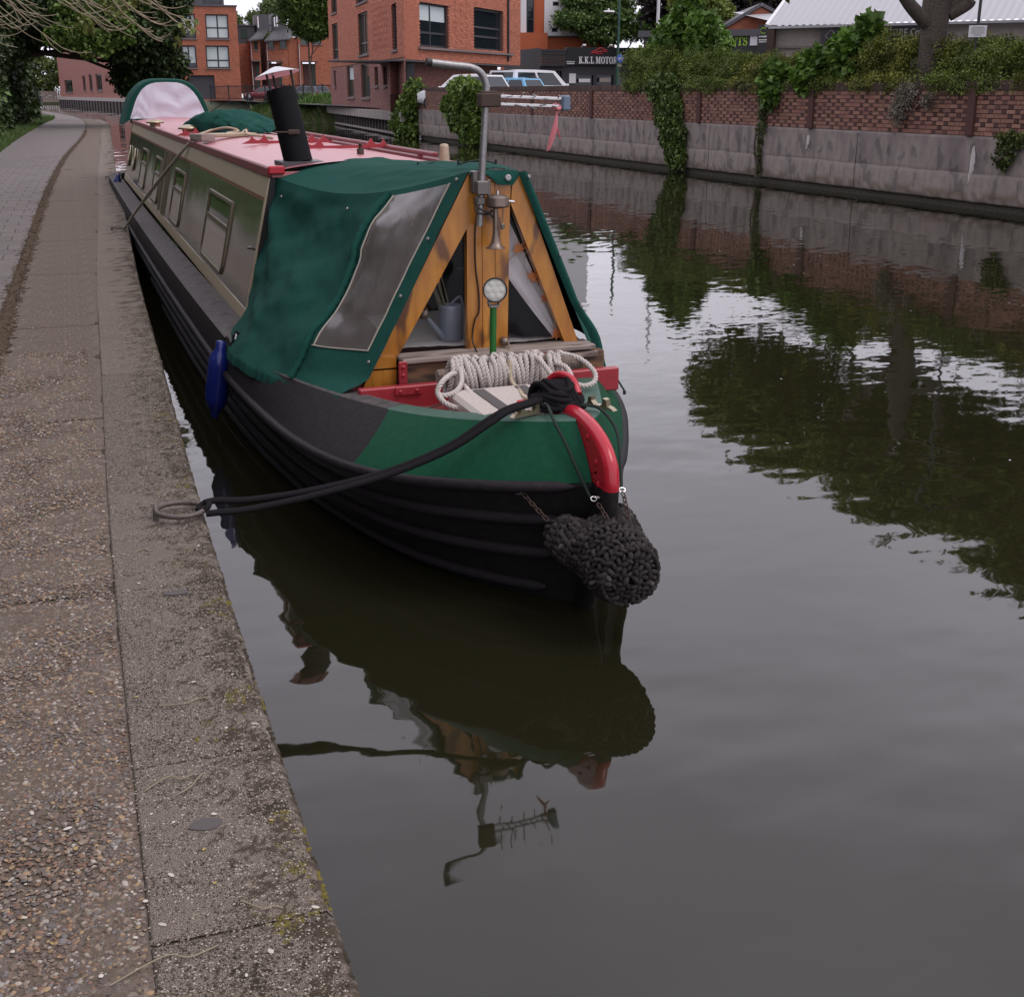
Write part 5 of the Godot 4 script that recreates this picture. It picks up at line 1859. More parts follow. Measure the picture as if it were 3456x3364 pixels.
# f: 0 waterline .. 1 strake .. 2 deck edge; q from the nose of that level; side -1 left, +1 right; off outwards
func hull_pt(f: float, q: float, side: float, off := 0.0) -> Vector3:
	var y: float
	var hw: float
	var nose: float
	if f < 0.0:
		y = f * 0.4
		hw = tab(HW_WATER, q) * (1.0 + f * 0.25)
		nose = -f * 0.15
	elif f <= 1.0:
		y = strake_y(q) * f
		hw = lerpf(tab(HW_WATER, q), tab(HW_STRAKE, q), pow(f, 1.15))
		nose = -0.15 * f
	else:
		y = lerpf(strake_y(q), deck_y(q), f - 1.0)
		hw = lerpf(tab(HW_STRAKE, q), tab(HW_DECK, q), f - 1.0)
		nose = lerpf(-0.15, 0.02, pow(f - 1.0, 1.6))
	hw = hw * stern_f(q)
	if side > 0.0: hw *= lerpf(0.86, 1.0, smoothstep(0.8, 3.0, q))
	# outward push along the plan normal
	var d := 0.03
	var lvl: Array = HW_STRAKE if f > 0.5 else HW_WATER
	var sl := (tab(lvl, q + d) - tab(lvl, q)) / d
	var nn := Vector2(1.0, sl).normalized()       # x out, z forward
	return Vector3(BX - bow_set(q) * (1.0 - 0.5 * clampf(f - 1.0, 0.0, 1.0)) + side * (hw + nn.x * off), y, BZ - (q + nose) + nn.y * off)

# the bow is set a little over: its left shoulder stands further forward than its right
func bow_set(q: float) -> float: return 0.42 * q * exp(-pow(q / 0.8, 1.5))

func qs(a: float, b: float) -> Array:
	var out := []
	var q := a
	while q < b:
		out.append(q)
		q += 0.018 if q < 0.2 else (0.035 if q < 0.6 else (0.08 if q < 2.0 else (0.25 if q < 4.5 else 0.8)))
	out.append(b)
	return out

func _boat_hull() -> void:
	boat = thing("narrowboat", "green and red narrowboat with black hull moored along the towpath", "boat", Vector3(BX, 0, BZ))
	boat.rotation.y = 0.005
	var mb := MB.new()
	for side in [-1.0, 1.0]:
		var rows := []
		for f in [-1.0, -0.5, -0.15, 0.0, 0.12, 0.25, 0.4, 0.55, 0.7, 0.85, 1.0]:
			var row := PackedVector3Array()
			for q in qs(0.0, 21.0): row.append(hull_pt(f, q, side))
			rows.append(row)
		mb.grid(rows, side < 0)
	part("hull", mb.mesh(), M.hull, boat, "black tarred lower hull")
	mb = MB.new()
	for side in [-1.0, 1.0]:
		var rows := []
		for f in [1.0, 1.15, 1.35, 1.55, 1.75, 1.9, 2.0]:
			var row := PackedVector3Array()
			for q in qs(0.0, 21.0): row.append(hull_pt(f, q, side))
			rows.append(row)
		mb.grid(rows, side < 0)
	part("upper_hull", mb.mesh(), M.hullside, boat, "dull black upper side of the hull")
	# rubbing strakes
	for s in [[1.0, 0.024, 0.03, 21.0], [0.72, 0.026, 0.05, 21.0], [0.42, 0.026, 0.07, 9.0], [0.10, 0.024, 0.10, 8.0]]:
		for side in [-1.0, 1.0]:
			mb = MB.new()
			var pts := PackedVector3Array()
			var rr := []
			var list := qs(s[2], s[3])
			for i in list.size():
				pts.append(hull_pt(s[0], list[i], side, 0.004))
				rr.append(s[1] * (0.35 if i == 0 else (0.75 if i == 1 else 1.0)))
			mb.tube(pts, rr, 8, true)
			part("rubbing_strake", mb.mesh(), M.hullside, boat)
	# green bow panels, standing 8 mm proud
	for side in [-1.0, 1.0]:
		mb = MB.new()
		var rows := []
		var fs := [1.07, 1.2, 1.4, 1.6, 1.8, 1.95, 2.0]
		var inner := PackedVector3Array()
		var qe := 0.77 if side < 0.0 else 1.7
		for f in fs:
			var row := PackedVector3Array()
			for q in qs(0.0, qe): row.append(hull_pt(f, q * (1.0 + 0.05 * (2.0 - f)), side, 0.008))
			rows.append(row)
		mb.grid(rows, side < 0)
		# the return at its after end
		var e := []
		for f in fs: e.append([hull_pt(f, qe * (1.0 + 0.05 * (2.0 - f)), side, 0.008), hull_pt(f, qe * (1.0 + 0.05 * (2.0 - f)) + 0.004, side, -0.004)])
		for i in fs.size() - 1:
			if side < 0: mb.quad(e[i][0], e[i + 1][0], e[i + 1][1], e[i][1])
			else: mb.quad(e[i + 1][0], e[i][0], e[i][1], e[i + 1][1])
		part("bow_panel", mb.mesh(), M.green, boat, "dark green painted bow side")
	# pale green rail on top of the bow, then black gunwale aft
	for side in [-1.0, 1.0]:
		var qr := 0.78 if side < 0.0 else 1.7
		for zone in [[0.0, qr, M.greendeck, "bow_rail"], [qr, 20.9, M.gunwale, "gunwale"]]:
			mb = MB.new()
			var rows := [PackedVector3Array(), PackedVector3Array(), PackedVector3Array(), PackedVector3Array()]
			for q in qs(zone[0], zone[1]):
				var o := hull_pt(2.0, q, side, 0.009 if zone[0] < 0.5 else 0.0)
				var i := _inner(q, side)
				rows[0].append(o)
				rows[1].append(o.lerp(i, 0.08) + Vector3.UP * 0.007)
				rows[2].append(o.lerp(i, 0.94) + Vector3.UP * 0.007)
				rows[3].append(i)
			mb.grid(rows, side < 0)
			part(zone[3], mb.mesh(), zone[2], boat)
		# inside of the bulwark
		mb = MB.new()
		var rows2 := [PackedVector3Array(), PackedVector3Array()]
		for q in qs(0.30, 1.6):
			var i := _inner(q, side)
			rows2[0].append(i)
			rows2[1].append(Vector3(i.x - side * 0.02, 0.585, i.z - 0.01))
		mb.grid(rows2, side < 0)
		part("bulwark_lining", mb.mesh(), M.red, boat)
	# well floor
	mb = MB.new()
	var rowsf := [PackedVector3Array(), PackedVector3Array()]
	for q in qs(0.30, 3.6):
		var i := _inner(q, -1.0)
		rowsf[0].append(Vector3(i.x, 0.59, i.z))
		rowsf[1].append(Vector3(_inner(q, 1.0).x, 0.59, i.z))
	mb.grid(rowsf, true)
	part("well_floor", mb.mesh(), M.redfloor, boat)
	# stem post: red above, black below, rivets on its cheek
	var prof := [Vector3(BX, 0.775, -4.60), Vector3(BX, 0.786, -4.52), Vector3(BX, 0.784, -4.42), Vector3(BX, 0.766, -4.31), Vector3(BX, 0.725, -4.21), Vector3(BX, 0.665, -4.145), Vector3(BX, 0.60, -4.125), Vector3(BX, 0.565, -4.125)]
	mb = MB.new()
	_bar(mb, spline(prof, 6), 0.031, 0.13)
	part("stem_post", mb.mesh(), M.redgloss, boat, "glossy red curved stem post")
	mb = MB.new()
	_bar(mb, spline([Vector3(BX, 0.565, -4.126), Vector3(BX, 0.5, -4.13), Vector3(BX, 0.38, -4.15), Vector3(BX, 0.2, -4.24), Vector3(BX, 0.0, -4.34), Vector3(BX, -0.25, -4.5)], 6), 0.030, 0.13)
	part("stem_foot", mb.mesh(), M.hull, boat)
	for p in [Vector3(0, 0.735, -4.30), Vector3(0, 0.655, -4.215), Vector3(0, 0.575, -4.19)]:
		for side in [-1.0, 1.0]:
			mb = MB.new()
			mb.lathe([Vector2(0.0, 0.007), Vector2(0.010, 0.005), Vector2(0.014, 0.0)], 10, Transform3D(Basis(Vector3.BACK, -side * PI * 0.5), Vector3(BX + side * 0.031, p.y, p.z)))
			part("rivet", mb.mesh(), M.redgloss, boat)

func _inner(q: float, side: float) -> Vector3:
	var o := hull_pt(2.0, q, side)
	var w := 0.10 if q < 3.0 else lerpf(0.10, 0.20, clampf((q - 3.0) / 0.6, 0, 1))
	var d := 0.03
	var sl := (tab(HW_DECK, q + d) - tab(HW_DECK, q)) / d
	var nn := Vector2(1.0, sl).normalized()
	var cx := BX - bow_set(q) * 0.5
	var x := maxf(0.0, absf(o.x - cx) - nn.x * w)
	return Vector3(cx + side * x, o.y, o.z - nn.y * w)

# a bar of rectangular section (half width a, depth b) bent along a curve in a plane of constant x
func _bar(mb: MB, pts: PackedVector3Array, a: float, b: float) -> void:
	var rows := []
	for i in pts.size():
		var t := (pts[mini(i + 1, pts.size() - 1)] - pts[maxi(i - 1, 0)]).normalized()
		var o := t.cross(Vector3.RIGHT).normalized()      # towards the outside of the bend
		if o.z < 0 and absf(o.z) > absf(o.y): o = -o
		if absf(o.y) >= absf(o.z) and o.y < 0: o = -o
		var c := a * 0.45
		var row := PackedVector3Array()
		for s in [Vector2(-a, -b), Vector2(-a, -0.01), Vector2(-a * 0.92, 0.002), Vector2(-a + c, 0.016), Vector2(0, 0.02), Vector2(a - c, 0.016), Vector2(a * 0.92, 0.002), Vector2(a, -0.01), Vector2(a, -b)]:
			row.append(pts[i] + Vector3.RIGHT * s.x + o * s.y)
		rows.append(row)
	mb.grid(rows, false)
	for e in [0, rows.size() - 1]:
		var r: PackedVector3Array = rows[e]
		for i in range(1, r.size() - 1): mb.tri(r[0], r[i], r[i + 1])

# ------------------------------------------------------------------ cabin
func cab(side: float, y: float, z: float, off := 0.0) -> Vector3:
	# a point on the cabin's sloping side
	return Vector3(BX + side * (0.845 - 0.235 * (y - 0.6) + off), y, z)

func _cab_box(mb: MB, side: float, y0: float, y1: float, z0: float, z1: float, th: float, out := 0.0) -> void:
	var a := [cab(side, y0, z0, out), cab(side, y0, z1, out), cab(side, y1, z1, out), cab(side, y1, z0, out)]
	var b := [cab(side, y0, z0, out + th), cab(side, y0, z1, out + th), cab(side, y1, z1, out + th), cab(side, y1, z0, out + th)]
	var f := side < 0
	var q := func(p: Vector3, r: Vector3, s: Vector3, t: Vector3) -> void:
		if f: mb.quad(p, r, s, t)
		else: mb.quad(t, s, r, p)
	q.call(b[1], b[0], b[3], b[2])
	q.call(b[2], b[3], a[3], a[2])
	q.call(b[0], b[1], a[1], a[0])
	q.call(b[0], a[0], a[3], b[3])
	q.call(a[1], b[1], b[2], a[2])

func _boat_cabin() -> void:
	var zf := -7.98
	var zb := -22.9
	for side in [-1.0, 1.0]:
		var mb := MB.new()
		var rows := []
		var n := FastNoiseLite.new()
		n.seed = 44
		n.frequency = 0.7
		for i in 15:
			var y := lerpf(0.6, 1.50, i / 14.0)
			var row := PackedVector3Array()
			for k in 121:
				var z := lerpf(zf, zb, k / 120.0)
				row.append(cab(side, y, z, n.get_noise_2d(z * 1.2, y * 2.0) * 0.0035))     # steel sheet is never quite flat
			rows.append(row)
		mb.grid(rows, side > 0)
		part("cabin_side", mb.mesh(), M.cabinside, boat, "glossy weathered cabin side that mirrors the hedge")
		mb = MB.new()
		_cab_box(mb, side, 1.375, 1.505, zf + 0.01, zb, 0.006)
		part("cream_band", mb.mesh(), M.cream, boat)
		mb = MB.new()
		_cab_box(mb, side, 0.598, 0.685, zf + 0.005, zb, 0.006)
		part("cream_band", mb.mesh(), M.cream, boat)
		mb = MB.new()
		_cab_box(mb, side, 1.352, 1.374, zf + 0.005, zb, 0.004)
		part("rust_line", mb.mesh(), M.rust, boat)
		mb = MB.new()
		_cab_box(mb, side, 0.6, 1.5, zf + 0.012, zf - 0.03, 0.010)
		part("corner_strip", mb.mesh(), M.cream, boat)
		# side hatch framed by two uprights
		for z in [-14.75, -14.95, -15.45]:
			mb = MB.new()
			_cab_box(mb, side, 0.69, 1.35, z, z - 0.05, 0.018)
			part("hatch_upright", mb.mesh(), M.frame, boat)
		for w in [[-9.38, -10.80], [-12.95, -13.98], [-15.85, -16.75], [-18.25, -19.30]]: _boat_window(side, w[0], w[1], 0.72, 1.245)
		for z in [-20.9, -22.25]:
			mb = MB.new()
			var ctr := cab(side, 1.0, z, 0.004)
			var xf := Transform3D(Basis(Vector3.BACK, -side * (PI * 0.5 - 0.23)), ctr)
			mb.lathe([Vector2(0.125, 0.0), Vector2(0.17, 0.0), Vector2(0.175, 0.012), Vector2(0.16, 0.026), Vector2(0.14, 0.026), Vector2(0.125, 0.01)], 28, xf)
			var p := part("porthole", mb.mesh(), M.brass, boat)
			mb = MB.new()
			mb.lathe([Vector2(0.0, 0.006), Vector2(0.132, 0.006)], 28, xf)
			part("pane", mb.mesh(), M.glassdark, p)
		for z in [-8.22]:
			mb = MB.new()
			mb.lathe([Vector2(0.0, 0.03), Vector2(0.01, 0.028), Vector2(0.012, 0.0)], 8, Transform3D(Basis(Vector3.BACK, -side * PI * 0.5), cab(side, 1.05, z, 0.0)))
			part("cover_stud", mb.mesh(), M.steel, boat)
	# bulkhead towards the well
	var mbb := MB.new()
	mbb.quad(cab(-1, 0.59, zf), cab(1, 0.59, zf), cab(1, 1.5, zf), cab(-1, 1.5, zf))
	part("bulkhead", mbb.mesh(), M.black, boat)
	mbb = MB.new()
	mbb.quad(cab(1, 0.59, zb), cab(-1, 0.59, zb), cab(-1, 1.5, zb), cab(1, 1.5, zb))
	part("bulkhead", mbb.mesh(), M.weathered, boat)
	mbb = MB.new()
	mbb.box(Vector3(BX + 0.05, 1.0, zf + 0.02), Vector3(0.6, 0.8, 0.03))
	part("front_door", mbb.mesh(), M.wood, boat)
	# roof: cambered sheet, raised red edge all round
	var mb := MB.new()
	var rows := []
	for i in 41:
		var z := lerpf(zf + 0.03, zb, i / 40.0)
		var row := PackedVector3Array()
		for k in 21:
			var x := lerpf(-0.625, 0.625, k / 20.0)
			row.append(Vector3(BX + x, 1.535 + 0.062 * (1.0 - pow(x / 0.625, 2.0)), z))
		rows.append(row)
	mb.grid(rows, true)
	mb.quad(Vector3(BX - 0.625, 1.5, zf + 0.03), Vector3(BX + 0.625, 1.5, zf + 0.03), Vector3(BX + 0.625, 1.535, zf + 0.03), Vector3(BX - 0.625, 1.535, zf + 0.03))
	part("roof", mb.mesh(), M.roof, boat, "faded pinkish red cabin roof")
	for side in [-1.0, 1.0]:
		mb = MB.new()
		mb.cbox(Vector3(BX + side * 0.637, 1.531, (zf + zb) * 0.5 + 0.015), Vector3(0.032, 0.062, zf - zb + 0.03), 0.008)
		part("roof_edge", mb.mesh(), M.roofedge, boat)
	mb = MB.new()
	mb.cbox(Vector3(BX - 0.60, 1.545, zf + 0.035), Vector3(0.10, 0.05, 0.05), 0.008)
	part("roof_corner", mb.mesh(), M.redgloss, boat)
	# handrail on the far side
	mb = MB.new()
	mb.cbox(Vector3(BX + 0.55, 1.60, -12.0), Vector3(0.04, 0.03, 7.2), 0.008)
	for k in 5: mb.cbox(Vector3(BX + 0.55, 1.573, -8.8 - k * 1.6), Vector3(0.03, 0.05, 0.06), 0.006)
	part("handrail", mb.mesh(), M.roofedge, boat)
	# pole racks: a flat bar with two cradles
	for q in [[BX - 0.02, -10.9, 0.12], [BX + 0.22, -9.75, 0.10], [BX - 0.35, -13.2, 0.15]]:
		mb = MB.new()
		var pts := PackedVector2Array([Vector2(-0.40, 0.0), Vector2(0.40, 0.0), Vector2(0.33, 0.03)])
		for c in [0.26, -0.26]:
			for i in 9:
				var a := PI * i / 8.0
				pts.append(Vector2(c + 0.045 * cos(a), 0.068 - 0.04 * sin(a)))
			if c > 0: pts.append_array(PackedVector2Array([Vector2(0.20, 0.068), Vector2(0.17, 0.022), Vector2(-0.17, 0.022), Vector2(-0.20, 0.068)]))
		pts.append(Vector2(-0.33, 0.03))
		mb.poly(pts, 0.012, Transform3D(Basis(Vector3.UP, q[2]), Vector3(q[0], 1.592, q[1])))
		part("pole_rack", mb.mesh(), M.red, boat)
	# chimney in its collar, with a coolie-hat cap
	var cb := Vector3(1.405, 1.575, -8.20)
	var ct := Vector3(1.325, 2.02, -8.26)
	mb = MB.new()
	mb.box(cb + Vector3(0.02, -0.005, 0.0), Vector3(0.30, 0.03, 0.30))
	part("chimney_collar", mb.mesh(), M.zinc, boat)
	mb = MB.new()
	mb.tube(PackedVector3Array([cb, cb.lerp(ct, 0.05), cb.lerp(ct, 0.84), cb.lerp(ct, 0.85), cb.lerp(ct, 0.97), ct]), [0.092, 0.090, 0.088, 0.094, 0.094, 0.089], 32)
	var ch := part("chimney", mb.mesh(), M.matblack, boat, "matt black leaning chimney")
	mb = MB.new()
	var ax := (ct - cb).normalized()
	var bas := Basis(ax.cross(Vector3.BACK).normalized(), ax, ax.cross(Vector3.BACK).normalized().cross(ax))
	for i in 3:
		var a := 0.4 + TAU * i / 3.0
		var d: Vector3 = bas.x * cos(a) + bas.z * sin(a)
		mb.tube(PackedVector3Array([ct + d * 0.086 - ax * 0.02, ct + d * 0.092 + ax * 0.095]), 0.008, 6)
	part("cap_leg", mb.mesh(), M.black, ch)
	mb = MB.new()
	mb.lathe([Vector2(0.0, 0.135), Vector2(0.03, 0.128), Vector2(0.140, 0.088), Vector2(0.141, 0.084), Vector2(0.03, 0.120), Vector2(0.0, 0.122)], 30, Transform3D(bas, ct))
	part("cap", mb.mesh(), M.alu, ch)
	mb = MB.new()
	mb.cbox(cb.lerp(ct, 0.42) + Vector3(0.0, 0.0, 0.098), Vector3(0.075, 0.03, 0.02), 0.006)
	mb.tube(PackedVector3Array([cb.lerp(ct, 0.42) + Vector3(-0.12, 0.0, 0.09), cb.lerp(ct, 0.42) + Vector3(-0.02, 0.0, 0.10)]), 0.006, 6)
	part("latch", mb.mesh(), M.rusty, ch)
	# mushroom vents
	for q in [[1.19, -17.6], [1.33, -14.55]]:
		mb = MB.new()
		mb.lathe([Vector2(0.07, 0.0), Vector2(0.065, 0.045), Vector2(0.115, 0.05), Vector2(0.112, 0.07), Vector2(0.07, 0.092), Vector2(0.0, 0.10)], 24, Transform3D(Basis.IDENTITY, Vector3(q[0], 1.565, q[1])))
		part("mushroom_vent", mb.mesh(), M.brass, boat)
	mb = MB.new()
	mb.lathe([Vector2(0.025, 0.0), Vector2(0.025, 0.04), Vector2(0.012, 0.045), Vector2(0.012, 0.07), Vector2(0.03, 0.075), Vector2(0.0, 0.085)], 12, Transform3D(Basis.IDENTITY, Vector3(1.92, 1.59, -8.7)))
	part("roof_fitting", mb.mesh(), M.rusty, boat)
	mb = MB.new()
	mb.lathe([Vector2(0.035, 0.0), Vector2(0.03, 0.09), Vector2(0.026, 0.11), Vector2(0.0, 0.115)], 14, Transform3D(Basis.IDENTITY, Vector3(2.40, 1.56, -8.3)))
	part("vent_pipe", mb.mesh(), M.cream, boat)
	_stern_hood()

func _boat_window(side: float, z0: float, z1: float, y0: float, y1: float) -> void:
	# frame with rounded lower corners, hopper above, fixed pane below with its blind drawn
	var outline := func(ins: float) -> PackedVector2Array:
		var p := PackedVector2Array()
		var a := z1 + ins
		var b := z0 - ins
		var r := 0.10 - ins * 0.5
		p.append(Vector2(a, y1 - ins)); 
		for i in 7:
			var t := PI * 0.5 * i / 6.0
			p.append(Vector2(a + r - r * cos(t), y0 + ins + r * 0.8 - r * 0.8 * sin(t)))
		for i in 7:
			var t := PI * 0.5 * i / 6.0
			p.append(Vector2(b - r + r * sin(t), y0 + ins + r * 0.8 - r * 0.8 * cos(t)))
		p.append(Vector2(b, y1 - ins))
		return p
	var o: PackedVector2Array = outline.call(0.0)
	var i2: PackedVector2Array = outline.call(0.026)
	var mb := MB.new()
	var rows := [PackedVector3Array(), PackedVector3Array(), PackedVector3Array(), PackedVector3Array()]
	for k in o.size() + 1:
		var j := k % o.size()
		rows[0].append(cab(side, o[j].y, o[j].x, 0.0))
		rows[1].append(cab(side, o[j].y, o[j].x, 0.016))
		rows[2].append(cab(side, i2[j].y, i2[j].x, 0.016))
		rows[3].append(cab(side, i2[j].y, i2[j].x, 0.002))
	mb.grid(rows, side < 0)
	var ym := lerpf(y0, y1, 0.63)
	_cab_box(mb, side, ym - 0.016, ym + 0.016, z0 - 0.03, z1 + 0.03, 0.014, 0.002)
	var f := part("window", mb.mesh(), M.frame, boat)
	mb = MB.new()
	_cab_box(mb, side, ym + 0.016, y1 - 0.03, z0 - 0.03, z1 + 0.03, 0.002, 0.002)
	part("hopper_pane", mb.mesh(), M.glassdark, f)
	mb = MB.new()
	_cab_box(mb, side, y0 + 0.03, ym - 0.016, z0 - 0.035, z1 + 0.035, 0.002, 0.001)
	part("blind", mb.mesh(), M.blind, f)
	mb = MB.new()
	_cab_box(mb, side, y0 + 0.03, ym - 0.016, z0 - 0.03, z1 + 0.03, 0.002, 0.006)
	part("pane", mb.mesh(), M.pane, f)

func _stern_hood() -> void:
	# green pram hood over the stern with a pale clear front
	var arch := func(z: float, w: float, h: float, base: float) -> PackedVector3Array:
		var row := PackedVector3Array()
		for i in 17:
			var a := PI * i / 16.0
			var cx := -cos(a)
			var sy := pow(sin(a), 0.42)
			row.append(Vector3(BX - 0.04 + (w + 0.06 - 0.2 * sy) * signf(cx) * pow(absf(cx), 0.6), base + h * sy * (0.88 + 0.12 * sin(a)), z))
		return row
	var mb := MB.new()
	var rows := [arch.call(-22.75, 0.665, 0.70, 1.50), arch.call(-22.9, 0.69, 0.74, 1.48), arch.call(-23.8, 0.68, 0.76, 1.47), arch.call(-25.0, 0.66, 0.72, 1.46), arch.call(-25.4, 0.60, 0.6, 1.46)]
	mb.grid(rows, true)
	var h := part("stern_hood", mb.mesh(), M.canvas, boat, "green canvas hood over the stern")
	mb = MB.new()
	var o: PackedVector3Array = arch.call(-22.74, 0.665, 0.70, 1.50)
	var i2: PackedVector3Array = arch.call(-22.73, 0.58, 0.60, 1.56)
	mb.grid([o, i2], true)
	mb.box(Vector3(BX - 0.02, 1.54, -22.70), Vector3(1.32, 0.07, 0.03))
	part("hood_front", mb.mesh(), M.canvas, h)
	mb = MB.new()
	var n := FastNoiseLite.new()
	n.seed = 5
	n.frequency = 1.0
	var rr := []
	for k in 9:
		var f := k / 8.0
		var row := PackedVector3Array()
		for i in i2.size():
			var p := i2[i].lerp(Vector3(i2[i].x * 0.96 + BX * 0.04, 1.57, -22.73), f)
			var ang := atan2(p.y - 1.5, p.x - BX + 0.3)
			row.append(p + Vector3(0, 0, 0.02 * sin(ang * 16.0) * f * (1.0 - f) * 4.0))
		rr.append(row)
	mb.grid(rr, true)
	part("clear_front", mb.mesh(), M.vinylw, h)

# ------------------------------------------------------------------ cratch: cover, board, what shows through it
const LB := [[0.0, 0.98, 0.60, -8.0], [0.12, 0.86, 0.60, -7.75], [0.4, 0.785, 0.605, -7.05], [0.7, 0.915, 0.615, -6.28], [1.0, 1.085, 0.652, -5.63]]
var fold := FastNoiseLite.new()

func _tab3(t: Array, u: float) -> Vector3:
	var a := []
	var b := []
	var c := []
	for r in t:
		a.append([r[0], r[1]]); b.append([r[0], r[2]]); c.append([r[0], r[3]])
	return Vector3(tab(a, u), tab(b, u), tab(c, u))

func cover_left(u: float, v: float) -> Vector3:
	var a := Vector3(1.22, 1.50, -8.0).lerp(Vector3(1.775, 1.645, -5.77), u) + Vector3(-0.03, -0.10, 0) * sin(PI * u)
	var b := _tab3(LB, u)
	var p := a.lerp(b, v)
	# cloth: slack folds fanning out from the roof corner and from the ridge end, plus fine crumples
	var out := Vector3(-0.95, 0.28, 0.1)
	var fan := sin((atan2(v, u + 0.12) * 9.0) + 2.0 * fold.get_noise_2d(u * 2.0, v * 2.0)) * 0.026 * smoothstep(0.03, 0.35, v) * smoothstep(1.0, 0.75, v)
	var sag := -0.035 * sin(PI * clampf(u / 0.72, 0, 1)) * sin(PI * clampf(v, 0, 1))
	var crease := fold.get_noise_2d(u * 2.6 + v * 1.2, v * 1.8 - u * 2.0) * 0.034 * smoothstep(0.0, 0.1, v) * smoothstep(1.02, 0.9, v)
	p.x += 0.108 * v * smoothstep(1.0, 0.93, v) * smoothstep(0.78, 1.0, u)
	var k := 1.0 - 0.8 * smoothstep(0.72, 0.95, u)
	return p + out * ((fan + crease) * k + sag)

func _cover_grid(mb: MB, us: Callable, v0: float, v1: float, nu: int, nv: int) -> void:
	var rows := []
	for i in nv + 1:
		var v := lerpf(v0, v1, float(i) / nv)
		var row := PackedVector3Array()
		for j in nu + 1: row.append(us.call(float(j) / nu, v))
		rows.append(row)
	mb.grid(rows, true)

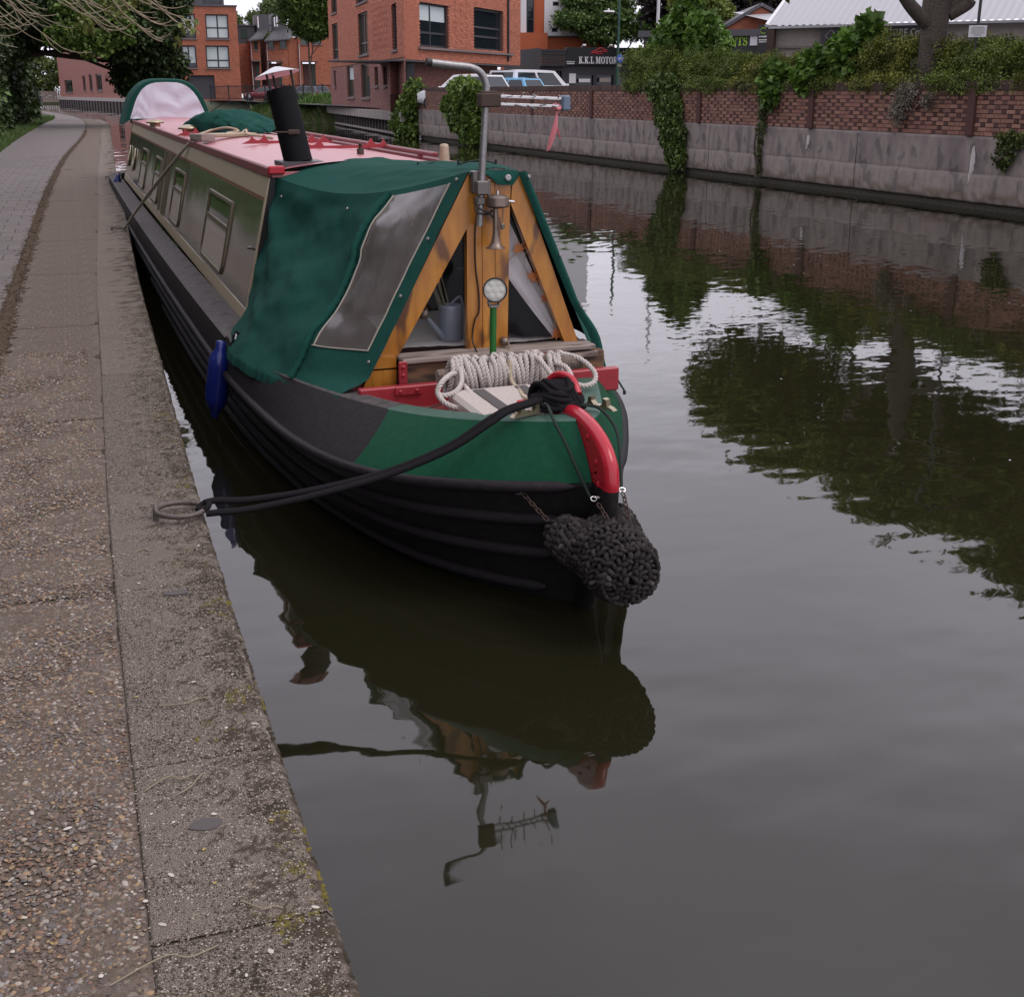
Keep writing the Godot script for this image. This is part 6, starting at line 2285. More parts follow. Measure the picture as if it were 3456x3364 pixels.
func _boat_front() -> void:
	fold.seed = 23
	fold.frequency = 1.0
	fold.fractal_octaves = 3
	var ul := func(v: float) -> float: return lerpf(0.715, 0.775, clampf((v - 0.035) / 0.775, 0, 1))
	var V0 := 0.035
	var V1 := 0.81
	# left side in three strips: canvas, clear panel, canvas edge
	var mb := MB.new()
	_cover_grid(mb, func(s: float, v: float) -> Vector3: return cover_left(s * ul.call(v), v), 0.0, 1.0, 56, 44)
	_cover_grid(mb, func(s: float, v: float) -> Vector3: return cover_left(lerpf(0.95, 1.0, s), v), 0.0, 1.0, 6, 44)
	_cover_grid(mb, func(s: float, v: float) -> Vector3: return cover_left(lerpf(ul.call(v), 0.95, s), v), 0.0, V0, 18, 3)
	_cover_grid(mb, func(s: float, v: float) -> Vector3: return cover_left(lerpf(ul.call(v), 0.95, s), v), V1, 1.0, 18, 9)
	# gathered hem lying over the gunwale edge
	_cover_grid(mb, func(s: float, v: float) -> Vector3:
		var p := cover_left(s, 1.0)
		var w := sin(s * 95.0 + 4.0 * fold.get_noise_2d(s * 20.0, 1.0)) * 0.006
		return p + Vector3(-0.018 * v - w * v, -0.052 * v + 0.010 * sin(v * PI), 0.012 * v * s), 0.0, 1.0, 140, 5)
	# top: from the left shoulder over to the right one
	var rows := []
	for i in 29:
		var w := i / 28.0
		var row := PackedVector3Array()
		for j in 45:
			var u := j / 44.0
			var a := cover_left(u, 0.0)
			var b := Vector3(2.42, 1.50, -8.0).lerp(Vector3(2.025, 1.645, -5.77), u)
			var p := a.lerp(b, w)
			p.y += sin(PI * w) * lerpf(0.105, 0.012, pow(u, 0.7)) + 0.05 * sin(PI * u) * smoothstep(0.0, 0.45, w)
			p.y += fold.get_noise_2d(u * 4.0, w * 5.0 + 30.0) * 0.014 * sin(PI * w)
			row.append(p)
		rows.append(row)
	mb.grid(rows, true)
	# right side
	rows = []
	for i in 17:
		var v := i / 16.0
		var row := PackedVector3Array()
		for j in 33:
			var u := j / 32.0
			var a := Vector3(2.42, 1.50, -8.0).lerp(Vector3(2.025, 1.645, -5.77), u)
			var b := _tab3([[0.0, 2.66, 0.6, -8.0], [0.4, 2.86, 0.61, -7.05], [0.7, 2.71, 0.62, -6.3], [1.0, 2.47, 0.64, -5.77]], u)
			row.append(a.lerp(b, v) + Vector3(0.02 * sin(v * 7.0 + u * 5.0) * (1.0 - u), 0, 0))
		rows.append(row)
	mb.grid(rows, false)
	# front valance over the ridge end
	rows = []
	for i in 6:
		var f := i / 5.0
		var row := PackedVector3Array()
		for j in 15:
			var s := j / 14.0
			var drop := 0.018 + 0.05 * smoothstep(0.3, 0.6, s) * (1.0 - smoothstep(0.86, 1.0, s))
			row.append(Vector3(lerpf(1.775, 2.025, s), 1.647 - drop * f + 0.004 * sin(s * PI), -5.765 + 0.022 * sin(f * PI * 0.6)))
		rows.append(row)
	mb.grid(rows, true)
	# right front edge: a strip turned round the board's rim
	rows = []
	for i in 25:
		var f := i / 24.0
		var p := Vector3(2.025, 1.64, -5.75).lerp(Vector3(2.46, 0.655, -5.75), f)
		p.x += 0.035 * sin(PI * smoothstep(0.62, 1.0, f)) * 0.8
		var w := 0.030 + 0.010 * sin(f * 9.0) * smoothstep(0.5, 0.8, f)
		rows.append(PackedVector3Array([p + Vector3(-0.010, 0, 0.004), p + Vector3(w * 0.4, 0.004, 0.020), p + Vector3(w, 0.006, 0.012), p + Vector3(w + 0.012, 0.0, -0.06)]))
	mb.grid(rows, false)
	var cov := part("cratch_cover", mb.mesh(), M.canvas, boat, "dark green canvas cover over the front well")
	# clear panel
	mb = MB.new()
	_cover_grid(mb, func(s: float, v: float) -> Vector3:
		var p := cover_left(lerpf(ul.call(v), 0.95, s), v)
		var fanw := sin((s * 2.6 - v * 1.1) * 7.0) * 0.003 * smoothstep(V0, V0 + 0.15, v) * smoothstep(V1, V1 - 0.1, v)
		return p + Vector3(-0.95, 0.28, 0.1) * fanw, V0, V1, 26, 40)
	part("clear_panel", mb.mesh(), M.vinyl, cov)
	# rolled flap with gathers along the panel's after edge, and stitched welts round it
	mb = MB.new()
	var pts := PackedVector3Array()
	var rr := []
	for i in 101:
		var f := i / 100.0
		var v := lerpf(0.02, 0.98, f)
		pts.append(cover_left(ul.call(v) - 0.018, v) + Vector3(-0.014, 0.006, 0.0))
		rr.append(0.020 + 0.0035 * sin(f * 130.0) + 0.004 * fold.get_noise_2d(f * 30.0, 2.0))
	mb.tube(pts, rr, 8)
	part("rolled_flap", mb.mesh(), M.canvas, cov)
	mb = MB.new()
	var wl := PackedVector3Array()
	for i in 25: wl.append(cover_left(ul.call(lerpf(V0, V1, i / 24.0)) + 0.006, lerpf(V0, V1, i / 24.0)) + Vector3(-0.004, 0, 0))
	for i in 13: wl.append(cover_left(lerpf(0.775, 0.95, i / 12.0), V1) + Vector3(-0.004, 0, 0))
	for i in 25: wl.append(cover_left(0.95, lerpf(V1, V0, i / 24.0)) + Vector3(-0.004, 0, 0))
	mb.tube(wl, 0.0045, 5)
	part("welt", mb.mesh(), M.ropegrey, cov)
	# press studs
	for f in [0.03, 0.30, 0.56, 0.86]:
		var p := cover_left(0.975, f)
		_stud(cov, p + Vector3(-0.010, 0.004, 0.006), Vector3(-0.75, 0.3, 0.6))
	for f in [0.02, 0.40, 0.66, 0.92]:
		var p := Vector3(2.025, 1.64, -5.725).lerp(Vector3(2.46, 0.655, -5.725), f) + Vector3(0.03 + 0.028 * sin(PI * smoothstep(0.62, 1.0, f)), 0, 0)
		_stud(cov, p, Vector3(0.1, 0.2, 1.0))
	_stud(cov, Vector3(1.965, 1.615, -5.742), Vector3(0, 0.2, 1.0), 0.016)
	for q in [[0.10, 0.10], [0.52, 0.09]]: _stud(cov, cover_left(q[0], q[1]) + Vector3(-0.012, 0.004, 0), Vector3(-0.9, 0.4, 0), 0.009)
	# tag sewn on the cover, two eyes with cord along the top
	mb = MB.new()
	var tg := cover_left(0.33, 0.93) + Vector3(-0.012, 0.004, 0)
	mb.box(tg, Vector3(0.004, 0.028, 0.04), Basis(Vector3.BACK, -0.35))
	part("maker_tag", mb.mesh(), M.renderwhite, cov)
	for q in [[0.50, 0.62], [0.78, 0.72]]:
		mb = MB.new()
		var a := cover_left(q[0], 0.0).lerp(Vector3(2.42, 1.50, -8.0).lerp(Vector3(2.025, 1.645, -5.77), q[0]), q[1]) + Vector3(0, 0.075 * (1.0 - q[0]) + 0.05, 0)
		mb.tube(spline([a + Vector3(-0.1, -0.01, 0), a + Vector3(-0.05, 0.005, 0.03), a + Vector3(0.03, 0.008, -0.01), a + Vector3(0.1, -0.01, 0)], 6), 0.004, 5)
		mb.cbox(a + Vector3(-0.1, 0.0, 0), Vector3(0.012, 0.025, 0.012), 0.003)
		mb.cbox(a + Vector3(0.1, 0.0, 0), Vector3(0.012, 0.025, 0.012), 0.003)
		part("tie_cord", mb.mesh(), M.ropegreen, cov)
	# hold-down cords of the cover
	for q in [[Vector3(0.99, 0.57, -6.22), Vector3(0.965, 0.50, -6.12)], [Vector3(1.13, 0.585, -5.66), Vector3(1.125, 0.50, -5.60)], [Vector3(2.50, 0.66, -5.72), Vector3(2.56, 0.56, -5.66)]]:
		mb = MB.new()
		mb.tube(PackedVector3Array([q[0], q[0].lerp(q[1], 0.5) + Vector3(0.004, 0, 0.004), q[1]]), 0.005, 6)
		mb.tube(PackedVector3Array([q[1], q[1] + Vector3(0.0, -0.02, 0.004)]), 0.008, 6)
		part("hold_down", mb.mesh(), M.ropegreen, cov)
	_cratch_board()
	_foredeck()

func _stud(parent: Node, p: Vector3, n: Vector3, r := 0.0085) -> void:
	var mb := MB.new()
	n = n.normalized()
	var x := n.cross(Vector3.UP).normalized()
	mb.lathe([Vector2(0.0, 0.004), Vector2(r * 0.35, 0.003), Vector2(r * 0.5, 0.006), Vector2(r, 0.003), Vector2(r * 1.02, -0.002)], 14, Transform3D(Basis(x, n, x.cross(n)), p))
	part("press_stud", mb.mesh(), M.galv, parent)

func _cratch_board() -> void:
	var zf := -5.775
	var xf := Transform3D(Basis.IDENTITY, Vector3(0, 0, zf))
	var mb := MB.new()
	mb.box(Vector3(1.9, 1.1, zf - 0.55), Vector3(0.04, 0.04, 0.04))
	var board := part("cratch_board", mb.mesh(), M.black, boat, "varnished timber front board of the cratch")
	var P := func(a: Array) -> PackedVector2Array:
		var o := PackedVector2Array()
		for i in range(0, a.size(), 2): o.append(Vector2(a[i], a[i + 1]))
		return o
	for pl in [[1.765, 0.79, 1.842, 0.79, 1.842, 1.635, 1.782, 1.64, 1.768, 1.44], [1.845, 0.79, 1.908, 0.79, 1.908, 1.64, 1.845, 1.636], [1.911, 0.79, 1.972, 0.79, 1.985, 1.49, 1.995, 1.645, 1.911, 1.64]]:
		mb = MB.new()
		mb.poly(P.call(pl), 0.045, xf)
		part("post_board", mb.mesh(), M.wood, board)
	for pl in [[1.25, 0.665, 1.338, 0.665, 1.766, 1.385, 1.779, 1.64], [1.988, 1.49, 2.28, 0.79, 2.352, 0.79, 2.03, 1.645, 1.998, 1.645]]:
		mb = MB.new()
		mb.poly(P.call(pl), 0.05, Transform3D(Basis.IDENTITY, Vector3(0, 0, zf + 0.008)))
		part("rafter", mb.mesh(), M.wood, board)
	# dark rebate and panes
	for pl in [[1.37, 0.80, 1.765, 0.80, 1.765, 1.40], [1.972, 0.80, 2.285, 0.80, 1.985, 1.48]]:
		mb = MB.new()
		mb.poly(P.call(pl), 0.006, Transform3D(Basis.IDENTITY, Vector3(0, 0, zf - 0.03)))
		part("pane", mb.mesh(), M.pane, board)
	# left foot of the board: two blocks with a gap
	for pl in [[1.22, 0.64, 1.392, 0.64, 1.392, 0.738, 1.262, 0.738], [1.27, 0.748, 1.392, 0.748, 1.392, 0.80, 1.30, 0.80]]:
		mb = MB.new()
		mb.poly(P.call(pl), 0.05, Transform3D(Basis.IDENTITY, Vector3(0, 0, zf + 0.05)))
		part("foot_block", mb.mesh(), M.wood, board)
	# weathered sill
	mb = MB.new()
	mb.cbox(Vector3(1.90, 0.792, zf + 0.045), Vector3(0.99, 0.026, 0.16), 0.006, Basis(Vector3.BACK, 0.012))
	part("sill", mb.mesh(), M.greywood, board)
	mb = MB.new()
	mb.cbox(Vector3(1.925, 0.708, zf + 0.075), Vector3(1.05, 0.135, 0.06), 0.008)
	part("sill_board", mb.mesh(), M.weathered, board)
	mb = MB.new()
	mb.cbox(Vector3(2.10, 0.755, zf + 0.112), Vector3(0.62, 0.03, 0.012), 0.004, Basis(Vector3.BACK, 0.02))
	part("batten", mb.mesh(), M.greywood, board)
	# cable down the post
	mb = MB.new()
	mb.tube(spline([Vector3(1.815, 1.47, -5.762), Vector3(1.806, 1.35, -5.768), Vector3(1.808, 1.2, -5.768), Vector3(1.822, 1.08, -5.768), Vector3(1.822, 0.985, -5.766), Vector3(1.80, 0.945, -5.764), Vector3(1.786, 0.85, -5.76), Vector3(1.783, 0.79, -5.66), Vector3(1.78, 0.74, -5.63)], 8), 0.004, 6)
	part("cable", mb.mesh(), M.black, board)
	# tap low on the post
	mb = MB.new()
	mb.lathe([Vector2(0.0, 0.04), Vector2(0.018, 0.038), Vector2(0.022, 0.02), Vector2(0.022, 0.0)], 14, Transform3D(Basis(Vector3.RIGHT, PI * 0.5), Vector3(1.945, 0.835, -5.76)))
	mb.tube(PackedVector3Array([Vector3(1.955, 0.84, -5.71), Vector3(1.95, 0.80, -5.68), Vector3(1.91, 0.72, -5.60)]), 0.004, 5)
	part("lock", mb.mesh(), M.horn, board)
	# inside: fleece shelf, dark lining, curtain
	mb = MB.new()
	var rows := []
	var n := FastNoiseLite.new()
	n.seed = 3
	n.frequency = 6.0
	for i in 11:
		var row := PackedVector3Array()
		for j in 31:
			var x := lerpf(1.42, 2.25, j / 30.0)
			var z := lerpf(-5.84, -6.5, i / 10.0)
			row.append(Vector3(x, 0.812 + 0.012 * n.get_noise_2d(x, z) + 0.06 * i / 10.0, z))
		rows.append(row)
	mb.grid(rows, false)
	part("fleece_shelf", mb.mesh(), M.sheet, boat)
	mb = MB.new()
	mb.poly(P.call([1.975, 1.20, 1.975, 0.86, 2.10, 0.825, 2.245, 0.825]), 0.008, Transform3D(Basis.IDENTITY, Vector3(0, 0, -5.88)))
	part("dark_lining", mb.mesh(), M.matblack, boat)
	mb = MB.new()
	rows = []
	for i in 21:
		var f := i / 20.0
		var a := Vector3(1.975, 1.47, -5.86).lerp(Vector3(2.30, 0.815, -5.86), f)
		var b := Vector3(1.972, 1.17, -5.86).lerp(Vector3(2.245, 0.815, -5.86), f)
		var row := PackedVector3Array()
		for j in 9: row.append(a.lerp(b, j / 8.0) + Vector3(0, 0, 0.010 * sin(j * 1.9 + f * 5.0)))
		rows.append(row)
	mb.grid(rows, true)
	part("curtain", mb.mesh(), M.curtain, boat, "pale curtain drawn aside in the right pane")
	# watering can
	var wc := thing("watering_can", "blue-grey metal watering can behind the left cratch window", "watering can", Vector3(1.745, 0.82, -5.95))
	mb = MB.new()
	mb.lathe([Vector2(0.0, 0.0), Vector2(0.062, 0.0), Vector2(0.06, 0.16), Vector2(0.055, 0.175), Vector2(0.05, 0.172), Vector2(0.05, 0.1), Vector2(0.0, 0.1)], 22, Transform3D(Basis.IDENTITY, Vector3(1.725, 0.822, -5.95)))
	part("body", mb.mesh(), M.wateringcan, wc)
	mb = MB.new()
	mb.tube(PackedVector3Array([Vector3(1.675, 0.845, -5.92), Vector3(1.63, 0.895, -5.90), Vector3(1.585, 0.95, -5.88)]), [0.017, 0.013, 0.011], 10)
	part("spout", mb.mesh(), M.wateringcan, wc)
	mb = MB.new()
	mb.lathe([Vector2(0.012, 0.0), Vector2(0.036, 0.035), Vector2(0.0, 0.042)], 16, Transform3D(Basis(Vector3.BACK, 0.75), Vector3(1.585, 0.95, -5.88)))
	part("rose", mb.mesh(), M.horn, wc)
	mb = MB.new()
	mb.tube(spline([Vector3(1.725, 0.995, -5.95), Vector3(1.78, 1.03, -5.97), Vector3(1.80, 0.96, -5.98), Vector3(1.785, 0.87, -5.97)], 6), 0.006, 6)
	part("handle", mb.mesh(), M.wateringcan, wc)
	# bundle of dry twigs standing in the well
	var tw := thing("twig_bundle", "bundle of bare dry twigs standing behind the left cratch window", "twigs", Vector3(1.75, 0.85, -6.1))
	for k in 9:
		mb = MB.new()
		var b := Vector3(1.74 + rng.randf_range(-0.02, 0.02), 0.9, -6.02 + rng.randf_range(-0.05, 0.05))
		var t := b + Vector3(rng.randf_range(-0.22, -0.02), rng.randf_range(0.35, 0.6), rng.randf_range(-0.1, 0.1))
		mb.tube(spline([b, b.lerp(t, 0.5) + Vector3(rng.randf_range(-0.03, 0.03), 0, 0), t], 5), [0.006, 0.006, 0.005, 0.005, 0.005, 0.004, 0.004, 0.003, 0.003, 0.002, 0.001], 5)
		part("twig", mb.mesh(), M.twig, tw)
	# autumn leaf garland
	var ga := thing("leaf_garland", "string of orange maple leaves inside the cratch windows", "garland", Vector3(2.04, 0.82, -5.83))
	mb = MB.new()
	mb.tube(spline([Vector3(1.985, 1.21, -5.835), Vector3(2.035, 1.26, -5.825), Vector3(2.09, 1.30, -5.83), Vector3(2.07, 1.20, -5.83), Vector3(2.11, 1.13, -5.83), Vector3(2.16, 1.07, -5.83), Vector3(2.18, 1.02, -5.83), Vector3(2.24, 0.85, -5.83)], 6), 0.002, 4)
	part("string", mb.mesh(), M.ropegrey, ga)
	var lf := [[2.04, 1.27, 0.2], [2.11, 1.13, -0.7], [2.185, 1.03, 0.6], [1.625, 1.15, 1.1], [2.245, 0.845, 2.2]]
	for q in lf:
		mb = MB.new()
		var o := PackedVector2Array()
		var rad := [1.0, 0.42, 0.85, 0.38, 0.95, 0.40, 0.62, 0.30, 0.25, 0.30, 0.62, 0.40, 0.95, 0.38, 0.85, 0.42]
		for i in 16:
			var a: float = PI * 0.5 + TAU * i / 16.0 + q[2]
			o.append(Vector2(cos(a), sin(a)) * rad[i] * 0.046)
		mb.col = Color(1.0, rng.randf_range(0.75, 1.2), 1.0)
		mb.poly(o, 0.0015, Transform3D(Basis(Vector3.UP, rng.randf_range(-0.3, 0.3)), Vector3(q[0], q[1], -5.818)))
		part("maple_leaf", mb.mesh(), M.maple, ga)

# ------------------------------------------------------------------ foredeck
func _foredeck() -> void:
	var mb := MB.new()
	# red board across the front of the well with its bracket
	mb.cbox(Vector3(1.83, 0.640, -5.585), Vector3(1.31, 0.115, 0.045), 0.006, Basis(Vector3.BACK, 0.012))
	part("red_board", mb.mesh(), M.red, boat)
	mb = MB.new()
	mb.cbox(Vector3(1.405, 0.735, -5.652), Vector3(0.042, 0.11, 0.012), 0.004)
	part("bracket", mb.mesh(), M.red, boat)
	mb = MB.new()
	mb.cbox(Vector3(1.405, 0.672, -5.555), Vector3(0.13, 0.042, 0.014), 0.004)
	part("bracket_plate", mb.mesh(), M.red, boat)
	for p in [Vector3(1.405, 0.765, -5.644), Vector3(1.405, 0.725, -5.644), Vector3(1.365, 0.67, -5.546), Vector3(1.445, 0.672, -5.546)]:
		mb = MB.new()
		mb.lathe([Vector2(0.0, 0.007), Vector2(0.008, 0.006), Vector2(0.010, 0.0)], 8, Transform3D(Basis(Vector3.RIGHT, PI * 0.5), p))
		part("bolt", mb.mesh(), M.red, boat)
	mb = MB.new()
	mb.tube(spline([Vector3(1.21, 0.66, -5.60), Vector3(1.23, 0.62, -5.52), Vector3(1.28, 0.605, -5.42), Vector3(1.45, 0.62, -5.40), Vector3(1.6, 0.64, -5.45)], 6), 0.004, 5)
	part("deck_cable", mb.mesh(), M.steel, boat)
	# deck ahead of the well
	mb = MB.new()
	var rows := [PackedVector3Array(), PackedVector3Array()]
	for q in qs(0.0, 0.42):
		var o := hull_pt(2.0, q, -1.0)
		rows[0].append(Vector3(o.x + 0.02, o.y - 0.004, o.z))
		rows[1].append(Vector3(hull_pt(2.0, q, 1.0).x - 0.02, o.y - 0.004, o.z))
	mb.grid(rows, true)
	part("foredeck", mb.mesh(), M.greendeck, boat)
	# cream hatch with two dark grip strips
	var hb := Basis(Vector3.UP, 0.06) * Basis(Vector3.RIGHT, 0.05)
	var hc := Vector3(1.695, 0.675, -4.93)
	mb = MB.new()
	mb.cbox(hc, Vector3(0.40, 0.13, 0.50), 0.018, hb)
	var h := part("deck_hatch", mb.mesh(), M.hatch, boat, "cream hatch with dark grip strips")
	for x in [-0.07, 0.13]:
		mb = MB.new()
		mb.cbox(hc + hb * Vector3(x, 0.067, -0.01), Vector3(0.055, 0.006, 0.40), 0.002, hb)
		part("grip_strip", mb.mesh(), M.hatchgrip, h)
	mb = MB.new()
	mb.lathe([Vector2(0.0, 0.004), Vector2(0.03, 0.003), Vector2(0.031, 0.0)], 18, Transform3D(hb, hc + hb * Vector3(0.045, 0.066, 0.03)))
	part("red_disc", mb.mesh(), M.redgloss, h)
	mb = MB.new()
	mb.cbox(hc + hb * Vector3(-0.045, 0.075, 0.21), Vector3(0.05, 0.016, 0.05), 0.004, hb)
	part("hatch_hinge", mb.mesh(), M.hatchgrip, h)
	# T-stud
	mb = MB.new()
	mb.tube(PackedVector3Array([Vector3(1.825, 0.70, -4.70), Vector3(1.825, 0.86, -4.70)]), 0.03, 14)
	mb.tube(spline([Vector3(1.80, 0.83, -4.80), Vector3(1.835, 0.885, -4.74), Vector3(1.865, 0.88, -4.66), Vector3(1.87, 0.83, -4.60)], 6), 0.017, 10)
	part("mooring_stud", mb.mesh(), M.redgloss, boat)
	# fairleads
	for q in [[Vector3(1.655, 0.763, -4.60), 0.32, M.brass], [Vector3(1.965, 0.765, -4.605), -1.05, M.brass]]:
		mb = MB.new()
		var bas := Basis(Vector3.UP, q[1])
		var pp := PackedVector2Array([Vector2(-0.085, 0), Vector2(0.085, 0), Vector2(0.07, 0.010), Vector2(0.05, 0.016), Vector2(0.045, 0.042), Vector2(0.028, 0.046), Vector2(0.03, 0.028), Vector2(0.016, 0.014), Vector2(-0.016, 0.014), Vector2(-0.03, 0.028), Vector2(-0.028, 0.046), Vector2(-0.045, 0.042), Vector2(-0.05, 0.016), Vector2(-0.07, 0.010)])
		mb.poly(pp, 0.028, Transform3D(bas, q[0] + bas * Vector3(0, 0, 0.014)))
		part("fairlead", mb.mesh(), q[2], boat)

# ------------------------------------------------------------------ gear carried by the boat
func _boat_gear() -> void:
	# aerial mast
	var mb := MB.new()
	var z := -5.715
	mb.tube(spline([Vector3(1.812, 1.40, z), Vector3(1.818, 1.5, z), Vector3(1.83, 1.7, z), Vector3(1.848, 1.97, z), Vector3(1.847, 2.035, z), Vector3(1.825, 2.082, z), Vector3(1.775, 2.106, z), Vector3(1.70, 2.114, z), Vector3(1.585, 2.126, z)], 8), 0.0165, 16)
	var mast := part("aerial_mast", mb.mesh(), M.galv, boat, "bent galvanised mast clamped to the cratch post")
	mb = MB.new()
	mb.tube(PackedVector3Array([Vector3(1.592, 2.1255, z), Vector3(1.568, 2.128, z)]), 0.0185, 14)
	part("end_cap", mb.mesh(), M.black, mast)
	mb = MB.new()
	mb.cbox(Vector3(1.80, 1.60, -5.745), Vector3(0.035, 0.10, 0.05), 0.004)
	mb.cbox(Vector3(1.822, 1.575, -5.705), Vector3(0.062, 0.065, 0.045), 0.006)
	mb.cbox(Vector3(1.852, 1.575, -5.70), Vector3(0.014, 0.075, 0.03), 0.003)
	mb.cbox(Vector3(1.815, 1.515, -5.72), Vector3(0.05, 0.04, 0.05), 0.006)
	part("mast_clamp", mb.mesh(), M.steel, mast)
	mb = MB.new()
	mb.tube(spline([Vector3(1.80, 1.53, -5.70), Vector3(1.795, 1.49, -5.68), Vector3(1.83, 1.47, -5.67), Vector3(1.86, 1.45, -5.68), Vector3(1.885, 1.42, -5.69)], 8), 0.0045, 6)
	mb.tube(spline([Vector3(1.80, 1.52, -5.72), Vector3(1.79, 1.47, -5.70), Vector3(1.84, 1.455, -5.69), Vector3(1.87, 1.47, -5.70)], 8), 0.0045, 6)
	part("cable_loop", mb.mesh(), M.black, mast)
	mb = MB.new()
	mb.cbox(Vector3(1.862, 1.965, z + 0.002), Vector3(0.10, 0.062, 0.06), 0.006)
	mb.cbox(Vector3(1.862, 1.995, z), Vector3(0.075, 0.02, 0.05), 0.004)
	part("boom_clamp", mb.mesh(), M.rusty, mast)
	var dv := Vector3(0.32, -0.012, 0.03)
	for oy in [0.014, -0.020]:
		mb = MB.new()
		var a := Vector3(1.905, 1.968 + oy, z + 0.01)
		mb.cbox(a + dv * 0.46, Vector3(dv.length(), 0.013, 0.014), 0.002, Basis(dv.normalized(), Vector3.UP, dv.normalized().cross(Vector3.UP)))
		part("boom", mb.mesh(), M.alu, mast)
	for k in 9:
		var a := Vector3(1.905, 1.968, z + 0.01) + dv * (0.14 + k * 0.093)
		var l := 0.13 * pow(0.86, k)
		for s in [-1.0, 1.0]:
			mb = MB.new()
			var o := Vector3(0, 0.014 if s > 0 else -0.020, 0)
			mb.tube(PackedVector3Array([a + o, a + o + Vector3(-0.18 * l * s, 0.10 * l * s + 0.01 * (k % 3 - 1), s * l * (1.0 if k % 2 == 0 else -1.0))]), 0.003, 5)
			part("element", mb.mesh(), M.galv, mast)
	mb = MB.new()
	mb.cbox(Vector3(2.222, 1.952, z + 0.04), Vector3(0.038, 0.068, 0.05), 0.006)
	part("boom_cap", mb.mesh(), M.bluegrey, mast)
	mb = MB.new()
	mb.cbox(Vector3(1.83, 1.955, z + 0.02), Vector3(0.03, 0.03, 0.02), 0.004)
	part("junction_box", mb.mesh(), M.bluegrey, mast)
	# pink ribbon tails
	var rb := thing("pink_ribbon", "pink ribbon tied to the end of the aerial boom", "ribbon", Vector3(2.18, 1.93, z + 0.04))
	for q in [[Vector3(2.175, 1.925, z + 0.04), Vector3(2.165, 1.85, z + 0.045), Vector3(2.13, 1.74, z + 0.05), 0.032], [Vector3(2.182, 1.925, z + 0.04), Vector3(2.172, 1.86, z + 0.035), Vector3(2.195, 1.785, z + 0.05), 0.0149]]:
		mb = MB.new()
		var c := spline([q[0], q[1], q[2]], 8)
		var rows := []
		for i in c.size():
			var f := float(i) / (c.size() - 1)
			var w: float = lerpf(0.006, q[3], smoothstep(0.0, 0.9, f)) * (1.0 if q[3] > 0.015 else (1.0 - 0.8 * smoothstep(0.6, 1.0, f)))
			var d := Vector3(cos(f * 1.5), 0.25, sin(f * 1.5) * 0.7).normalized()
			rows.append(PackedVector3Array([c[i] - d * w * 0.6, c[i] + Vector3(0, 0, 0.003), c[i] + d * w * 0.6]))
		mb.grid(rows)
		part("tail", mb.mesh(), M.pink, rb)
	mb = MB.new()
	mb.tube(spline([Vector3(2.16, 1.935, z + 0.03), Vector3(2.175, 1.925, z + 0.06), Vector3(2.19, 1.935, z + 0.04), Vector3(2.175, 1.945, z + 0.02)], 5, true), 0.008, 6, false, true)
	part("knot", mb.mesh(), M.pink, rb)
	# brass horn
	mb = MB.new()
	mb.lathe([Vector2(0.0, 0.035), Vector2(0.030, 0.033), Vector2(0.052, 0.022), Vector2(0.055, 0.018), Vector2(0.055, -0.018), Vector2(0.058, -0.022), Vector2(0.03, -0.03), Vector2(0.0, -0.03)], 8, Transform3D(Basis(Vector3.UP, 0.2), Vector3(1.893, 1.512, -5.685)))
	var horn := part("signal_horn", mb.mesh(), M.horn, boat, "bronze coloured air horn hanging bell down on the post")
	mb = MB.new()
	mb.lathe([Vector2(0.0, 0.0), Vector2(0.012, 0.0), Vector2(0.0125, -0.10), Vector2(0.0155, -0.135), Vector2(0.022, -0.16), Vector2(0.032, -0.178), Vector2(0.046, -0.188), Vector2(0.047, -0.19), Vector2(0.03, -0.183), Vector2(0.014, -0.15)], 24, Transform3D(Basis.IDENTITY, Vector3(1.882, 1.486, -5.685)))
	part("bell", mb.mesh(), M.horn, horn)
	mb = MB.new()
	mb.tube(PackedVector3Array([Vector3(1.945, 1.513, -5.67), Vector3(1.968, 1.51, -5.66)]), 0.007, 8)
	mb.tube(PackedVector3Array([Vector3(1.893, 1.545, -5.685), Vector3(1.893, 1.562, -5.685)]), 0.007, 8)
	part("fitting", mb.mesh(), M.chrome, horn)
	mb = MB.new()
	mb.tube(PackedVector3Array([Vector3(1.908, 1.485, -5.655), Vector3(1.908, 1.415, -5.66)]), 0.0022, 5)
	mb.cbox(Vector3(1.908, 1.40, -5.66), Vector3(0.02, 0.026, 0.012), 0.005)
	part("chain_and_padlock", mb.mesh(), M.steel, horn)
	# headlamp on a green pole
	var lp := thing("deck_lamp", "round work lamp on a short green pole before the cratch", "lamp", Vector3(1.765, 0.66, -5.40))
	mb = MB.new()
	mb.tube(PackedVector3Array([Vector3(1.762, 0.60, -5.40), Vector3(1.769, 1.065, -5.40)]), 0.0155, 16)
	part("pole", mb.mesh(), M.greenpole, lp)
	mb = MB.new()
	mb.cbox(Vector3(1.770, 1.072, -5.40), Vector3(0.042, 0.014, 0.03), 0.003)
	for s in [-1.0, 1.0]: mb.cbox(Vector3(1.770 + s * 0.023, 1.088, -5.40), Vector3(0.006, 0.034, 0.022), 0.002)
	mb.tube(PackedVector3Array([Vector3(1.738, 1.092, -5.395), Vector3(1.802, 1.092, -5.395)]), 0.005, 8)
	part("bracket", mb.mesh(), M.galv, lp)
	var lx := Transform3D(Basis(Vector3.UP, -0.28) * Basis(Vector3.RIGHT, PI * 0.5 - 0.1), Vector3(1.773, 1.147, -5.385))
	mb = MB.new()
	mb.lathe([Vector2(0.0, -0.04), Vector2(0.042, -0.038), Vector2(0.054, -0.01), Vector2(0.0565, 0.008), Vector2(0.0545, 0.012), Vector2(0.050, 0.010), Vector2(0.050, 0.002)], 32, lx)
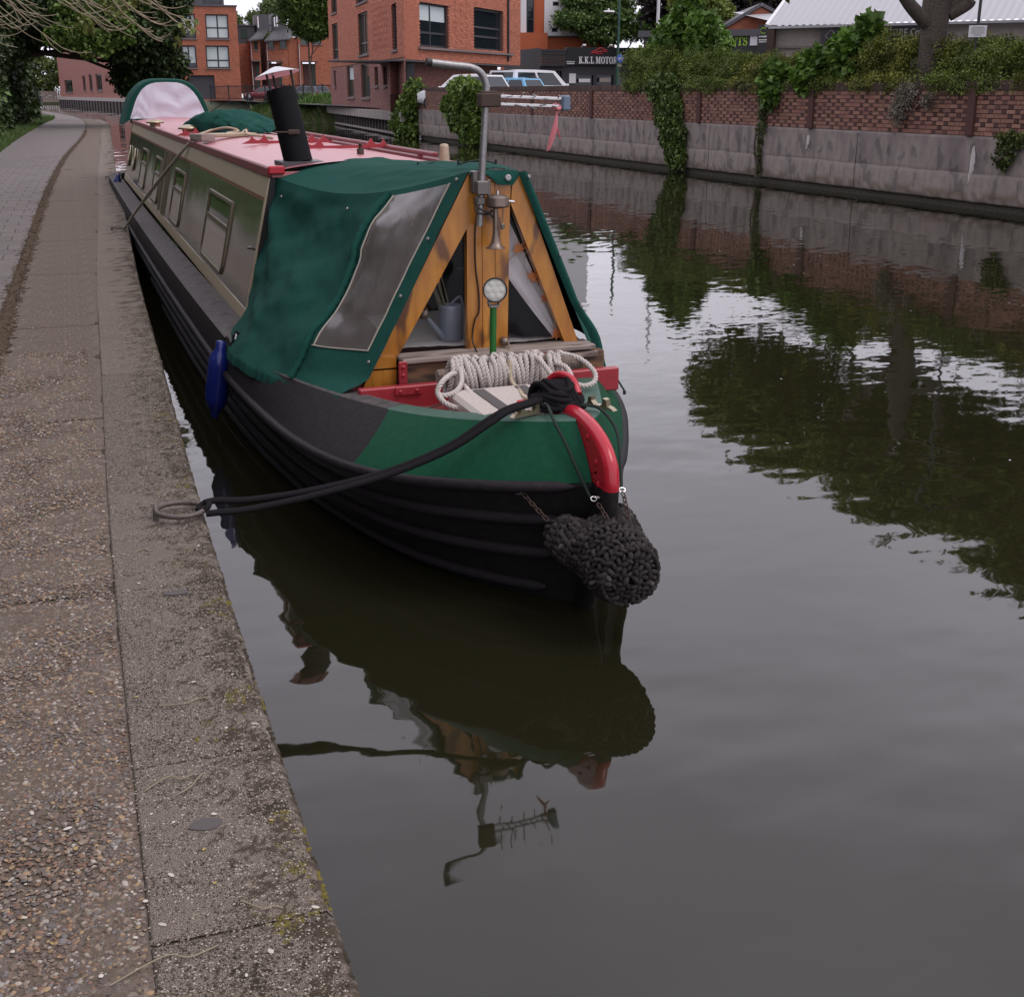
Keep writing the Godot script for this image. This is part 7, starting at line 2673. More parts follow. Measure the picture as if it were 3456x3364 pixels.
	part("housing", mb.mesh(), M.black, lp)
	mb = MB.new()
	mb.lathe([Vector2(0.0, 0.007), Vector2(0.03, 0.006), Vector2(0.0505, 0.003)], 32, lx)
	var ln := part("lens", mb.mesh(), M.lens, lp)
	for i in 7:
		var a := TAU * i / 6.0
		var c := Vector3.ZERO if i == 6 else Vector3(cos(a) * 0.031, 0, sin(a) * 0.031)
		mb = MB.new()
		mb.lathe([Vector2(0.0, 0.0072), Vector2(0.008, 0.0082), Vector2(0.0145, 0.0052)], 14, Transform3D(lx.basis, lx * c))
		part("reflector", mb.mesh(), M.lens, ln)
	# things on the roof
	var cv := thing("covered_box", "lumpy green tarpaulin cover tied over a box on the boat roof", "cover", Vector3(1.72, 1.6, -14.2))
	mb = MB.new()
	var rows := []
	for i in 21:
		var f := i / 20.0
		var c := Vector3(1.42, 0, -15.1).lerp(Vector3(2.02, 0, -13.35), f)
		var hgt := tab([[0.0, 0.03], [0.08, 0.07], [0.33, 0.21], [0.55, 0.225], [0.78, 0.13], [0.96, 0.05], [1.0, 0.02]], f)
		var wd := tab([[0.0, 0.10], [0.1, 0.24], [0.4, 0.33], [0.7, 0.30], [0.95, 0.2], [1.0, 0.12]], f)
		var row := PackedVector3Array()
		for j in 17:
			var a := PI * j / 16.0
			var sd := Vector3(cos(a), 0, 0.35 * cos(a)) * wd
			row.append(c + sd + Vector3(0, 1.588 + hgt * pow(sin(a), 0.55), 0) + Vector3(fold.get_noise_2d(f * 7.0, j * 0.6) * 0.05, fold.get_noise_2d(j * 0.7, f * 9.0) * 0.05 * sin(a), 0))
		rows.append(row)
	mb.grid(rows, false)
	part("tarpaulin", mb.mesh(), M.canvas, cv)
	mb = MB.new()
	mb.tube(spline([Vector3(1.60, 1.60, -14.75), Vector3(1.50, 1.75, -14.6), Vector3(1.72, 1.90, -14.3), Vector3(2.0, 1.75, -14.3), Vector3(2.05, 1.6, -14.3)], 6), 0.004, 5)
	part("tie_cord", mb.mesh(), M.ropegreen, cv)
	var pk := thing("roof_plank", "weathered cream plank lying across the boat roof near its edge", "plank", Vector3(1.3, 1.6, -12.6))
	mb = MB.new()
	mb.cbox(Vector3(1.42, 1.612, -12.55), Vector3(0.62, 0.035, 0.17), 0.006, Basis(Vector3.UP, 0.32))
	part("board", mb.mesh(), M.cream, pk)
	mb = MB.new()
	mb.cbox(Vector3(1.20, 1.60, -12.30), Vector3(0.14, 0.07, 0.26), 0.008, Basis(Vector3.UP, 0.32))
	part("end_block", mb.mesh(), M.greywood, pk)
	var rc := thing("roof_rope", "loose cream rope lying in bights across the boat roof", "rope", Vector3(1.6, 1.6, -12.6))
	mb = MB.new()
	rope3(mb, spline([Vector3(1.17, 1.60, -12.75), Vector3(1.32, 1.62, -13.2), Vector3(1.43, 1.63, -13.6), Vector3(1.55, 1.66, -13.3), Vector3(1.62, 1.635, -13.0), Vector3(1.5, 1.62, -12.9), Vector3(1.58, 1.62, -12.6), Vector3(1.66, 1.65, -12.75), Vector3(1.63, 1.62, -12.4), Vector3(1.70, 1.615, -12.1), Vector3(1.74, 1.612, -11.6)], 10), 0.012, 0.05)
	part("strand", mb.mesh(), M.ropecream, rc)

# ------------------------------------------------------------------ ropes, fenders, rings
func _torus(mb: MB, c: Vector3, bas: Basis, R: float, r: float, seg := 28, sides := 10, stretch := 1.0) -> void:
	var p := PackedVector3Array()
	for i in seg:
		var a := TAU * i / seg
		p.append(c + bas * Vector3(cos(a) * R * stretch, 0, sin(a) * R))
	mb.tube(p, r, sides, false, true)

func _ring(label: String, eye: Vector3, ctr: Vector3, R: float, r: float, tilt: Basis) -> void:
	var t := thing("mooring_ring", label, "mooring ring", eye, "iron mooring rings set in the coping")
	var mb := MB.new()
	_torus(mb, ctr, tilt, R, r, 40, 12)
	part("ring", mb.mesh(), M.ring, t)
	mb = MB.new()
	mb.tube(spline([eye + Vector3(0, -0.06, 0.016), eye + Vector3(0, 0.01, 0.017), eye + Vector3(0, 0.033, 0.0), eye + Vector3(0, 0.01, -0.017), eye + Vector3(0, -0.06, -0.016)], 6), r * 1.05, 10)
	part("staple", mb.mesh(), M.ring, t)

func _chain(parent: Node, pts: PackedVector3Array, m: Material, size := 0.011) -> void:
	var p := resample(pts, size * 1.9)
	for i in p.size() - 1:
		var mb := MB.new()
		var d := (p[i + 1] - p[i]).normalized()
		var s := d.cross(Vector3(0.3, 0.2, 1)).normalized()
		var o := d.cross(s)
		var side := s if i % 2 == 0 else o
		_torus(mb, (p[i] + p[i + 1]) * 0.5, Basis(d, side.cross(d) * -1.0, side), size * 0.75, size * 0.24, 14, 6, 1.75)
		part("chain_link", mb.mesh(), m, parent)

func _moorings() -> void:
	_ring("large iron mooring ring nearest the camera with the black bow rope", Vector3(0.175, 0.51, -4.545), Vector3(0.262, 0.528, -4.545), 0.087, 0.0095, Basis(Vector3.BACK, -0.03))
	_ring("mooring ring further along holding the pale rope from the boat roof", Vector3(0.395, 0.51, -15.2), Vector3(0.47, 0.53, -15.15), 0.08, 0.009, Basis(Vector3.BACK, -0.04))
	_ring("small distant mooring ring holding the stern line", Vector3(0.62, 0.51, -24.6), Vector3(0.69, 0.53, -24.6), 0.07, 0.009, Basis(Vector3.BACK, -0.04))
	# bow rope: doubled black line from the ring up over the rail to a hitch on the stud
	var t := thing("bow_rope", "doubled black mooring rope from the near ring to the bow stud", "rope", Vector3(0.36, 0.5, -4.54))
	var R := 0.0125
	for k in 2:
		var mb := MB.new()
		var o: float = [0.0, 1.0][k]
		mb.tube(spline([Vector3(0.352, 0.545 - 0.03 * o, -4.545 + 0.04 * o), Vector3(0.40, 0.545 - 0.028 * o, -4.56 + 0.06 * o), Vector3(0.52, 0.535 - 0.02 * o, -4.56 + 0.05 * o), Vector3(0.76, 0.548 - 0.01 * o, -4.56 + 0.035 * o), Vector3(1.06, 0.597 - 0.006 * o, -4.555 + 0.025 * o), Vector3(1.30, 0.678 - 0.006 * o, -4.545 + 0.025 * o), Vector3(1.46, 0.765 - 0.006 * o, -4.55 + 0.03 * o), Vector3(1.56, 0.80, -4.58 + 0.03 * o), Vector3(1.66, 0.808, -4.62 + 0.028 * o), Vector3(1.75, 0.815, -4.66 + 0.02 * o)], 12), R, 10)
		part("line", mb.mesh(), M.ropeblack, t)
	var mbr := MB.new()
	_torus(mbr, Vector3(0.348, 0.533, -4.535), Basis(Vector3.BACK, 0.5) * Basis(Vector3.RIGHT, 0.2), 0.021, R * 0.95, 20, 10)
	part("turn_on_ring", mbr.mesh(), M.ropeblack, t)
	# the bundle of turns hitched on the stud
	for k in 9:
		var mb := MB.new()
		var a := k / 8.0
		var y := 0.79 + 0.075 * a
		var s := 1.0 - 0.35 * a
		var c := Vector3(1.80, y, -4.665)
		var pts := []
		for i in 10:
			var th := TAU * i / 10.0
			pts.append(c + Vector3(cos(th) * 0.075 * s + 0.03 * (1 - a) * cos(th), 0.012 * sin(th * 2.0 + k), sin(th) * 0.105 * s) + Vector3(rng.randf_range(-0.006, 0.006), rng.randf_range(-0.004, 0.004), rng.randf_range(-0.008, 0.008)))
		mb.tube(spline(pts, 5, true), R, 8, false, true)
		part("coil_turn", mb.mesh(), M.ropeblack, t)
	for k in 6:
		var mb := MB.new()
		var x := 1.735 + k * 0.019
		mb.tube(spline([Vector3(x + 0.05, 0.775, -4.56), Vector3(x + 0.025, 0.83, -4.59), Vector3(x, 0.868, -4.66), Vector3(x - 0.01, 0.845, -4.74), Vector3(x - 0.01, 0.79, -4.78)], 6), R, 8)
		part("coil_turn", mb.mesh(), M.ropeblack, t)
	# thin green line from stud to the fender chain on both sides
	var fl := thing("fender_line", "thin dark green line from the bow stud down to the fender", "rope", Vector3(1.76, 0.5, -4.3))
	for pl in [[Vector3(1.735, 0.80, -4.60), Vector3(1.71, 0.795, -4.50), Vector3(1.70, 0.765, -4.41), Vector3(1.715, 0.70, -4.335), Vector3(1.735, 0.62, -4.27), Vector3(1.758, 0.53, -4.19)], [Vector3(1.86, 0.795, -4.56), Vector3(1.93, 0.785, -4.52), Vector3(1.955, 0.72, -4.40), Vector3(1.91, 0.62, -4.25), Vector3(1.88, 0.555, -4.17)]]:
		var mb := MB.new()
		rope3(mb, spline(pl, 10), 0.0068, 0.03, 5)
		part("line", mb.mesh(), M.ropegreen, fl)
	_fender()
	_white_coil()
	# blue fenders
	_blue_fender("long blue plastic fender hanging between the hull and the towpath", Vector3(0.675, 0.17, -7.40), 0.37, 0.066, Vector3(0.80, 0.66, -7.25))
	_blue_fender("small blue fender hanging at the stern of the boat", Vector3(0.69, 0.34, -21.9), 0.30, 0.07, Vector3(0.78, 0.66, -21.7))
	# centre line from the roof to the second ring
	var cl := thing("centre_rope", "pale doubled rope from the roof edge down to the second ring", "rope", Vector3(0.5, 0.52, -15.1))
	for k in 2:
		var mb := MB.new()
		mb.tube(spline([Vector3(0.53, 0.53, -15.1 - 0.05 * k), Vector3(0.75 + 0.02 * k, 0.90, -14.5), Vector3(0.98 + 0.015 * k, 1.27, -13.7), Vector3(1.15, 1.565, -12.85 + 0.05 * k), Vector3(1.2, 1.60, -12.75)], 10), 0.011, 8)
		part("line", mb.mesh(), M.ropegrey, cl)
	var sl := thing("stern_line", "thin dark stern line running to the farthest ring", "rope", Vector3(0.7, 0.5, -24.6))
	var mbs := MB.new()
	mbs.tube(spline([Vector3(0.70, 0.54, -24.6), Vector3(0.85, 0.57, -24.0), Vector3(1.0, 0.62, -23.4)], 8), 0.012, 7)
	mbs.tube(spline([Vector3(0.70, 0.53, -24.5), Vector3(0.86, 0.55, -23.9), Vector3(1.0, 0.61, -23.4)], 8), 0.012, 7)
	part("line", mbs.mesh(), M.ropeblack, sl)
	# flower pot by the right end of the board
	var fp := thing("flower_pot", "red plastic plant pot tucked behind the white rope coil", "pot", Vector3(2.09, 0.6, -5.48))
	mbs = MB.new()
	mbs.lathe([Vector2(0.0, 0.0), Vector2(0.06, 0.0), Vector2(0.078, 0.17), Vector2(0.088, 0.175), Vector2(0.09, 0.20), Vector2(0.082, 0.20), Vector2(0.074, 0.03), Vector2(0.0, 0.025)], 28, Transform3D(Basis.IDENTITY, Vector3(2.085, 0.60, -5.50)))
	part("pot", mbs.mesh(), M.terracotta, fp)
	mbs = MB.new()
	mbs.lathe([Vector2(0.0, 0.12), Vector2(0.078, 0.12)], 20, Transform3D(Basis.IDENTITY, Vector3(2.085, 0.60, -5.50)))
	part("soil", mbs.mesh(), M.dirt, fp)

func _blue_fender(label: String, at: Vector3, L: float, r: float, tie: Vector3) -> void:
	var t := thing("boat_fender", label, "fender", at, "blue fenders along the boat")
	var xf := Transform3D(Basis(Vector3.RIGHT, 0.10) * Basis(Vector3.BACK, -0.14), at)
	var mb := MB.new()
	mb.lathe([Vector2(0.0, -0.02), Vector2(0.022, -0.018), Vector2(0.026, 0.01), Vector2(0.03, 0.03), Vector2(r * 0.72, 0.05), Vector2(r * 0.95, 0.085), Vector2(r, 0.12), Vector2(r, L - 0.06), Vector2(r * 0.95, L - 0.02), Vector2(r * 0.72, L + 0.015), Vector2(0.032, L + 0.04), Vector2(0.028, L + 0.085), Vector2(0.0, L + 0.09)], 28, xf)
	part("body", mb.mesh(), M.bluevinyl, t)
	mb = MB.new()
	mb.tube(PackedVector3Array([xf * Vector3(-0.031, L + 0.062, 0.0), xf * Vector3(0.031, L + 0.062, 0.0)]), 0.011, 10)
	part("eye", mb.mesh(), M.black, t)
	mb = MB.new()
	mb.tube(spline([xf * Vector3(0.0, L + 0.062, 0.0), xf * Vector3(0.03, L + 0.11, 0.0), tie + Vector3(-0.02, -0.05, 0), tie], 6), 0.007, 7)
	mb.tube(PackedVector3Array([tie, tie + Vector3(0.02, 0.025, -0.02), tie + Vector3(0.04, 0.0, -0.01)]), 0.012, 7)
	part("lanyard", mb.mesh(), M.ropeblack, t)

func _wing(side: float) -> Array:
	if side < 0.0: return [Vector3(BX - 0.05, 0.335, -4.12), Vector3(BX - 0.10, 0.345, -4.16), Vector3(BX - 0.145, 0.365, -4.205), Vector3(BX - 0.175, 0.38, -4.24)]
	return [Vector3(BX + 0.03, 0.33, -4.14), Vector3(BX + 0.07, 0.335, -4.22), Vector3(BX + 0.10, 0.345, -4.30), Vector3(BX + 0.125, 0.355, -4.38)]

func _fender() -> void:
	var t := thing("bow_fender", "black knotted rope button fender hung in chains on the bow", "fender", Vector3(1.84, 0.3, -4.05))
	# core surface: a stubby button facing forward with a tapering wing round each side of the stem
	var surf := []            # [point, normal, along]
	var C0 := Vector3(1.80, 0.335, -4.17)
	var C1 := Vector3(1.805, 0.305, -3.93)
	var ax := (C1 - C0).normalized()
	var s1 := ax.cross(Vector3.UP).normalized()
	var s2 := s1.cross(ax)
	var R := 0.128
	for ring in 9:
		var f := ring / 8.0
		var rad: float = R * (0.93 + 0.07 * sin(f * PI)) * (1.0 if ring < 8 else 0.94)
		for i in 34:
			var a := TAU * (i + 0.5 * (ring % 2)) / 34.0
			var n := s1 * cos(a) + s2 * sin(a)
			surf.append([C0.lerp(C1, f) + n * rad, n, ax.cross(n), ring])
	for ring in 6:
		var rad := R * (0.88 - ring * 0.165)
		var cnt := maxi(1, int(34.0 * rad / R))
		for i in cnt:
			var a := TAU * (i + 0.5 * (ring % 2)) / cnt
			var n := s1 * cos(a) + s2 * sin(a)
			surf.append([C1 + n * rad + ax * (0.018 + 0.006 * ring), (ax * 2.0 + n * 0.6).normalized(), ax.cross(n), ring + 1])
	for side in [-1.0, 1.0]:
		var path := spline(_wing(side), 5)
		for i in path.size():
			var f := float(i) / (path.size() - 1)
			var rad := lerpf(0.10, 0.060, f)
			var tdir := (path[mini(i + 1, path.size() - 1)] - path[maxi(i - 1, 0)]).normalized()
			var n1 := tdir.cross(Vector3.UP).normalized()
			var n2 := n1.cross(tdir)
			var cnt := int(TAU * rad / 0.024)
			for k in cnt:
				var a := TAU * (k + 0.5 * (i % 2)) / cnt
				var n := n1 * cos(a) + n2 * sin(a)
				surf.append([path[i] + n * rad, n, tdir.cross(n), i])
			if i == path.size() - 1:
				for k in 7:
					var a := TAU * k / 7.0
					var n := (n1 * cos(a) + n2 * sin(a))
					surf.append([path[i] + n * rad * 0.5 + tdir * 0.025, (tdir + n * 0.4).normalized(), tdir.cross(n), k])
	# solid heart
	var mb := MB.new()
	mb.tube(PackedVector3Array([C0 - ax * 0.03, C0, C1, C1 + ax * 0.025]), [R * 0.8, R * 0.95, R * 0.95, R * 0.55], 24)
	for side in [-1.0, 1.0]:
		mb.tube(spline(_wing(side), 5), [0.09, 0.088, 0.086, 0.084, 0.08, 0.078, 0.076, 0.073, 0.07, 0.067, 0.064, 0.061, 0.058, 0.055, 0.052, 0.05], 14)
	part("core", mb.mesh(), M.ropeblack, t)
	# one knot: a fat little strand bent over itself
	var kb := MB.new()
	kb.tube(spline([Vector3(-0.95, -0.35, -0.25), Vector3(-0.5, 0.35, -0.12), Vector3(0.1, 0.55, 0.06), Vector3(0.6, 0.25, 0.18), Vector3(0.95, -0.4, 0.25)], 4), [0.34, 0.40, 0.45, 0.48, 0.50, 0.52, 0.54, 0.55, 0.56, 0.56, 0.55, 0.53, 0.50, 0.47, 0.44, 0.40, 0.34], 7)
	var km := kb.mesh()
	km.surface_set_material(0, M.fender)
	var xf := []
	var cl := []
	for s in surf:
		var n: Vector3 = s[1]
		var d: Vector3 = s[2].normalized()
		var ang: float = (0.75 if int(s[3]) % 2 == 0 else -0.75) + rng.randf_range(-0.5, 0.5)
		d = d.rotated(n.normalized(), ang)
		var w := d.cross(n).normalized()
		var sc := 0.0165 * rng.randf_range(0.85, 1.25)
		xf.append(Transform3D(Basis(d * sc, n * sc, -w * sc), s[0] + n * rng.randf_range(-0.002, 0.003)))
		var g := rng.randf_range(0.7, 1.5)
		cl.append(Color(0.032 * g, 0.028 * g, 0.028 * g) if rng.randf() < 0.985 else Color(0.11, 0.10, 0.09))
	multi("knot", km, xf, cl, t)
	# chains
	_chain(t, spline([Vector3(1.555, 0.505, -4.375), Vector3(1.58, 0.47, -4.33), Vector3(1.615, 0.425, -4.27)], 8), M.rusty)
	_chain(t, spline([Vector3(1.772, 0.515, -4.14), Vector3(1.785, 0.48, -4.10), Vector3(1.80, 0.445, -4.06)], 8), M.rusty)
	_chain(t, spline([Vector3(1.877, 0.545, -4.15), Vector3(1.872, 0.50, -4.10), Vector3(1.868, 0.445, -4.06)], 8), M.rusty)
	mb = MB.new()
	_torus(mb, Vector3(1.764, 0.528, -4.165), Basis(Vector3.RIGHT, 0.9), 0.009, 0.0028, 16, 7, 1.4)
	mb.cbox(Vector3(1.772, 0.536, -4.155), Vector3(0.022, 0.009, 0.009), 0.002)
	part("shackle", mb.mesh(), M.chrome, t)
	mb = MB.new()
	_torus(mb, Vector3(1.878, 0.553, -4.16), Basis(Vector3.RIGHT, 0.9), 0.009, 0.0028, 16, 7, 1.4)
	part("shackle", mb.mesh(), M.chrome, t)
	mb = MB.new()
	_torus(mb, Vector3(1.545, 0.51, -4.39), Basis(Vector3.BACK, 0.3), 0.018, 0.006, 16, 8, 1.2)
	part("hull_eye", mb.mesh(), M.hull, t)

func _white_coil() -> void:
	var lg := thing("firewood_log", "short bark-covered log holding the white rope coil", "log", Vector3(1.84, 0.7, -5.33))
	var mb := MB.new()
	var n := FastNoiseLite.new()
	n.seed = 6
	n.frequency = 3.0
	var a := Vector3(1.475, 0.782, -5.32)
	var b := Vector3(2.185, 0.80, -5.36)
	var rows := []
	for i in 31:
		var f := i / 30.0
		var row := PackedVector3Array()
		for j in 19:
			var th := TAU * j / 18.0
			var r := (0.031 + 0.007 * f) * (1.0 + 0.22 * n.get_noise_3d(f * 6.0, cos(th), sin(th)))
			row.append(a.lerp(b, f) + Vector3(0, cos(th) * r, sin(th) * r))
		rows.append(row)
	mb.grid(rows, true)
	part("bark", mb.mesh(), M.logbark, lg)
	for e in [[a, -1.0, 0.030], [b, 1.0, 0.037]]:
		mb = MB.new()
		mb.lathe([Vector2(0.0, 0.004), Vector2(e[2], 0.0)], 16, Transform3D(Basis(Vector3.BACK, -e[1] * PI * 0.5), e[0]))
		part("cut_end", mb.mesh(), M.greywood, lg)
	var t := thing("rope_coil", "white three-strand rope wound in many turns round a log on the foredeck", "rope", Vector3(1.78, 0.7, -5.32))
	var x := 1.535
	var k := 0
	while x < 2.07:
		mb = MB.new()
		var pts := []
		var cy := 0.778 + rng.randf_range(-0.005, 0.005)
		var ry := rng.randf_range(0.064, 0.086) * (1.08 if x > 1.88 and x < 2.0 else 1.0)
		var rz := rng.randf_range(0.055, 0.07)
		var lean := rng.randf_range(-0.022, 0.022)
		for i in 11:
			var th := TAU * i / 10.0 + 0.3
			pts.append(Vector3(x + lean * cos(th) + 0.0105 * (i - 5) / 5.0 + rng.randf_range(-0.003, 0.003), cy + ry * cos(th) - 0.004, -5.325 + rz * sin(th)))
		rope3(mb, spline(pts, 6), 0.0128, 0.05, 5)
		part("turn", mb.mesh(), M.rope, t)
		x += rng.randf_range(0.017, 0.025)
		k += 1
	# loose bights at both ends and the tail over to the stud
	for pl in [[Vector3(1.545, 0.80, -5.27), Vector3(1.50, 0.815, -5.19), Vector3(1.44, 0.80, -5.12), Vector3(1.415, 0.76, -5.10), Vector3(1.44, 0.72, -5.06), Vector3(1.50, 0.70, -5.03), Vector3(1.55, 0.715, -5.05), Vector3(1.565, 0.745, -5.12), Vector3(1.575, 0.75, -5.24)],
			[Vector3(1.415, 0.755, -5.10), Vector3(1.45, 0.745, -5.10), Vector3(1.51, 0.755, -5.13), Vector3(1.555, 0.78, -5.2), Vector3(1.57, 0.82, -5.27)],
			[Vector3(2.03, 0.83, -5.30), Vector3(2.10, 0.835, -5.36), Vector3(2.17, 0.815, -5.32), Vector3(2.215, 0.765, -5.26), Vector3(2.20, 0.725, -5.22), Vector3(2.14, 0.715, -5.20), Vector3(2.09, 0.735, -5.22), Vector3(2.07, 0.765, -5.27)],
			[Vector3(1.93, 0.85, -5.30), Vector3(1.945, 0.835, -5.24), Vector3(1.97, 0.78, -5.15), Vector3(1.955, 0.765, -5.0), Vector3(1.91, 0.775, -4.88), Vector3(1.86, 0.80, -4.78)],
			[Vector3(2.02, 0.82, -5.27), Vector3(2.06, 0.80, -5.20), Vector3(2.04, 0.745, -5.08), Vector3(1.97, 0.74, -4.95), Vector3(1.90, 0.76, -4.82)]]:
		mb = MB.new()
		rope3(mb, spline(pl, 8), 0.0128, 0.05, 5)
		part("bight", mb.mesh(), M.rope, t)
	mb = MB.new()
	rope3(mb, spline([Vector3(1.80, 0.845, -5.27), Vector3(1.80, 0.76, -5.235), Vector3(1.79, 0.745, -5.10), Vector3(1.765, 0.745, -4.96), Vector3(1.775, 0.755, -4.86), Vector3(1.80, 0.775, -4.78)], 8), 0.010, 0.042, 5)
	part("bight", mb.mesh(), M.ropecream, t)

# ------------------------------------------------------------------ plants
func _spray(n: int, leaf: float, width: float, seed_: int) -> Array:
	# a tuft of small folded leaves about a point, one unit across
	var r := RandomNumberGenerator.new()
	r.seed = seed_
	var pv := PackedVector3Array()
	var pn := PackedVector3Array()
	for i in n:
		var d := Vector3(r.randf_range(-1, 1), r.randf_range(-0.7, 1.0), r.randf_range(-1, 1)).normalized()
		var b := d * r.randf_range(0.1, 0.65)
		var t := (d + Vector3(r.randf_range(-0.7, 0.7), r.randf_range(-0.8, 0.5), r.randf_range(-0.7, 0.7))).normalized()
		var s := t.cross(Vector3(r.randf_range(-0.5, 0.5), 1, r.randf_range(-0.5, 0.5))).normalized()
		var up := s.cross(t)
		var l := leaf * r.randf_range(0.75, 1.2)
		var w := l * width
		# base, right shoulder, tip, left shoulder: two faces folded on the midrib
		var tip := b + t * l - up * l * 0.12
		var mid := b + t * l * 0.45 + up * l * 0.10
		for v in [b, mid + s * w * 0.5, tip, mid - s * w * 0.5]: pv.append(v)
		for v in [up, (up - s * 0.4).normalized(), up, (up + s * 0.4).normalized()]: pn.append(v)
	return [pv, pn]

var sprays := {}

# blobs: [cx, cy, cz, rx, ry, rz]; tufts sit through the outer part of each, thinned where a noise runs low
func foliage(parent: Node, called: String, blobs: Array, count: int, size: float, dark: Color, light: Color, kind: String, seed_: int, gaps := 0.0, ymin := -99.0) -> void:
	var r := RandomNumberGenerator.new()
	r.seed = seed_
	var n := FastNoiseLite.new()
	n.seed = seed_
	n.frequency = 1.0
	n.fractal_octaves = 2
	var wsum := 0.0
	var ws := []
	for b in blobs:
		wsum += pow(b[3] * b[4] + b[4] * b[5] + b[3] * b[5], 1.0)
		ws.append(wsum)
	# every tuft is copied into one mesh
	var tpl: Array = sprays[kind]
	var pv := PackedVector3Array()
	var pn := PackedVector3Array()
	var pc := PackedColorArray()
	var one := PackedColorArray()
	one.resize(tpl[0].size())
	var tries := 0
	var made := 0
	while made < count and tries < count * 6:
		tries += 1
		var q := r.randf() * wsum
		var k := 0
		while ws[k] < q: k += 1
		var b: Array = blobs[k]
		var d := Vector3(r.randfn(), r.randfn(), r.randfn()).normalized()
		var rad := pow(r.randf_range(0.30, 1.0), 0.5)
		var lump := 1.0 + 0.22 * n.get_noise_3d(d.x * 2.2 + k, d.y * 2.2, d.z * 2.2)
		var p := Vector3(b[0], b[1], b[2]) + Vector3(d.x * b[3], d.y * b[4], d.z * b[5]) * rad * lump
		if p.y < ymin: continue
		var g := n.get_noise_3d(p.x / (size * 5.0), p.y / (size * 5.0), p.z / (size * 5.0))
		if g < gaps - 0.5: continue
		var s := size * r.randf_range(0.7, 1.25)
		var bas := Basis.from_euler(Vector3(r.randf_range(-0.7, 0.7), r.randf() * TAU, r.randf_range(-0.7, 0.7)))
		pv.append_array(Transform3D(bas.scaled(Vector3(s, s, s)), p) * tpl[0])
		pn.append_array(Transform3D(bas, Vector3.ZERO) * tpl[1])
		one.fill(dark.lerp(light, clampf(r.randf() * 0.75 + 0.5 * g + 0.12, 0, 1)))
		pc.append_array(one)
		made += 1
	if leaf_ix.size() < pv.size() / 4 * 6:
		var from := leaf_ix.size() / 6
		for i in range(from, pv.size() / 4):
			var o := i * 4
			leaf_ix.append_array(PackedInt32Array([o, o + 2, o + 1, o, o + 3, o + 2]))
	var arr := []
	arr.resize(Mesh.ARRAY_MAX)
	arr[Mesh.ARRAY_VERTEX] = pv
	arr[Mesh.ARRAY_NORMAL] = pn
	arr[Mesh.ARRAY_COLOR] = pc
	arr[Mesh.ARRAY_INDEX] = leaf_ix.slice(0, pv.size() / 4 * 6)
	var me := ArrayMesh.new()
	me.add_surface_from_arrays(Mesh.PRIMITIVE_TRIANGLES, arr)
	part(called, me, M.leaf, parent)

var leaf_ix := PackedInt32Array()

func _limb(mb: MB, a: Vector3, b: Vector3, r0: float, r1: float, bend := 0.1, n := 6, sides := 8) -> void:
	var c := a.lerp(b, 0.5) + Vector3(rng.randf_range(-1, 1), rng.randf_range(-0.4, 0.6), rng.randf_range(-1, 1)) * bend * a.distance_to(b)
	var p := spline([a, c, b], n)
	var rr := []
	for i in p.size(): rr.append(lerpf(r0, r1, float(i) / (p.size() - 1)))
	mb.tube(p, rr, sides)

func shrub(called: String, label: String, category: String, at: Vector3, blobs: Array, count: int, size: float, dark: Color, light: Color, kind: String, seed_: int, group := "", gaps := 0.0, stems := 4) -> Node3D:
	var t := thing(called, label, category, at, group)
	var mb := MB.new()
	for k in stems:
		var b: Array = blobs[k % blobs.size()]
		_limb(mb, at + Vector3(rng.randf_range(-0.15, 0.15), 0, rng.randf_range(-0.15, 0.15)), Vector3(b[0], b[1], b[2]) + Vector3(rng.randf_range(-0.5, 0.5) * b[3], rng.randf_range(0.0, 0.6) * b[4], rng.randf_range(-0.5, 0.5) * b[5]), 0.03, 0.008, 0.1, 4, 5)
	part("stem", mb.mesh(), M.bark, t)
	foliage(t, "foliage", blobs, count, size, dark, light, kind, seed_, gaps)
	return t

func tree(called: String, label: String, at: Vector3, top: Vector3, r0: float, blobs: Array, count: int, size: float, dark: Color, light: Color, kind: String, seed_: int, gaps := 0.0, group := "") -> Node3D:
	var t := thing(called, label, "tree", at, group)
	var mb := MB.new()
	_limb(mb, at, top, r0, r0 * 0.6, 0.03, 6, 10)
	part("trunk", mb.mesh(), M.bark, t)
	for b in blobs:
		mb = MB.new()
		_limb(mb, at.lerp(top, rng.randf_range(0.55, 0.98)), Vector3(b[0], b[1], b[2]), r0 * 0.45, r0 * 0.1, 0.12, 6, 6)
		part("limb", mb.mesh(), M.bark, t)
	foliage(t, "crown", blobs, count, size, dark, light, kind, seed_, gaps)
	return t

func _plants() -> void:
	sprays.ivy = _spray(9, 0.62, 0.85, 1)
	sprays.fine = _spray(12, 0.5, 0.42, 2)
	sprays.broad = _spray(6, 0.85, 0.95, 3)
	sprays.tree = _spray(9, 0.58, 0.66, 4)
	_hedge_plants()
	_wall_plants()
	_trees_right()
	_trees_left()

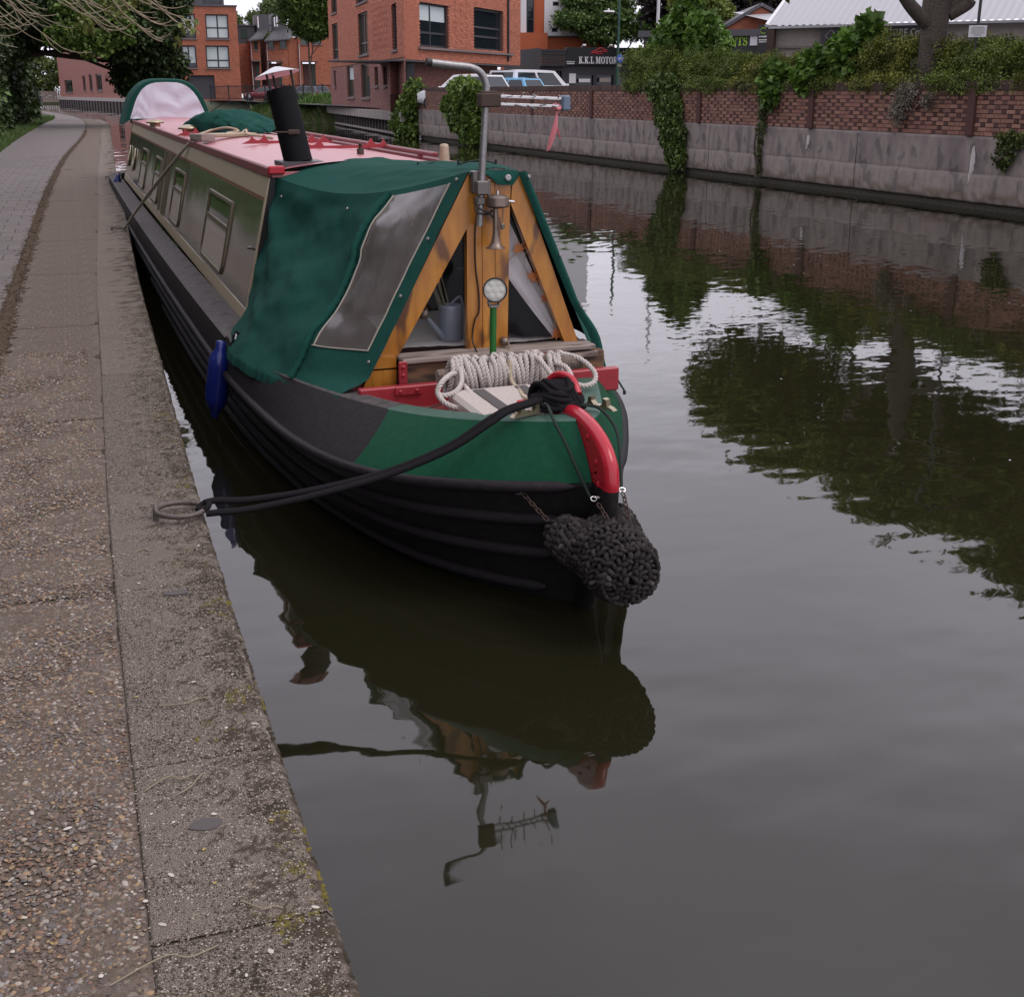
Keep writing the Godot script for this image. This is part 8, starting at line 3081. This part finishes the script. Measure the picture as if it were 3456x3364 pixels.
func _hedge_plants() -> void:
	var gp := "shrubs growing along the top of the canal wall"
	var D := Color(0.055, 0.080, 0.018)
	var L := Color(0.215, 0.265, 0.050)
	# [z, half length, height, count, label]
	var rows := [
		[-17.3, 1.2, 0.92, "golden green clipped shrub at the right edge above the wall"],
		[-19.6, 1.3, 0.82, "dark green shrub right of the thick tree trunk"],
		[-22.0, 1.4, 0.95, "bright green rounded shrub directly left of the thick tree trunk"],
		[-24.5, 1.3, 0.80, "dull green shrub under the furniture sign"],
		[-27.0, 1.4, 0.72, "olive shrub in the middle of the hedge before the pale wall"],
		[-29.4, 1.3, 0.78, "brownish green shrub under the green shop lettering"],
		[-31.8, 1.4, 1.05, "tall leafy shrub above the long hanging ivy"],
		[-33.6, 0.9, 1.10, "leafy shrub at the left end of the hedge"]]
	for i in rows.size():
		var q: Array = rows[i]
		var z: float = q[0]
		var h: float = q[2]
		var bl := []
		for k in 5:
			bl.append([15.75 + rng.randf_range(-0.15, 0.6), 2.18 + h * rng.randf_range(0.28, 0.5), z + q[1] * (k - 2) * 0.45, 0.62, h * rng.randf_range(0.45, 0.62), q[1] * 0.42])
		bl.append([15.26, 2.16, z, 0.22, 0.20, q[1] * 0.95])
		var warm := 1.25 if i in [0, 2, 4] else 0.95
		shrub("hedge_shrub", q[3], "shrub", Vector3(16.0, 1.9, z), bl, 2600, 0.13, D, Color(L.r * warm, L.g, L.b * 0.9), "fine", 100 + i, gp, 0.12)
	# broad-leaved maple seedlings pushing up through it
	var ms := [[Vector3(15.7, 2.0, -23.9), [[15.62, 2.75, -23.7, 0.40, 0.45, 0.6], [15.75, 3.12, -23.4, 0.25, 0.32, 0.35], [15.3, 2.45, -24.6, 0.25, 0.4, 0.5]], 420, "maple sapling with large bright leaves before the furniture sign"],
		[Vector3(15.35, 2.0, -26.1), [[15.18, 2.28, -26.0, 0.22, 0.35, 0.35], [15.12, 1.95, -26.0, 0.12, 0.22, 0.25]], 150, "maple shoots drooping over the wall top in the middle of the hedge"],
		[Vector3(16.4, 1.5, -33.4), [[16.2, 3.3, -33.3, 0.5, 0.6, 0.6], [16.3, 3.95, -33.0, 0.3, 0.45, 0.3], [16.4, 3.45, -32.0, 0.35, 0.5, 0.4], [16.6, 4.35, -32.9, 0.18, 0.25, 0.2]], 620, "tall maple sapling rising above the left of the hedge"],
		[Vector3(17.7, 1.3, -36.4), [[17.5, 2.6, -36.3, 0.65, 0.7, 0.8], [18.0, 3.3, -36.6, 0.6, 0.5, 0.7], [18.3, 3.7, -35.6, 0.6, 0.5, 0.6]], 330, "loose light green bush right of the motor shop lettering"],
		[Vector3(19.0, 1.3, -40.5), [[19.2, 2.9, -40.3, 0.8, 0.8, 0.9], [19.8, 3.9, -40.0, 0.6, 0.6, 0.7], [20.4, 3.3, -39.2, 0.8, 0.7, 0.8]], 430, "yellowish green maple bush beside the white pole"]]
	for i in ms.size():
		var q: Array = ms[i]
		shrub("maple_sapling", q[3], "sapling", q[0], q[1], q[2], 0.20, Color(0.045, 0.095, 0.014), Color(0.13, 0.235, 0.032), "broad", 140 + i, "maple saplings behind the canal wall", 0.0)

func _wall_plants() -> void:
	var D := Color(0.035, 0.065, 0.014)
	var L := Color(0.165, 0.245, 0.038)
	shrub("wall_ivy", "tall bright ivy bush at the end of the wall by the flats", "ivy", Vector3(15.1, 0.05, -57.6), [[15.1, 2.0, -57.4, 0.35, 0.5, 1.0], [15.05, 1.3, -58.2, 0.4, 0.6, 1.2], [14.95, 0.65, -58.9, 0.45, 0.6, 1.4], [14.9, 0.25, -58.0, 0.4, 0.35, 1.2]], 1500, 0.24, D, L, "ivy", 201, "ivy hanging on the canal wall", 0.0)
	shrub("wall_ivy", "large square ivy cushion hanging halfway along the far wall", "ivy", Vector3(15.15, 0.2, -49.5), [[15.05, 2.0, -49.3, 0.32, 0.42, 2.2], [15.0, 1.45, -49.8, 0.35, 0.5, 2.3], [15.0, 0.9, -49.2, 0.33, 0.45, 1.9], [15.02, 0.45, -48.4, 0.28, 0.35, 1.2]], 3000, 0.22, D, L, "ivy", 202, "ivy hanging on the canal wall", 0.0)
	shrub("wall_ivy", "long narrow ivy curtain hanging from the hedge down to the water", "ivy", Vector3(15.15, 0.1, -31.0), [[15.1, 2.1, -31.6, 0.25, 0.35, 0.9], [15.08, 1.5, -31.1, 0.22, 0.55, 0.75], [15.08, 0.9, -30.8, 0.2, 0.5, 0.68], [15.1, 0.38, -30.6, 0.17, 0.36, 0.5]], 2100, 0.115, Color(0.038, 0.068, 0.016), Color(0.14, 0.20, 0.045), "ivy", 203, "ivy hanging on the canal wall", 0.2)
	shrub("creeper", "thin creeper trailing down brick and concrete in the middle of the wall", "creeper", Vector3(15.15, 0.2, -26.4), [[15.12, 1.9, -26.3, 0.06, 0.3, 0.22], [15.14, 1.35, -26.35, 0.05, 0.35, 0.16], [15.14, 0.75, -26.4, 0.04, 0.4, 0.07], [15.14, 0.3, -26.4, 0.05, 0.15, 0.1]], 190, 0.09, Color(0.05, 0.065, 0.025), Color(0.14, 0.16, 0.06), "ivy", 204, "", 0.0, 3)
	shrub("buddleia", "silvery dry buddleia sprays drooping over the brickwork", "shrub", Vector3(15.2, 1.5, -20.9), [[15.1, 1.95, -21.0, 0.10, 0.22, 0.35], [15.08, 1.6, -21.2, 0.08, 0.25, 0.22], [15.1, 1.85, -20.3, 0.07, 0.15, 0.15]], 190, 0.11, Color(0.11, 0.10, 0.075), Color(0.34, 0.31, 0.26), "fine", 205, "", 0.0, 5)
	shrub("creeper", "small green creeper on the concrete at the right edge", "creeper", Vector3(15.15, 0.9, -18.0), [[15.12, 1.2, -18.0, 0.07, 0.16, 0.35], [15.14, 0.92, -18.15, 0.05, 0.2, 0.2]], 150, 0.09, Color(0.04, 0.06, 0.015), Color(0.14, 0.17, 0.04), "ivy", 206, "", 0.0, 2)

func _trees_right() -> void:
	# thick forked trunk above the hedge; its crown hangs over the water above the picture
	var base := Vector3(15.95, 1.3, -21.5)
	var t := thing("old_tree", "old tree with a thick forked dark trunk above the hedge", "tree", base)
	var mb := MB.new()
	mb.tube(spline([base, base + Vector3(0.0, 1.0, 0), base + Vector3(0.02, 1.9, 0), base + Vector3(0.05, 2.6, 0), base + Vector3(0.1, 3.6, 0.1)], 6), [0.36, 0.34, 0.32, 0.30, 0.285, 0.27, 0.26, 0.25, 0.245, 0.24, 0.24, 0.245, 0.25, 0.255, 0.26, 0.27, 0.27, 0.26, 0.25, 0.24, 0.23, 0.22, 0.2, 0.19, 0.18], 14)
	part("trunk", mb.mesh(), M.bark, t)
	for q in [[Vector3(15.95, 3.15, -21.5), Vector3(15.3, 3.6, -21.45), Vector3(14.7, 4.25, -21.4), 0.15, 0.09], [Vector3(16.1, 3.5, -21.5), Vector3(16.6, 3.75, -21.4), Vector3(16.9, 4.6, -21.2), 0.16, 0.1], [Vector3(16.2, 3.4, -21.4), Vector3(16.48, 3.58, -21.25), Vector3(16.52, 3.66, -21.2), 0.13, 0.10], [Vector3(16.0, 4.6, -21.4), Vector3(17.2, 6.0, -23.5), Vector3(18.2, 6.8, -27.5), 0.14, 0.05], [Vector3(16.0, 4.6, -21.4), Vector3(17.6, 6.0, -20.5), Vector3(19.0, 7.0, -19.6), 0.14, 0.05]]:
		mb = MB.new()
		var p := spline([q[0], q[1], q[2]], 6)
		var rr := []
		for i in p.size(): rr.append(lerpf(q[3], q[4], float(i) / (p.size() - 1)))
		mb.tube(p, rr, 10)
		part("limb", mb.mesh(), M.bark, t)
	foliage(t, "crown", [[18.8, 6.3, -24.5, 2.6, 1.9, 3.2], [18.0, 6.2, -28.2, 2.0, 1.8, 2.6], [19.5, 6.3, -20.2, 2.6, 1.9, 3.0], [17.8, 6.0, -17.5, 2.2, 1.6, 2.4], [18.2, 6.1, -31.5, 1.8, 1.75, 2.2]], 8000, 0.34, Color(0.075, 0.095, 0.016), Color(0.22, 0.25, 0.045), "tree", 301, 0.08)
	tree("street_tree", "spreading fresh green tree behind the motor shop", Vector3(38.2, 1.2, -89.5), Vector3(38, 5.6, -89.5), 0.18, [[35.6, 6.8, -89, 1.8, 0.75, 1.6], [38.0, 7.2, -89.5, 2.2, 0.9, 1.9], [36.4, 8.2, -89.5, 1.7, 0.8, 1.8], [40.4, 6.6, -88.8, 1.7, 1.1, 1.6], [37.6, 5.9, -88.8, 1.8, 0.65, 1.5], [39.2, 8.2, -89.5, 1.7, 0.8, 1.7]], 3400, 0.42, Color(0.050, 0.090, 0.022), Color(0.15, 0.23, 0.065), "tree", 302, 0.2)
	tree("yellow_tree", "yellow green tree rising behind the white pole", Vector3(33.5, 1.2, -66), Vector3(33.5, 4.0, -66), 0.16, [[33.2, 4.8, -66, 1.4, 1.1, 1.4], [34.4, 5.8, -66, 1.3, 1.0, 1.4], [33.4, 6.6, -66.5, 1.2, 0.8, 1.3]], 1900, 0.36, Color(0.07, 0.10, 0.018), Color(0.19, 0.23, 0.04), "tree", 303, 0.15)
	tree("copper_beech", "dark purple copper beech behind the brick gable", Vector3(41, 1.2, -76), Vector3(41, 6.0, -76), 0.4, [[38.0, 5.8, -75, 2.6, 2.0, 2.4], [41.5, 6.4, -76, 3.2, 2.3, 3.0], [45.5, 6.4, -76, 3.0, 2.3, 3.0], [37.0, 7.2, -76, 2.2, 1.6, 2.6], [43, 7.4, -77, 3.4, 1.8, 3.0], [48, 7.0, -78, 3.0, 2.2, 3.0]], 7000, 0.5, Color(0.007, 0.004, 0.005), Color(0.022, 0.009, 0.012), "tree", 304, 0.0)
	tree("round_tree", "dense round green tree beside the brick flats", Vector3(17.6, 1.4, -96), Vector3(17.4, 5.6, -96), 0.08, [[17.2, 7.4, -96, 1.75, 1.5, 1.5], [17.7, 6.3, -96, 1.25, 0.9, 1.2], [16.7, 8.7, -96, 1.5, 1.2, 1.4], [18.5, 8.2, -96, 1.5, 1.6, 1.4], [18.9, 6.9, -96, 0.9, 1.1, 1.0]], 4600, 0.36, Color(0.028, 0.055, 0.012), Color(0.115, 0.175, 0.032), "tree", 305, 0.0)
	var gp := "pale trees against the sky beyond the houses"
	tree("far_tree", "tall pale green tree against the sky beyond the houses, left one", Vector3(18.6, 1.4, -165), Vector3(18.6, 8, -165), 0.25, [[18.2, 10.3, -165, 1.9, 1.8, 1.6], [19.6, 9.0, -165, 1.5, 1.3, 1.4], [17.6, 12.2, -165, 1.5, 1.4, 1.4], [20.9, 9.6, -165, 1.0, 1.6, 1.0], [19.6, 7.0, -164, 2.6, 1.1, 1.6]], 2300, 0.5, Color(0.07, 0.105, 0.032), Color(0.16, 0.205, 0.075), "tree", 306, 0.18, gp)
	tree("far_tree", "tall pale green tree against the sky beyond the houses, right one", Vector3(26, 1.4, -172), Vector3(26, 9, -172), 0.25, [[24.9, 10.6, -172, 1.8, 1.2, 1.5], [26.6, 11.6, -172, 1.7, 1.7, 1.5], [28.0, 12.4, -172, 1.5, 1.5, 1.4], [26.0, 9.0, -171, 2.6, 1.5, 1.6]], 2300, 0.5, Color(0.07, 0.105, 0.032), Color(0.16, 0.205, 0.075), "tree", 307, 0.18, gp)

func _trees_left() -> void:
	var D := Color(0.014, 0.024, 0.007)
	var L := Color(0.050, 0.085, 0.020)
	var gp := "dark ivy bushes beside the towpath"
	# hedge beside the path, near ones only mirrored in the cabin side
	var lab := ["ivy bush beside the towpath nearest the camera, beyond the left edge", "second ivy bush beside the towpath beyond the left edge", "third ivy bush beside the towpath beyond the left edge", "fourth ivy bush beside the towpath beyond the left edge", "dark ivy bush at the left edge of the towpath", "ivy bush where the verge grass begins", "dense dark ivy bush left of the leaf tunnel", "shaded ivy bush inside the leaf tunnel", "last ivy bush at the bend of the towpath"]
	for i in 9:
		var z: float = [-3.0, -11.0, -19.0, -29.0, -39.0, -47.0, -56.0, -66.0, -78.0][i]
		var x := verge_x(z) - (2.2 if i < 4 else 1.75)
		var bl := []
		for k in 5: bl.append([x + rng.randf_range(-0.7, 0.15) - (0.9 if i < 4 else 0.0), 1.2 + k * (1.35 if i < 4 else 0.8) + rng.randf_range(-0.2, 0.2), z + rng.randf_range(-2.4, 2.4), 1.15, 1.2, 2.8 if i > 3 else 4.2])
		bl.append([x + 0.15, 0.9, z, 0.9, 0.6, 4.2])
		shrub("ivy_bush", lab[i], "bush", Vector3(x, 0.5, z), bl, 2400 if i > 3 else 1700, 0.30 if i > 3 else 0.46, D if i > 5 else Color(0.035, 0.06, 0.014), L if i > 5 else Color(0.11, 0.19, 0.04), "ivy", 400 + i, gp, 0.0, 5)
	# the leaning tree clad in ivy that makes the tunnel
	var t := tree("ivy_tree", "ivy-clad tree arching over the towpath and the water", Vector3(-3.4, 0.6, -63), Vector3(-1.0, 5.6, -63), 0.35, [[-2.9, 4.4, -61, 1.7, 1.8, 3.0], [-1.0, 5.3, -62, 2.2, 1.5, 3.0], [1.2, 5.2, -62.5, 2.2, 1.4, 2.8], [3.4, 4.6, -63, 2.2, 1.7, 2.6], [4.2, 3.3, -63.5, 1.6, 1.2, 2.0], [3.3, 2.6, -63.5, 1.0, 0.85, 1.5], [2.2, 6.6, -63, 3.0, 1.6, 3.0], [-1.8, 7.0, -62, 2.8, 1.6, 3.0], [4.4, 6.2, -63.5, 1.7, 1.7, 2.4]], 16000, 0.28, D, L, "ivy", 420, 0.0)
	# fresh leaf sprays at its face
	foliage(t, "fresh_leaves", [[0.6, 4.3, -58.8, 1.1, 0.5, 0.5], [1.6, 3.9, -58.8, 0.7, 0.6, 0.5], [2.6, 4.6, -58.9, 0.7, 0.7, 0.5], [1.4, 5.4, -58.8, 1.6, 0.5, 0.5]], 600, 0.25, Color(0.05, 0.09, 0.015), Color(0.12, 0.19, 0.032), "ivy", 421, 0.1)
	# bare drooping boughs reaching in from the left, above the path
	var b := thing("bare_tree", "bare pale twigs drooping from an overhanging bough above the towpath", "tree", Vector3(-4.6, 0.6, -19))
	var mb := MB.new()
	mb.tube(spline([Vector3(-4.6, 0.5, -19), Vector3(-4.5, 2.2, -19), Vector3(-4.1, 4.2, -19.3), Vector3(-3.2, 5.6, -19.6)], 6), 0.17, 10)
	part("trunk", mb.mesh(), M.bark, b)
	for k in 7:
		mb = MB.new()
		_limb(mb, Vector3(-3.7, 4.7, -19.4), Vector3(-1.9 + rng.randf_range(-0.3, 1.6), 4.4 + rng.randf_range(-0.5, 0.6), -20.0 + rng.randf_range(-1.4, 1.4)), 0.07, 0.025, 0.08, 6, 7)
		part("bough", mb.mesh(), M.twig, b)
	for k in 46:
		mb = MB.new()
		var z := -20.0 + rng.randf_range(-1.6, 1.6)
		var a := Vector3(rng.randf_range(-2.0, 0.9), rng.randf_range(3.7, 4.7), z)
		var reach := rng.randf_range(0.5, 1.25)
		var endp := a + Vector3(reach, -rng.randf_range(0.75, 1.25) * (1.15 - 0.12 * maxf(a.x, -1.0)), rng.randf_range(-0.3, 0.3))
		endp.y = maxf(endp.y, 2.42 + 0.14 * absf(endp.x - 0.1) + rng.randf_range(0.0, 0.35))
		var m1 := a.lerp(endp, 0.45) + Vector3(-0.12, -0.12 + rng.randf_range(-0.08, 0.08), 0)
		var m2 := a.lerp(endp, 0.8) + Vector3(0.0, -0.14, rng.randf_range(-0.05, 0.05))
		var p := spline([a, m1, m2, endp], 6)
		var rr := []
		for i in p.size(): rr.append(lerpf(0.0125, 0.0055, float(i) / (p.size() - 1)))
		mb.tube(p, rr, 5)
		for s in 3:
			var q := p[6 + s * 4]
			var e := q + Vector3(rng.randf_range(0.1, 0.4), rng.randf_range(-0.28, 0.12), rng.randf_range(-0.15, 0.15))
			mb.tube(spline([q, q.lerp(e, 0.5) + Vector3(0, -0.03, 0), e], 4), [0.007, 0.0068, 0.0065, 0.006, 0.0055, 0.005, 0.0048, 0.0045, 0.004], 4)
		part("twig", mb.mesh(), M.twig, b)
	foliage(b, "young_leaves", [[0.9, 3.2, -20.3, 0.25, 0.12, 0.3], [0.4, 2.95, -20.4, 0.2, 0.1, 0.3], [1.9, 2.95, -20.2, 0.1, 0.08, 0.1], [1.25, 3.35, -20.3, 0.3, 0.15, 0.3], [1.75, 2.72, -20.2, 0.06, 0.05, 0.06]], 70, 0.10, Color(0.08, 0.11, 0.02), Color(0.18, 0.21, 0.045), "broad", 430, 0.0)
	# taller trees behind the hedge close the view
	var gt := "dark trees behind the towpath hedge"
	for q in [[Vector3(-7.5, 0.8, -70), "dark tree behind the towpath hedge at the left edge"], [Vector3(-6.5, 0.8, -96), "dark tree behind the last bush of the bend"], [Vector3(-8.5, 0.8, -118), "farthest dark tree at the bend of the towpath"]]:
		var o: Vector3 = q[0]
		tree("dark_tree", q[1], o, o + Vector3(0.3, 3.6, 0), 0.25, [[o.x, 2.4, o.z, 2.4, 1.8, 3.0], [o.x + 0.6, 5.0, o.z, 2.8, 2.0, 3.4], [o.x - 0.5, 7.4, o.z, 2.6, 1.8, 3.0]], 1900, 0.5, D, L, "ivy", int(900 - o.z), 0.0, gt)
	# light greenery at the far turn
	shrub("far_bush", "bright bush over the timber fence at the far turn of the canal", "bush", Vector3(-4, 0.4, -242), [[-9, 4.6, -244, 4, 3.8, 2], [-3.5, 4.8, -244, 4, 3.8, 2], [0.5, 5.6, -238, 2.6, 2.4, 1.5], [-14, 5.0, -243, 4, 4.0, 2]], 1900, 0.8, Color(0.05, 0.075, 0.016), Color(0.13, 0.16, 0.04), "ivy", 440, "", 0.0, 3)

# ------------------------------------------------------------------ small matter on the ground
func _litter() -> void:
	# pebbles showing in the aggregate close by
	var pb := MB.new()
	pb.lathe([Vector2(0.0, 0.55), Vector2(0.6, 0.42), Vector2(0.95, 0.1), Vector2(0.9, -0.2), Vector2(0.0, -0.4)], 7)
	var pm := pb.mesh()
	pm.surface_set_material(0, M.pebble)
	var xf := []
	var cl := []
	var pal := [Color(0.20, 0.15, 0.115), Color(0.155, 0.105, 0.08), Color(0.24, 0.19, 0.15), Color(0.12, 0.095, 0.082), Color(0.28, 0.19, 0.105), Color(0.20, 0.115, 0.075), Color(0.33, 0.29, 0.25), Color(0.15, 0.135, 0.13), Color(0.10, 0.07, 0.055), Color(0.13, 0.09, 0.07)]
	for i in 34000:
		var z := -1.5 - 6.5 * pow(rng.randf(), 1.35)
		var x := rng.randf_range(-0.52, -0.008)
		if x < 0.30 + z * 0.42: continue
		var s := rng.randf_range(0.0025, 0.0058) * (1.5 if rng.randf() < 0.08 else 1.0)
		xf.append(Transform3D(Basis.from_euler(Vector3(rng.randf_range(-0.3, 0.3), rng.randf() * TAU, rng.randf_range(-0.3, 0.3))) * Basis.from_scale(Vector3(s * rng.randf_range(0.8, 1.6), s * 0.75, s)), Vector3(x, 0.4975, z)))
		var c: Color = pal[rng.randi() % pal.size()]
		cl.append(c * rng.randf_range(0.7, 1.15))
	var g := multi("aggregate_pebbles", pm, xf, cl, self)
	g.set_meta("label", "small brown and pale pebbles bedded in the near path")
	g.set_meta("category", "pebbles")
	# dark moss cushions along the coping, some of it yellow green
	var n := FastNoiseLite.new()
	n.seed = 71
	n.frequency = 1.0
	n.fractal_octaves = 3
	var mm := MB.new()
	mm.lathe([Vector2(0.0, 0.5), Vector2(0.55, 0.42), Vector2(0.9, 0.18), Vector2(1.0, -0.1)], 8)
	var m2 := mm.mesh()
	m2.surface_set_material(0, M.moss)
	xf = []
	cl = []
	for i in 70000:
		var z := -1.6 - 14.0 * pow(rng.randf(), 2.0)
		var e := pow(rng.randf(), 1.7)
		var x := edge_x(z) - 0.008 - e * 0.22
		var k := n.get_noise_2d(x * 9.0, z * 9.0) + 0.8 * n.get_noise_2d(x * 34.0, z * 34.0)
		if k < 0.10 + 0.55 * e: continue
		var s := rng.randf_range(0.0022, 0.0055)
		var y := 0.499 if x < edge_x(z) - 0.03 else 0.487
		xf.append(Transform3D(Basis(Vector3.UP, rng.randf() * TAU) * Basis.from_scale(Vector3(s * rng.randf_range(0.8, 1.4), s * rng.randf_range(0.5, 0.9), s)), Vector3(x, y, z)))
		var yel := n.get_noise_2d(x * 3.0 + 90.0, z * 2.2)
		var b := rng.randf_range(0.7, 1.3)
		cl.append(Color(0.105 * b, 0.085 * b, 0.014 * b) if yel > 0.30 else Color(0.030 * b, 0.022 * b, 0.012 * b))
	g = multi("moss", m2, xf, cl, self)
	g.set_meta("label", "dark brown and yellow moss cushions along the coping edge")
	g.set_meta("category", "moss")
	# grit showing in the worn face of the copings
	xf = []
	cl = []
	for i in 42000:
		var z := -1.6 - 7.5 * pow(rng.randf(), 1.4)
		var x := edge_x(z) - 0.02 - rng.randf() * 0.325
		var s := rng.randf_range(0.0011, 0.0026)
		xf.append(Transform3D(Basis(Vector3.UP, rng.randf() * TAU) * Basis.from_scale(Vector3(s * rng.randf_range(0.8, 1.5), s * 0.6, s)), Vector3(x, 0.5008, z)))
		var b := rng.randf_range(0.6, 1.2)
		var pick := rng.randf()
		cl.append(Color(0.055, 0.042, 0.03) * b if pick < 0.45 else (Color(0.34, 0.30, 0.25) * b if pick < 0.72 else Color(0.17, 0.135, 0.105) * b))
	g = multi("coping_grit", m2, xf, cl, self)
	g.set_meta("label", "fine dark and pale grit in the worn copings")
	g.set_meta("category", "grit")
	# leaf dust gathered in the seam between aggregate and paving
	xf = []
	cl = []
	for i in 9000:
		var z := -7.0 - 50.0 * pow(rng.randf(), 1.8)
		var x := seam_x(z) - 0.03 + rng.randfn() * 0.032
		var s := rng.randf_range(0.005, 0.014)
		xf.append(Transform3D(Basis.from_euler(Vector3(rng.randf_range(-0.4, 0.4), rng.randf() * TAU, 0)) * Basis.from_scale(Vector3(s * 1.8, s * 0.6, s)), Vector3(x, 0.497, z)))
		var b := rng.randf_range(0.6, 1.4)
		cl.append(Color(0.062 * b, 0.040 * b, 0.022 * b))
	g = multi("leaf_dust", m2, xf, cl, self)
	g.set_meta("label", "brown leaf dust gathered along the seam of the paving")
	g.set_meta("category", "leaf litter")
	# pale petals, chips and twigs scattered about
	xf = []
	cl = []
	for i in 260:
		var z := -1.6 - 12.0 * pow(rng.randf(), 1.5)
		var x := rng.randf_range(-0.5, edge_x(z) - 0.03)
		var s := rng.randf_range(0.0022, 0.005)
		xf.append(Transform3D(Basis(Vector3.UP, rng.randf() * TAU) * Basis.from_scale(Vector3(s * rng.randf_range(1.0, 2.2), s * 0.35, s)), Vector3(x, 0.503, z)))
		var b := rng.randf_range(0.75, 1.1)
		cl.append(Color(0.52 * b, 0.48 * b, 0.42 * b) if rng.randf() < 0.8 else Color(0.35, 0.26, 0.10))
	g = multi("fallen_petals", m2, xf, cl, self)
	g.set_meta("label", "pale petals and chips scattered over the path")
	g.set_meta("category", "petals")
	var tw := [[Vector3(-0.12, 0.503, -3.5), 0.5, 0.075], [Vector3(0.11, 0.503, -4.2), 0.2, 0.035], [Vector3(0.145, 0.503, -3.02), 0.1, 0.06], [Vector3(0.075, 0.504, -2.62), 0.35, 0.06], [Vector3(0.12, 0.504, -2.60), 0.9, 0.05], [Vector3(0.02, 0.503, -1.98), 0.25, 0.10], [Vector3(0.21, 0.504, -2.10), -0.6, 0.045], [Vector3(-0.02, 0.503, -5.6), 0.1, 0.05]]
	for i in tw.size():
		var q: Array = tw[i]
		var mb := MB.new()
		var d: Vector3 = Vector3(cos(q[1]), 0, -sin(q[1])) * q[2]
		mb.tube(spline([q[0] - d, q[0] + Vector3(0, 0.004, 0.02 * (1 if i % 2 == 0 else -1)), q[0] + d * 0.4 + Vector3(0.004, 0.003, 0.006), q[0] + d], 5), 0.0016, 5)
		solo("twig", mb.mesh(), M.twig, ["dry twig lying on the path left of the near slabs", "short twig lying before the large mooring ring", "twig on the coping below the flat dark chip", "long pale twig on the third coping from the bottom", "curved twig beside the long pale one", "thin pale stalk across the bottom of the path", "twig near the yellow moss at the coping edge", "twig on the path behind the large mooring ring"][i], "twig", q[0])
	# two flat dark chips
	for q in [[Vector3(0.185, 0.502, -3.78), 0.024, "flat dark chip on the coping beyond the twig"], [Vector3(0.14, 0.5, -2.42), 0.026, "flat grey slab chip on the near coping"]]:
		var mb := MB.new()
		var o := PackedVector2Array()
		for i in 11:
			var a := TAU * i / 11.0
			o.append(Vector2(cos(a) * 1.6, sin(a) * 0.9) * q[1] * rng.randf_range(0.75, 1.1))
		mb.poly(o, 0.006, Transform3D(Basis(Vector3.RIGHT, -PI * 0.5), q[0] + Vector3(0, 0.004, 0)))
		solo("stone_chip", mb.mesh(), M.hatchgrip, q[2], "chip", q[0])
	# petals adrift on the water
	xf = []
	cl = []
	for i in 260:
		var z := -3.0 - 34.0 * rng.randf()
		var x := rng.randf_range(3.2, 14.8)
		if z > -9.0 and rng.randf() < 0.75: continue
		var s := rng.randf_range(0.004, 0.009)
		xf.append(Transform3D(Basis(Vector3.UP, rng.randf() * TAU) * Basis.from_scale(Vector3(s * 1.5, s * 0.3, s)), Vector3(x, 0.001, z)))
		cl.append(Color(0.45, 0.43, 0.42) * rng.randf_range(0.5, 1.0))
	g = multi("floating_petals", m2, xf, cl, self)
	g.set_meta("label", "tiny pale petals floating on the canal water")
	g.set_meta("category", "petals")
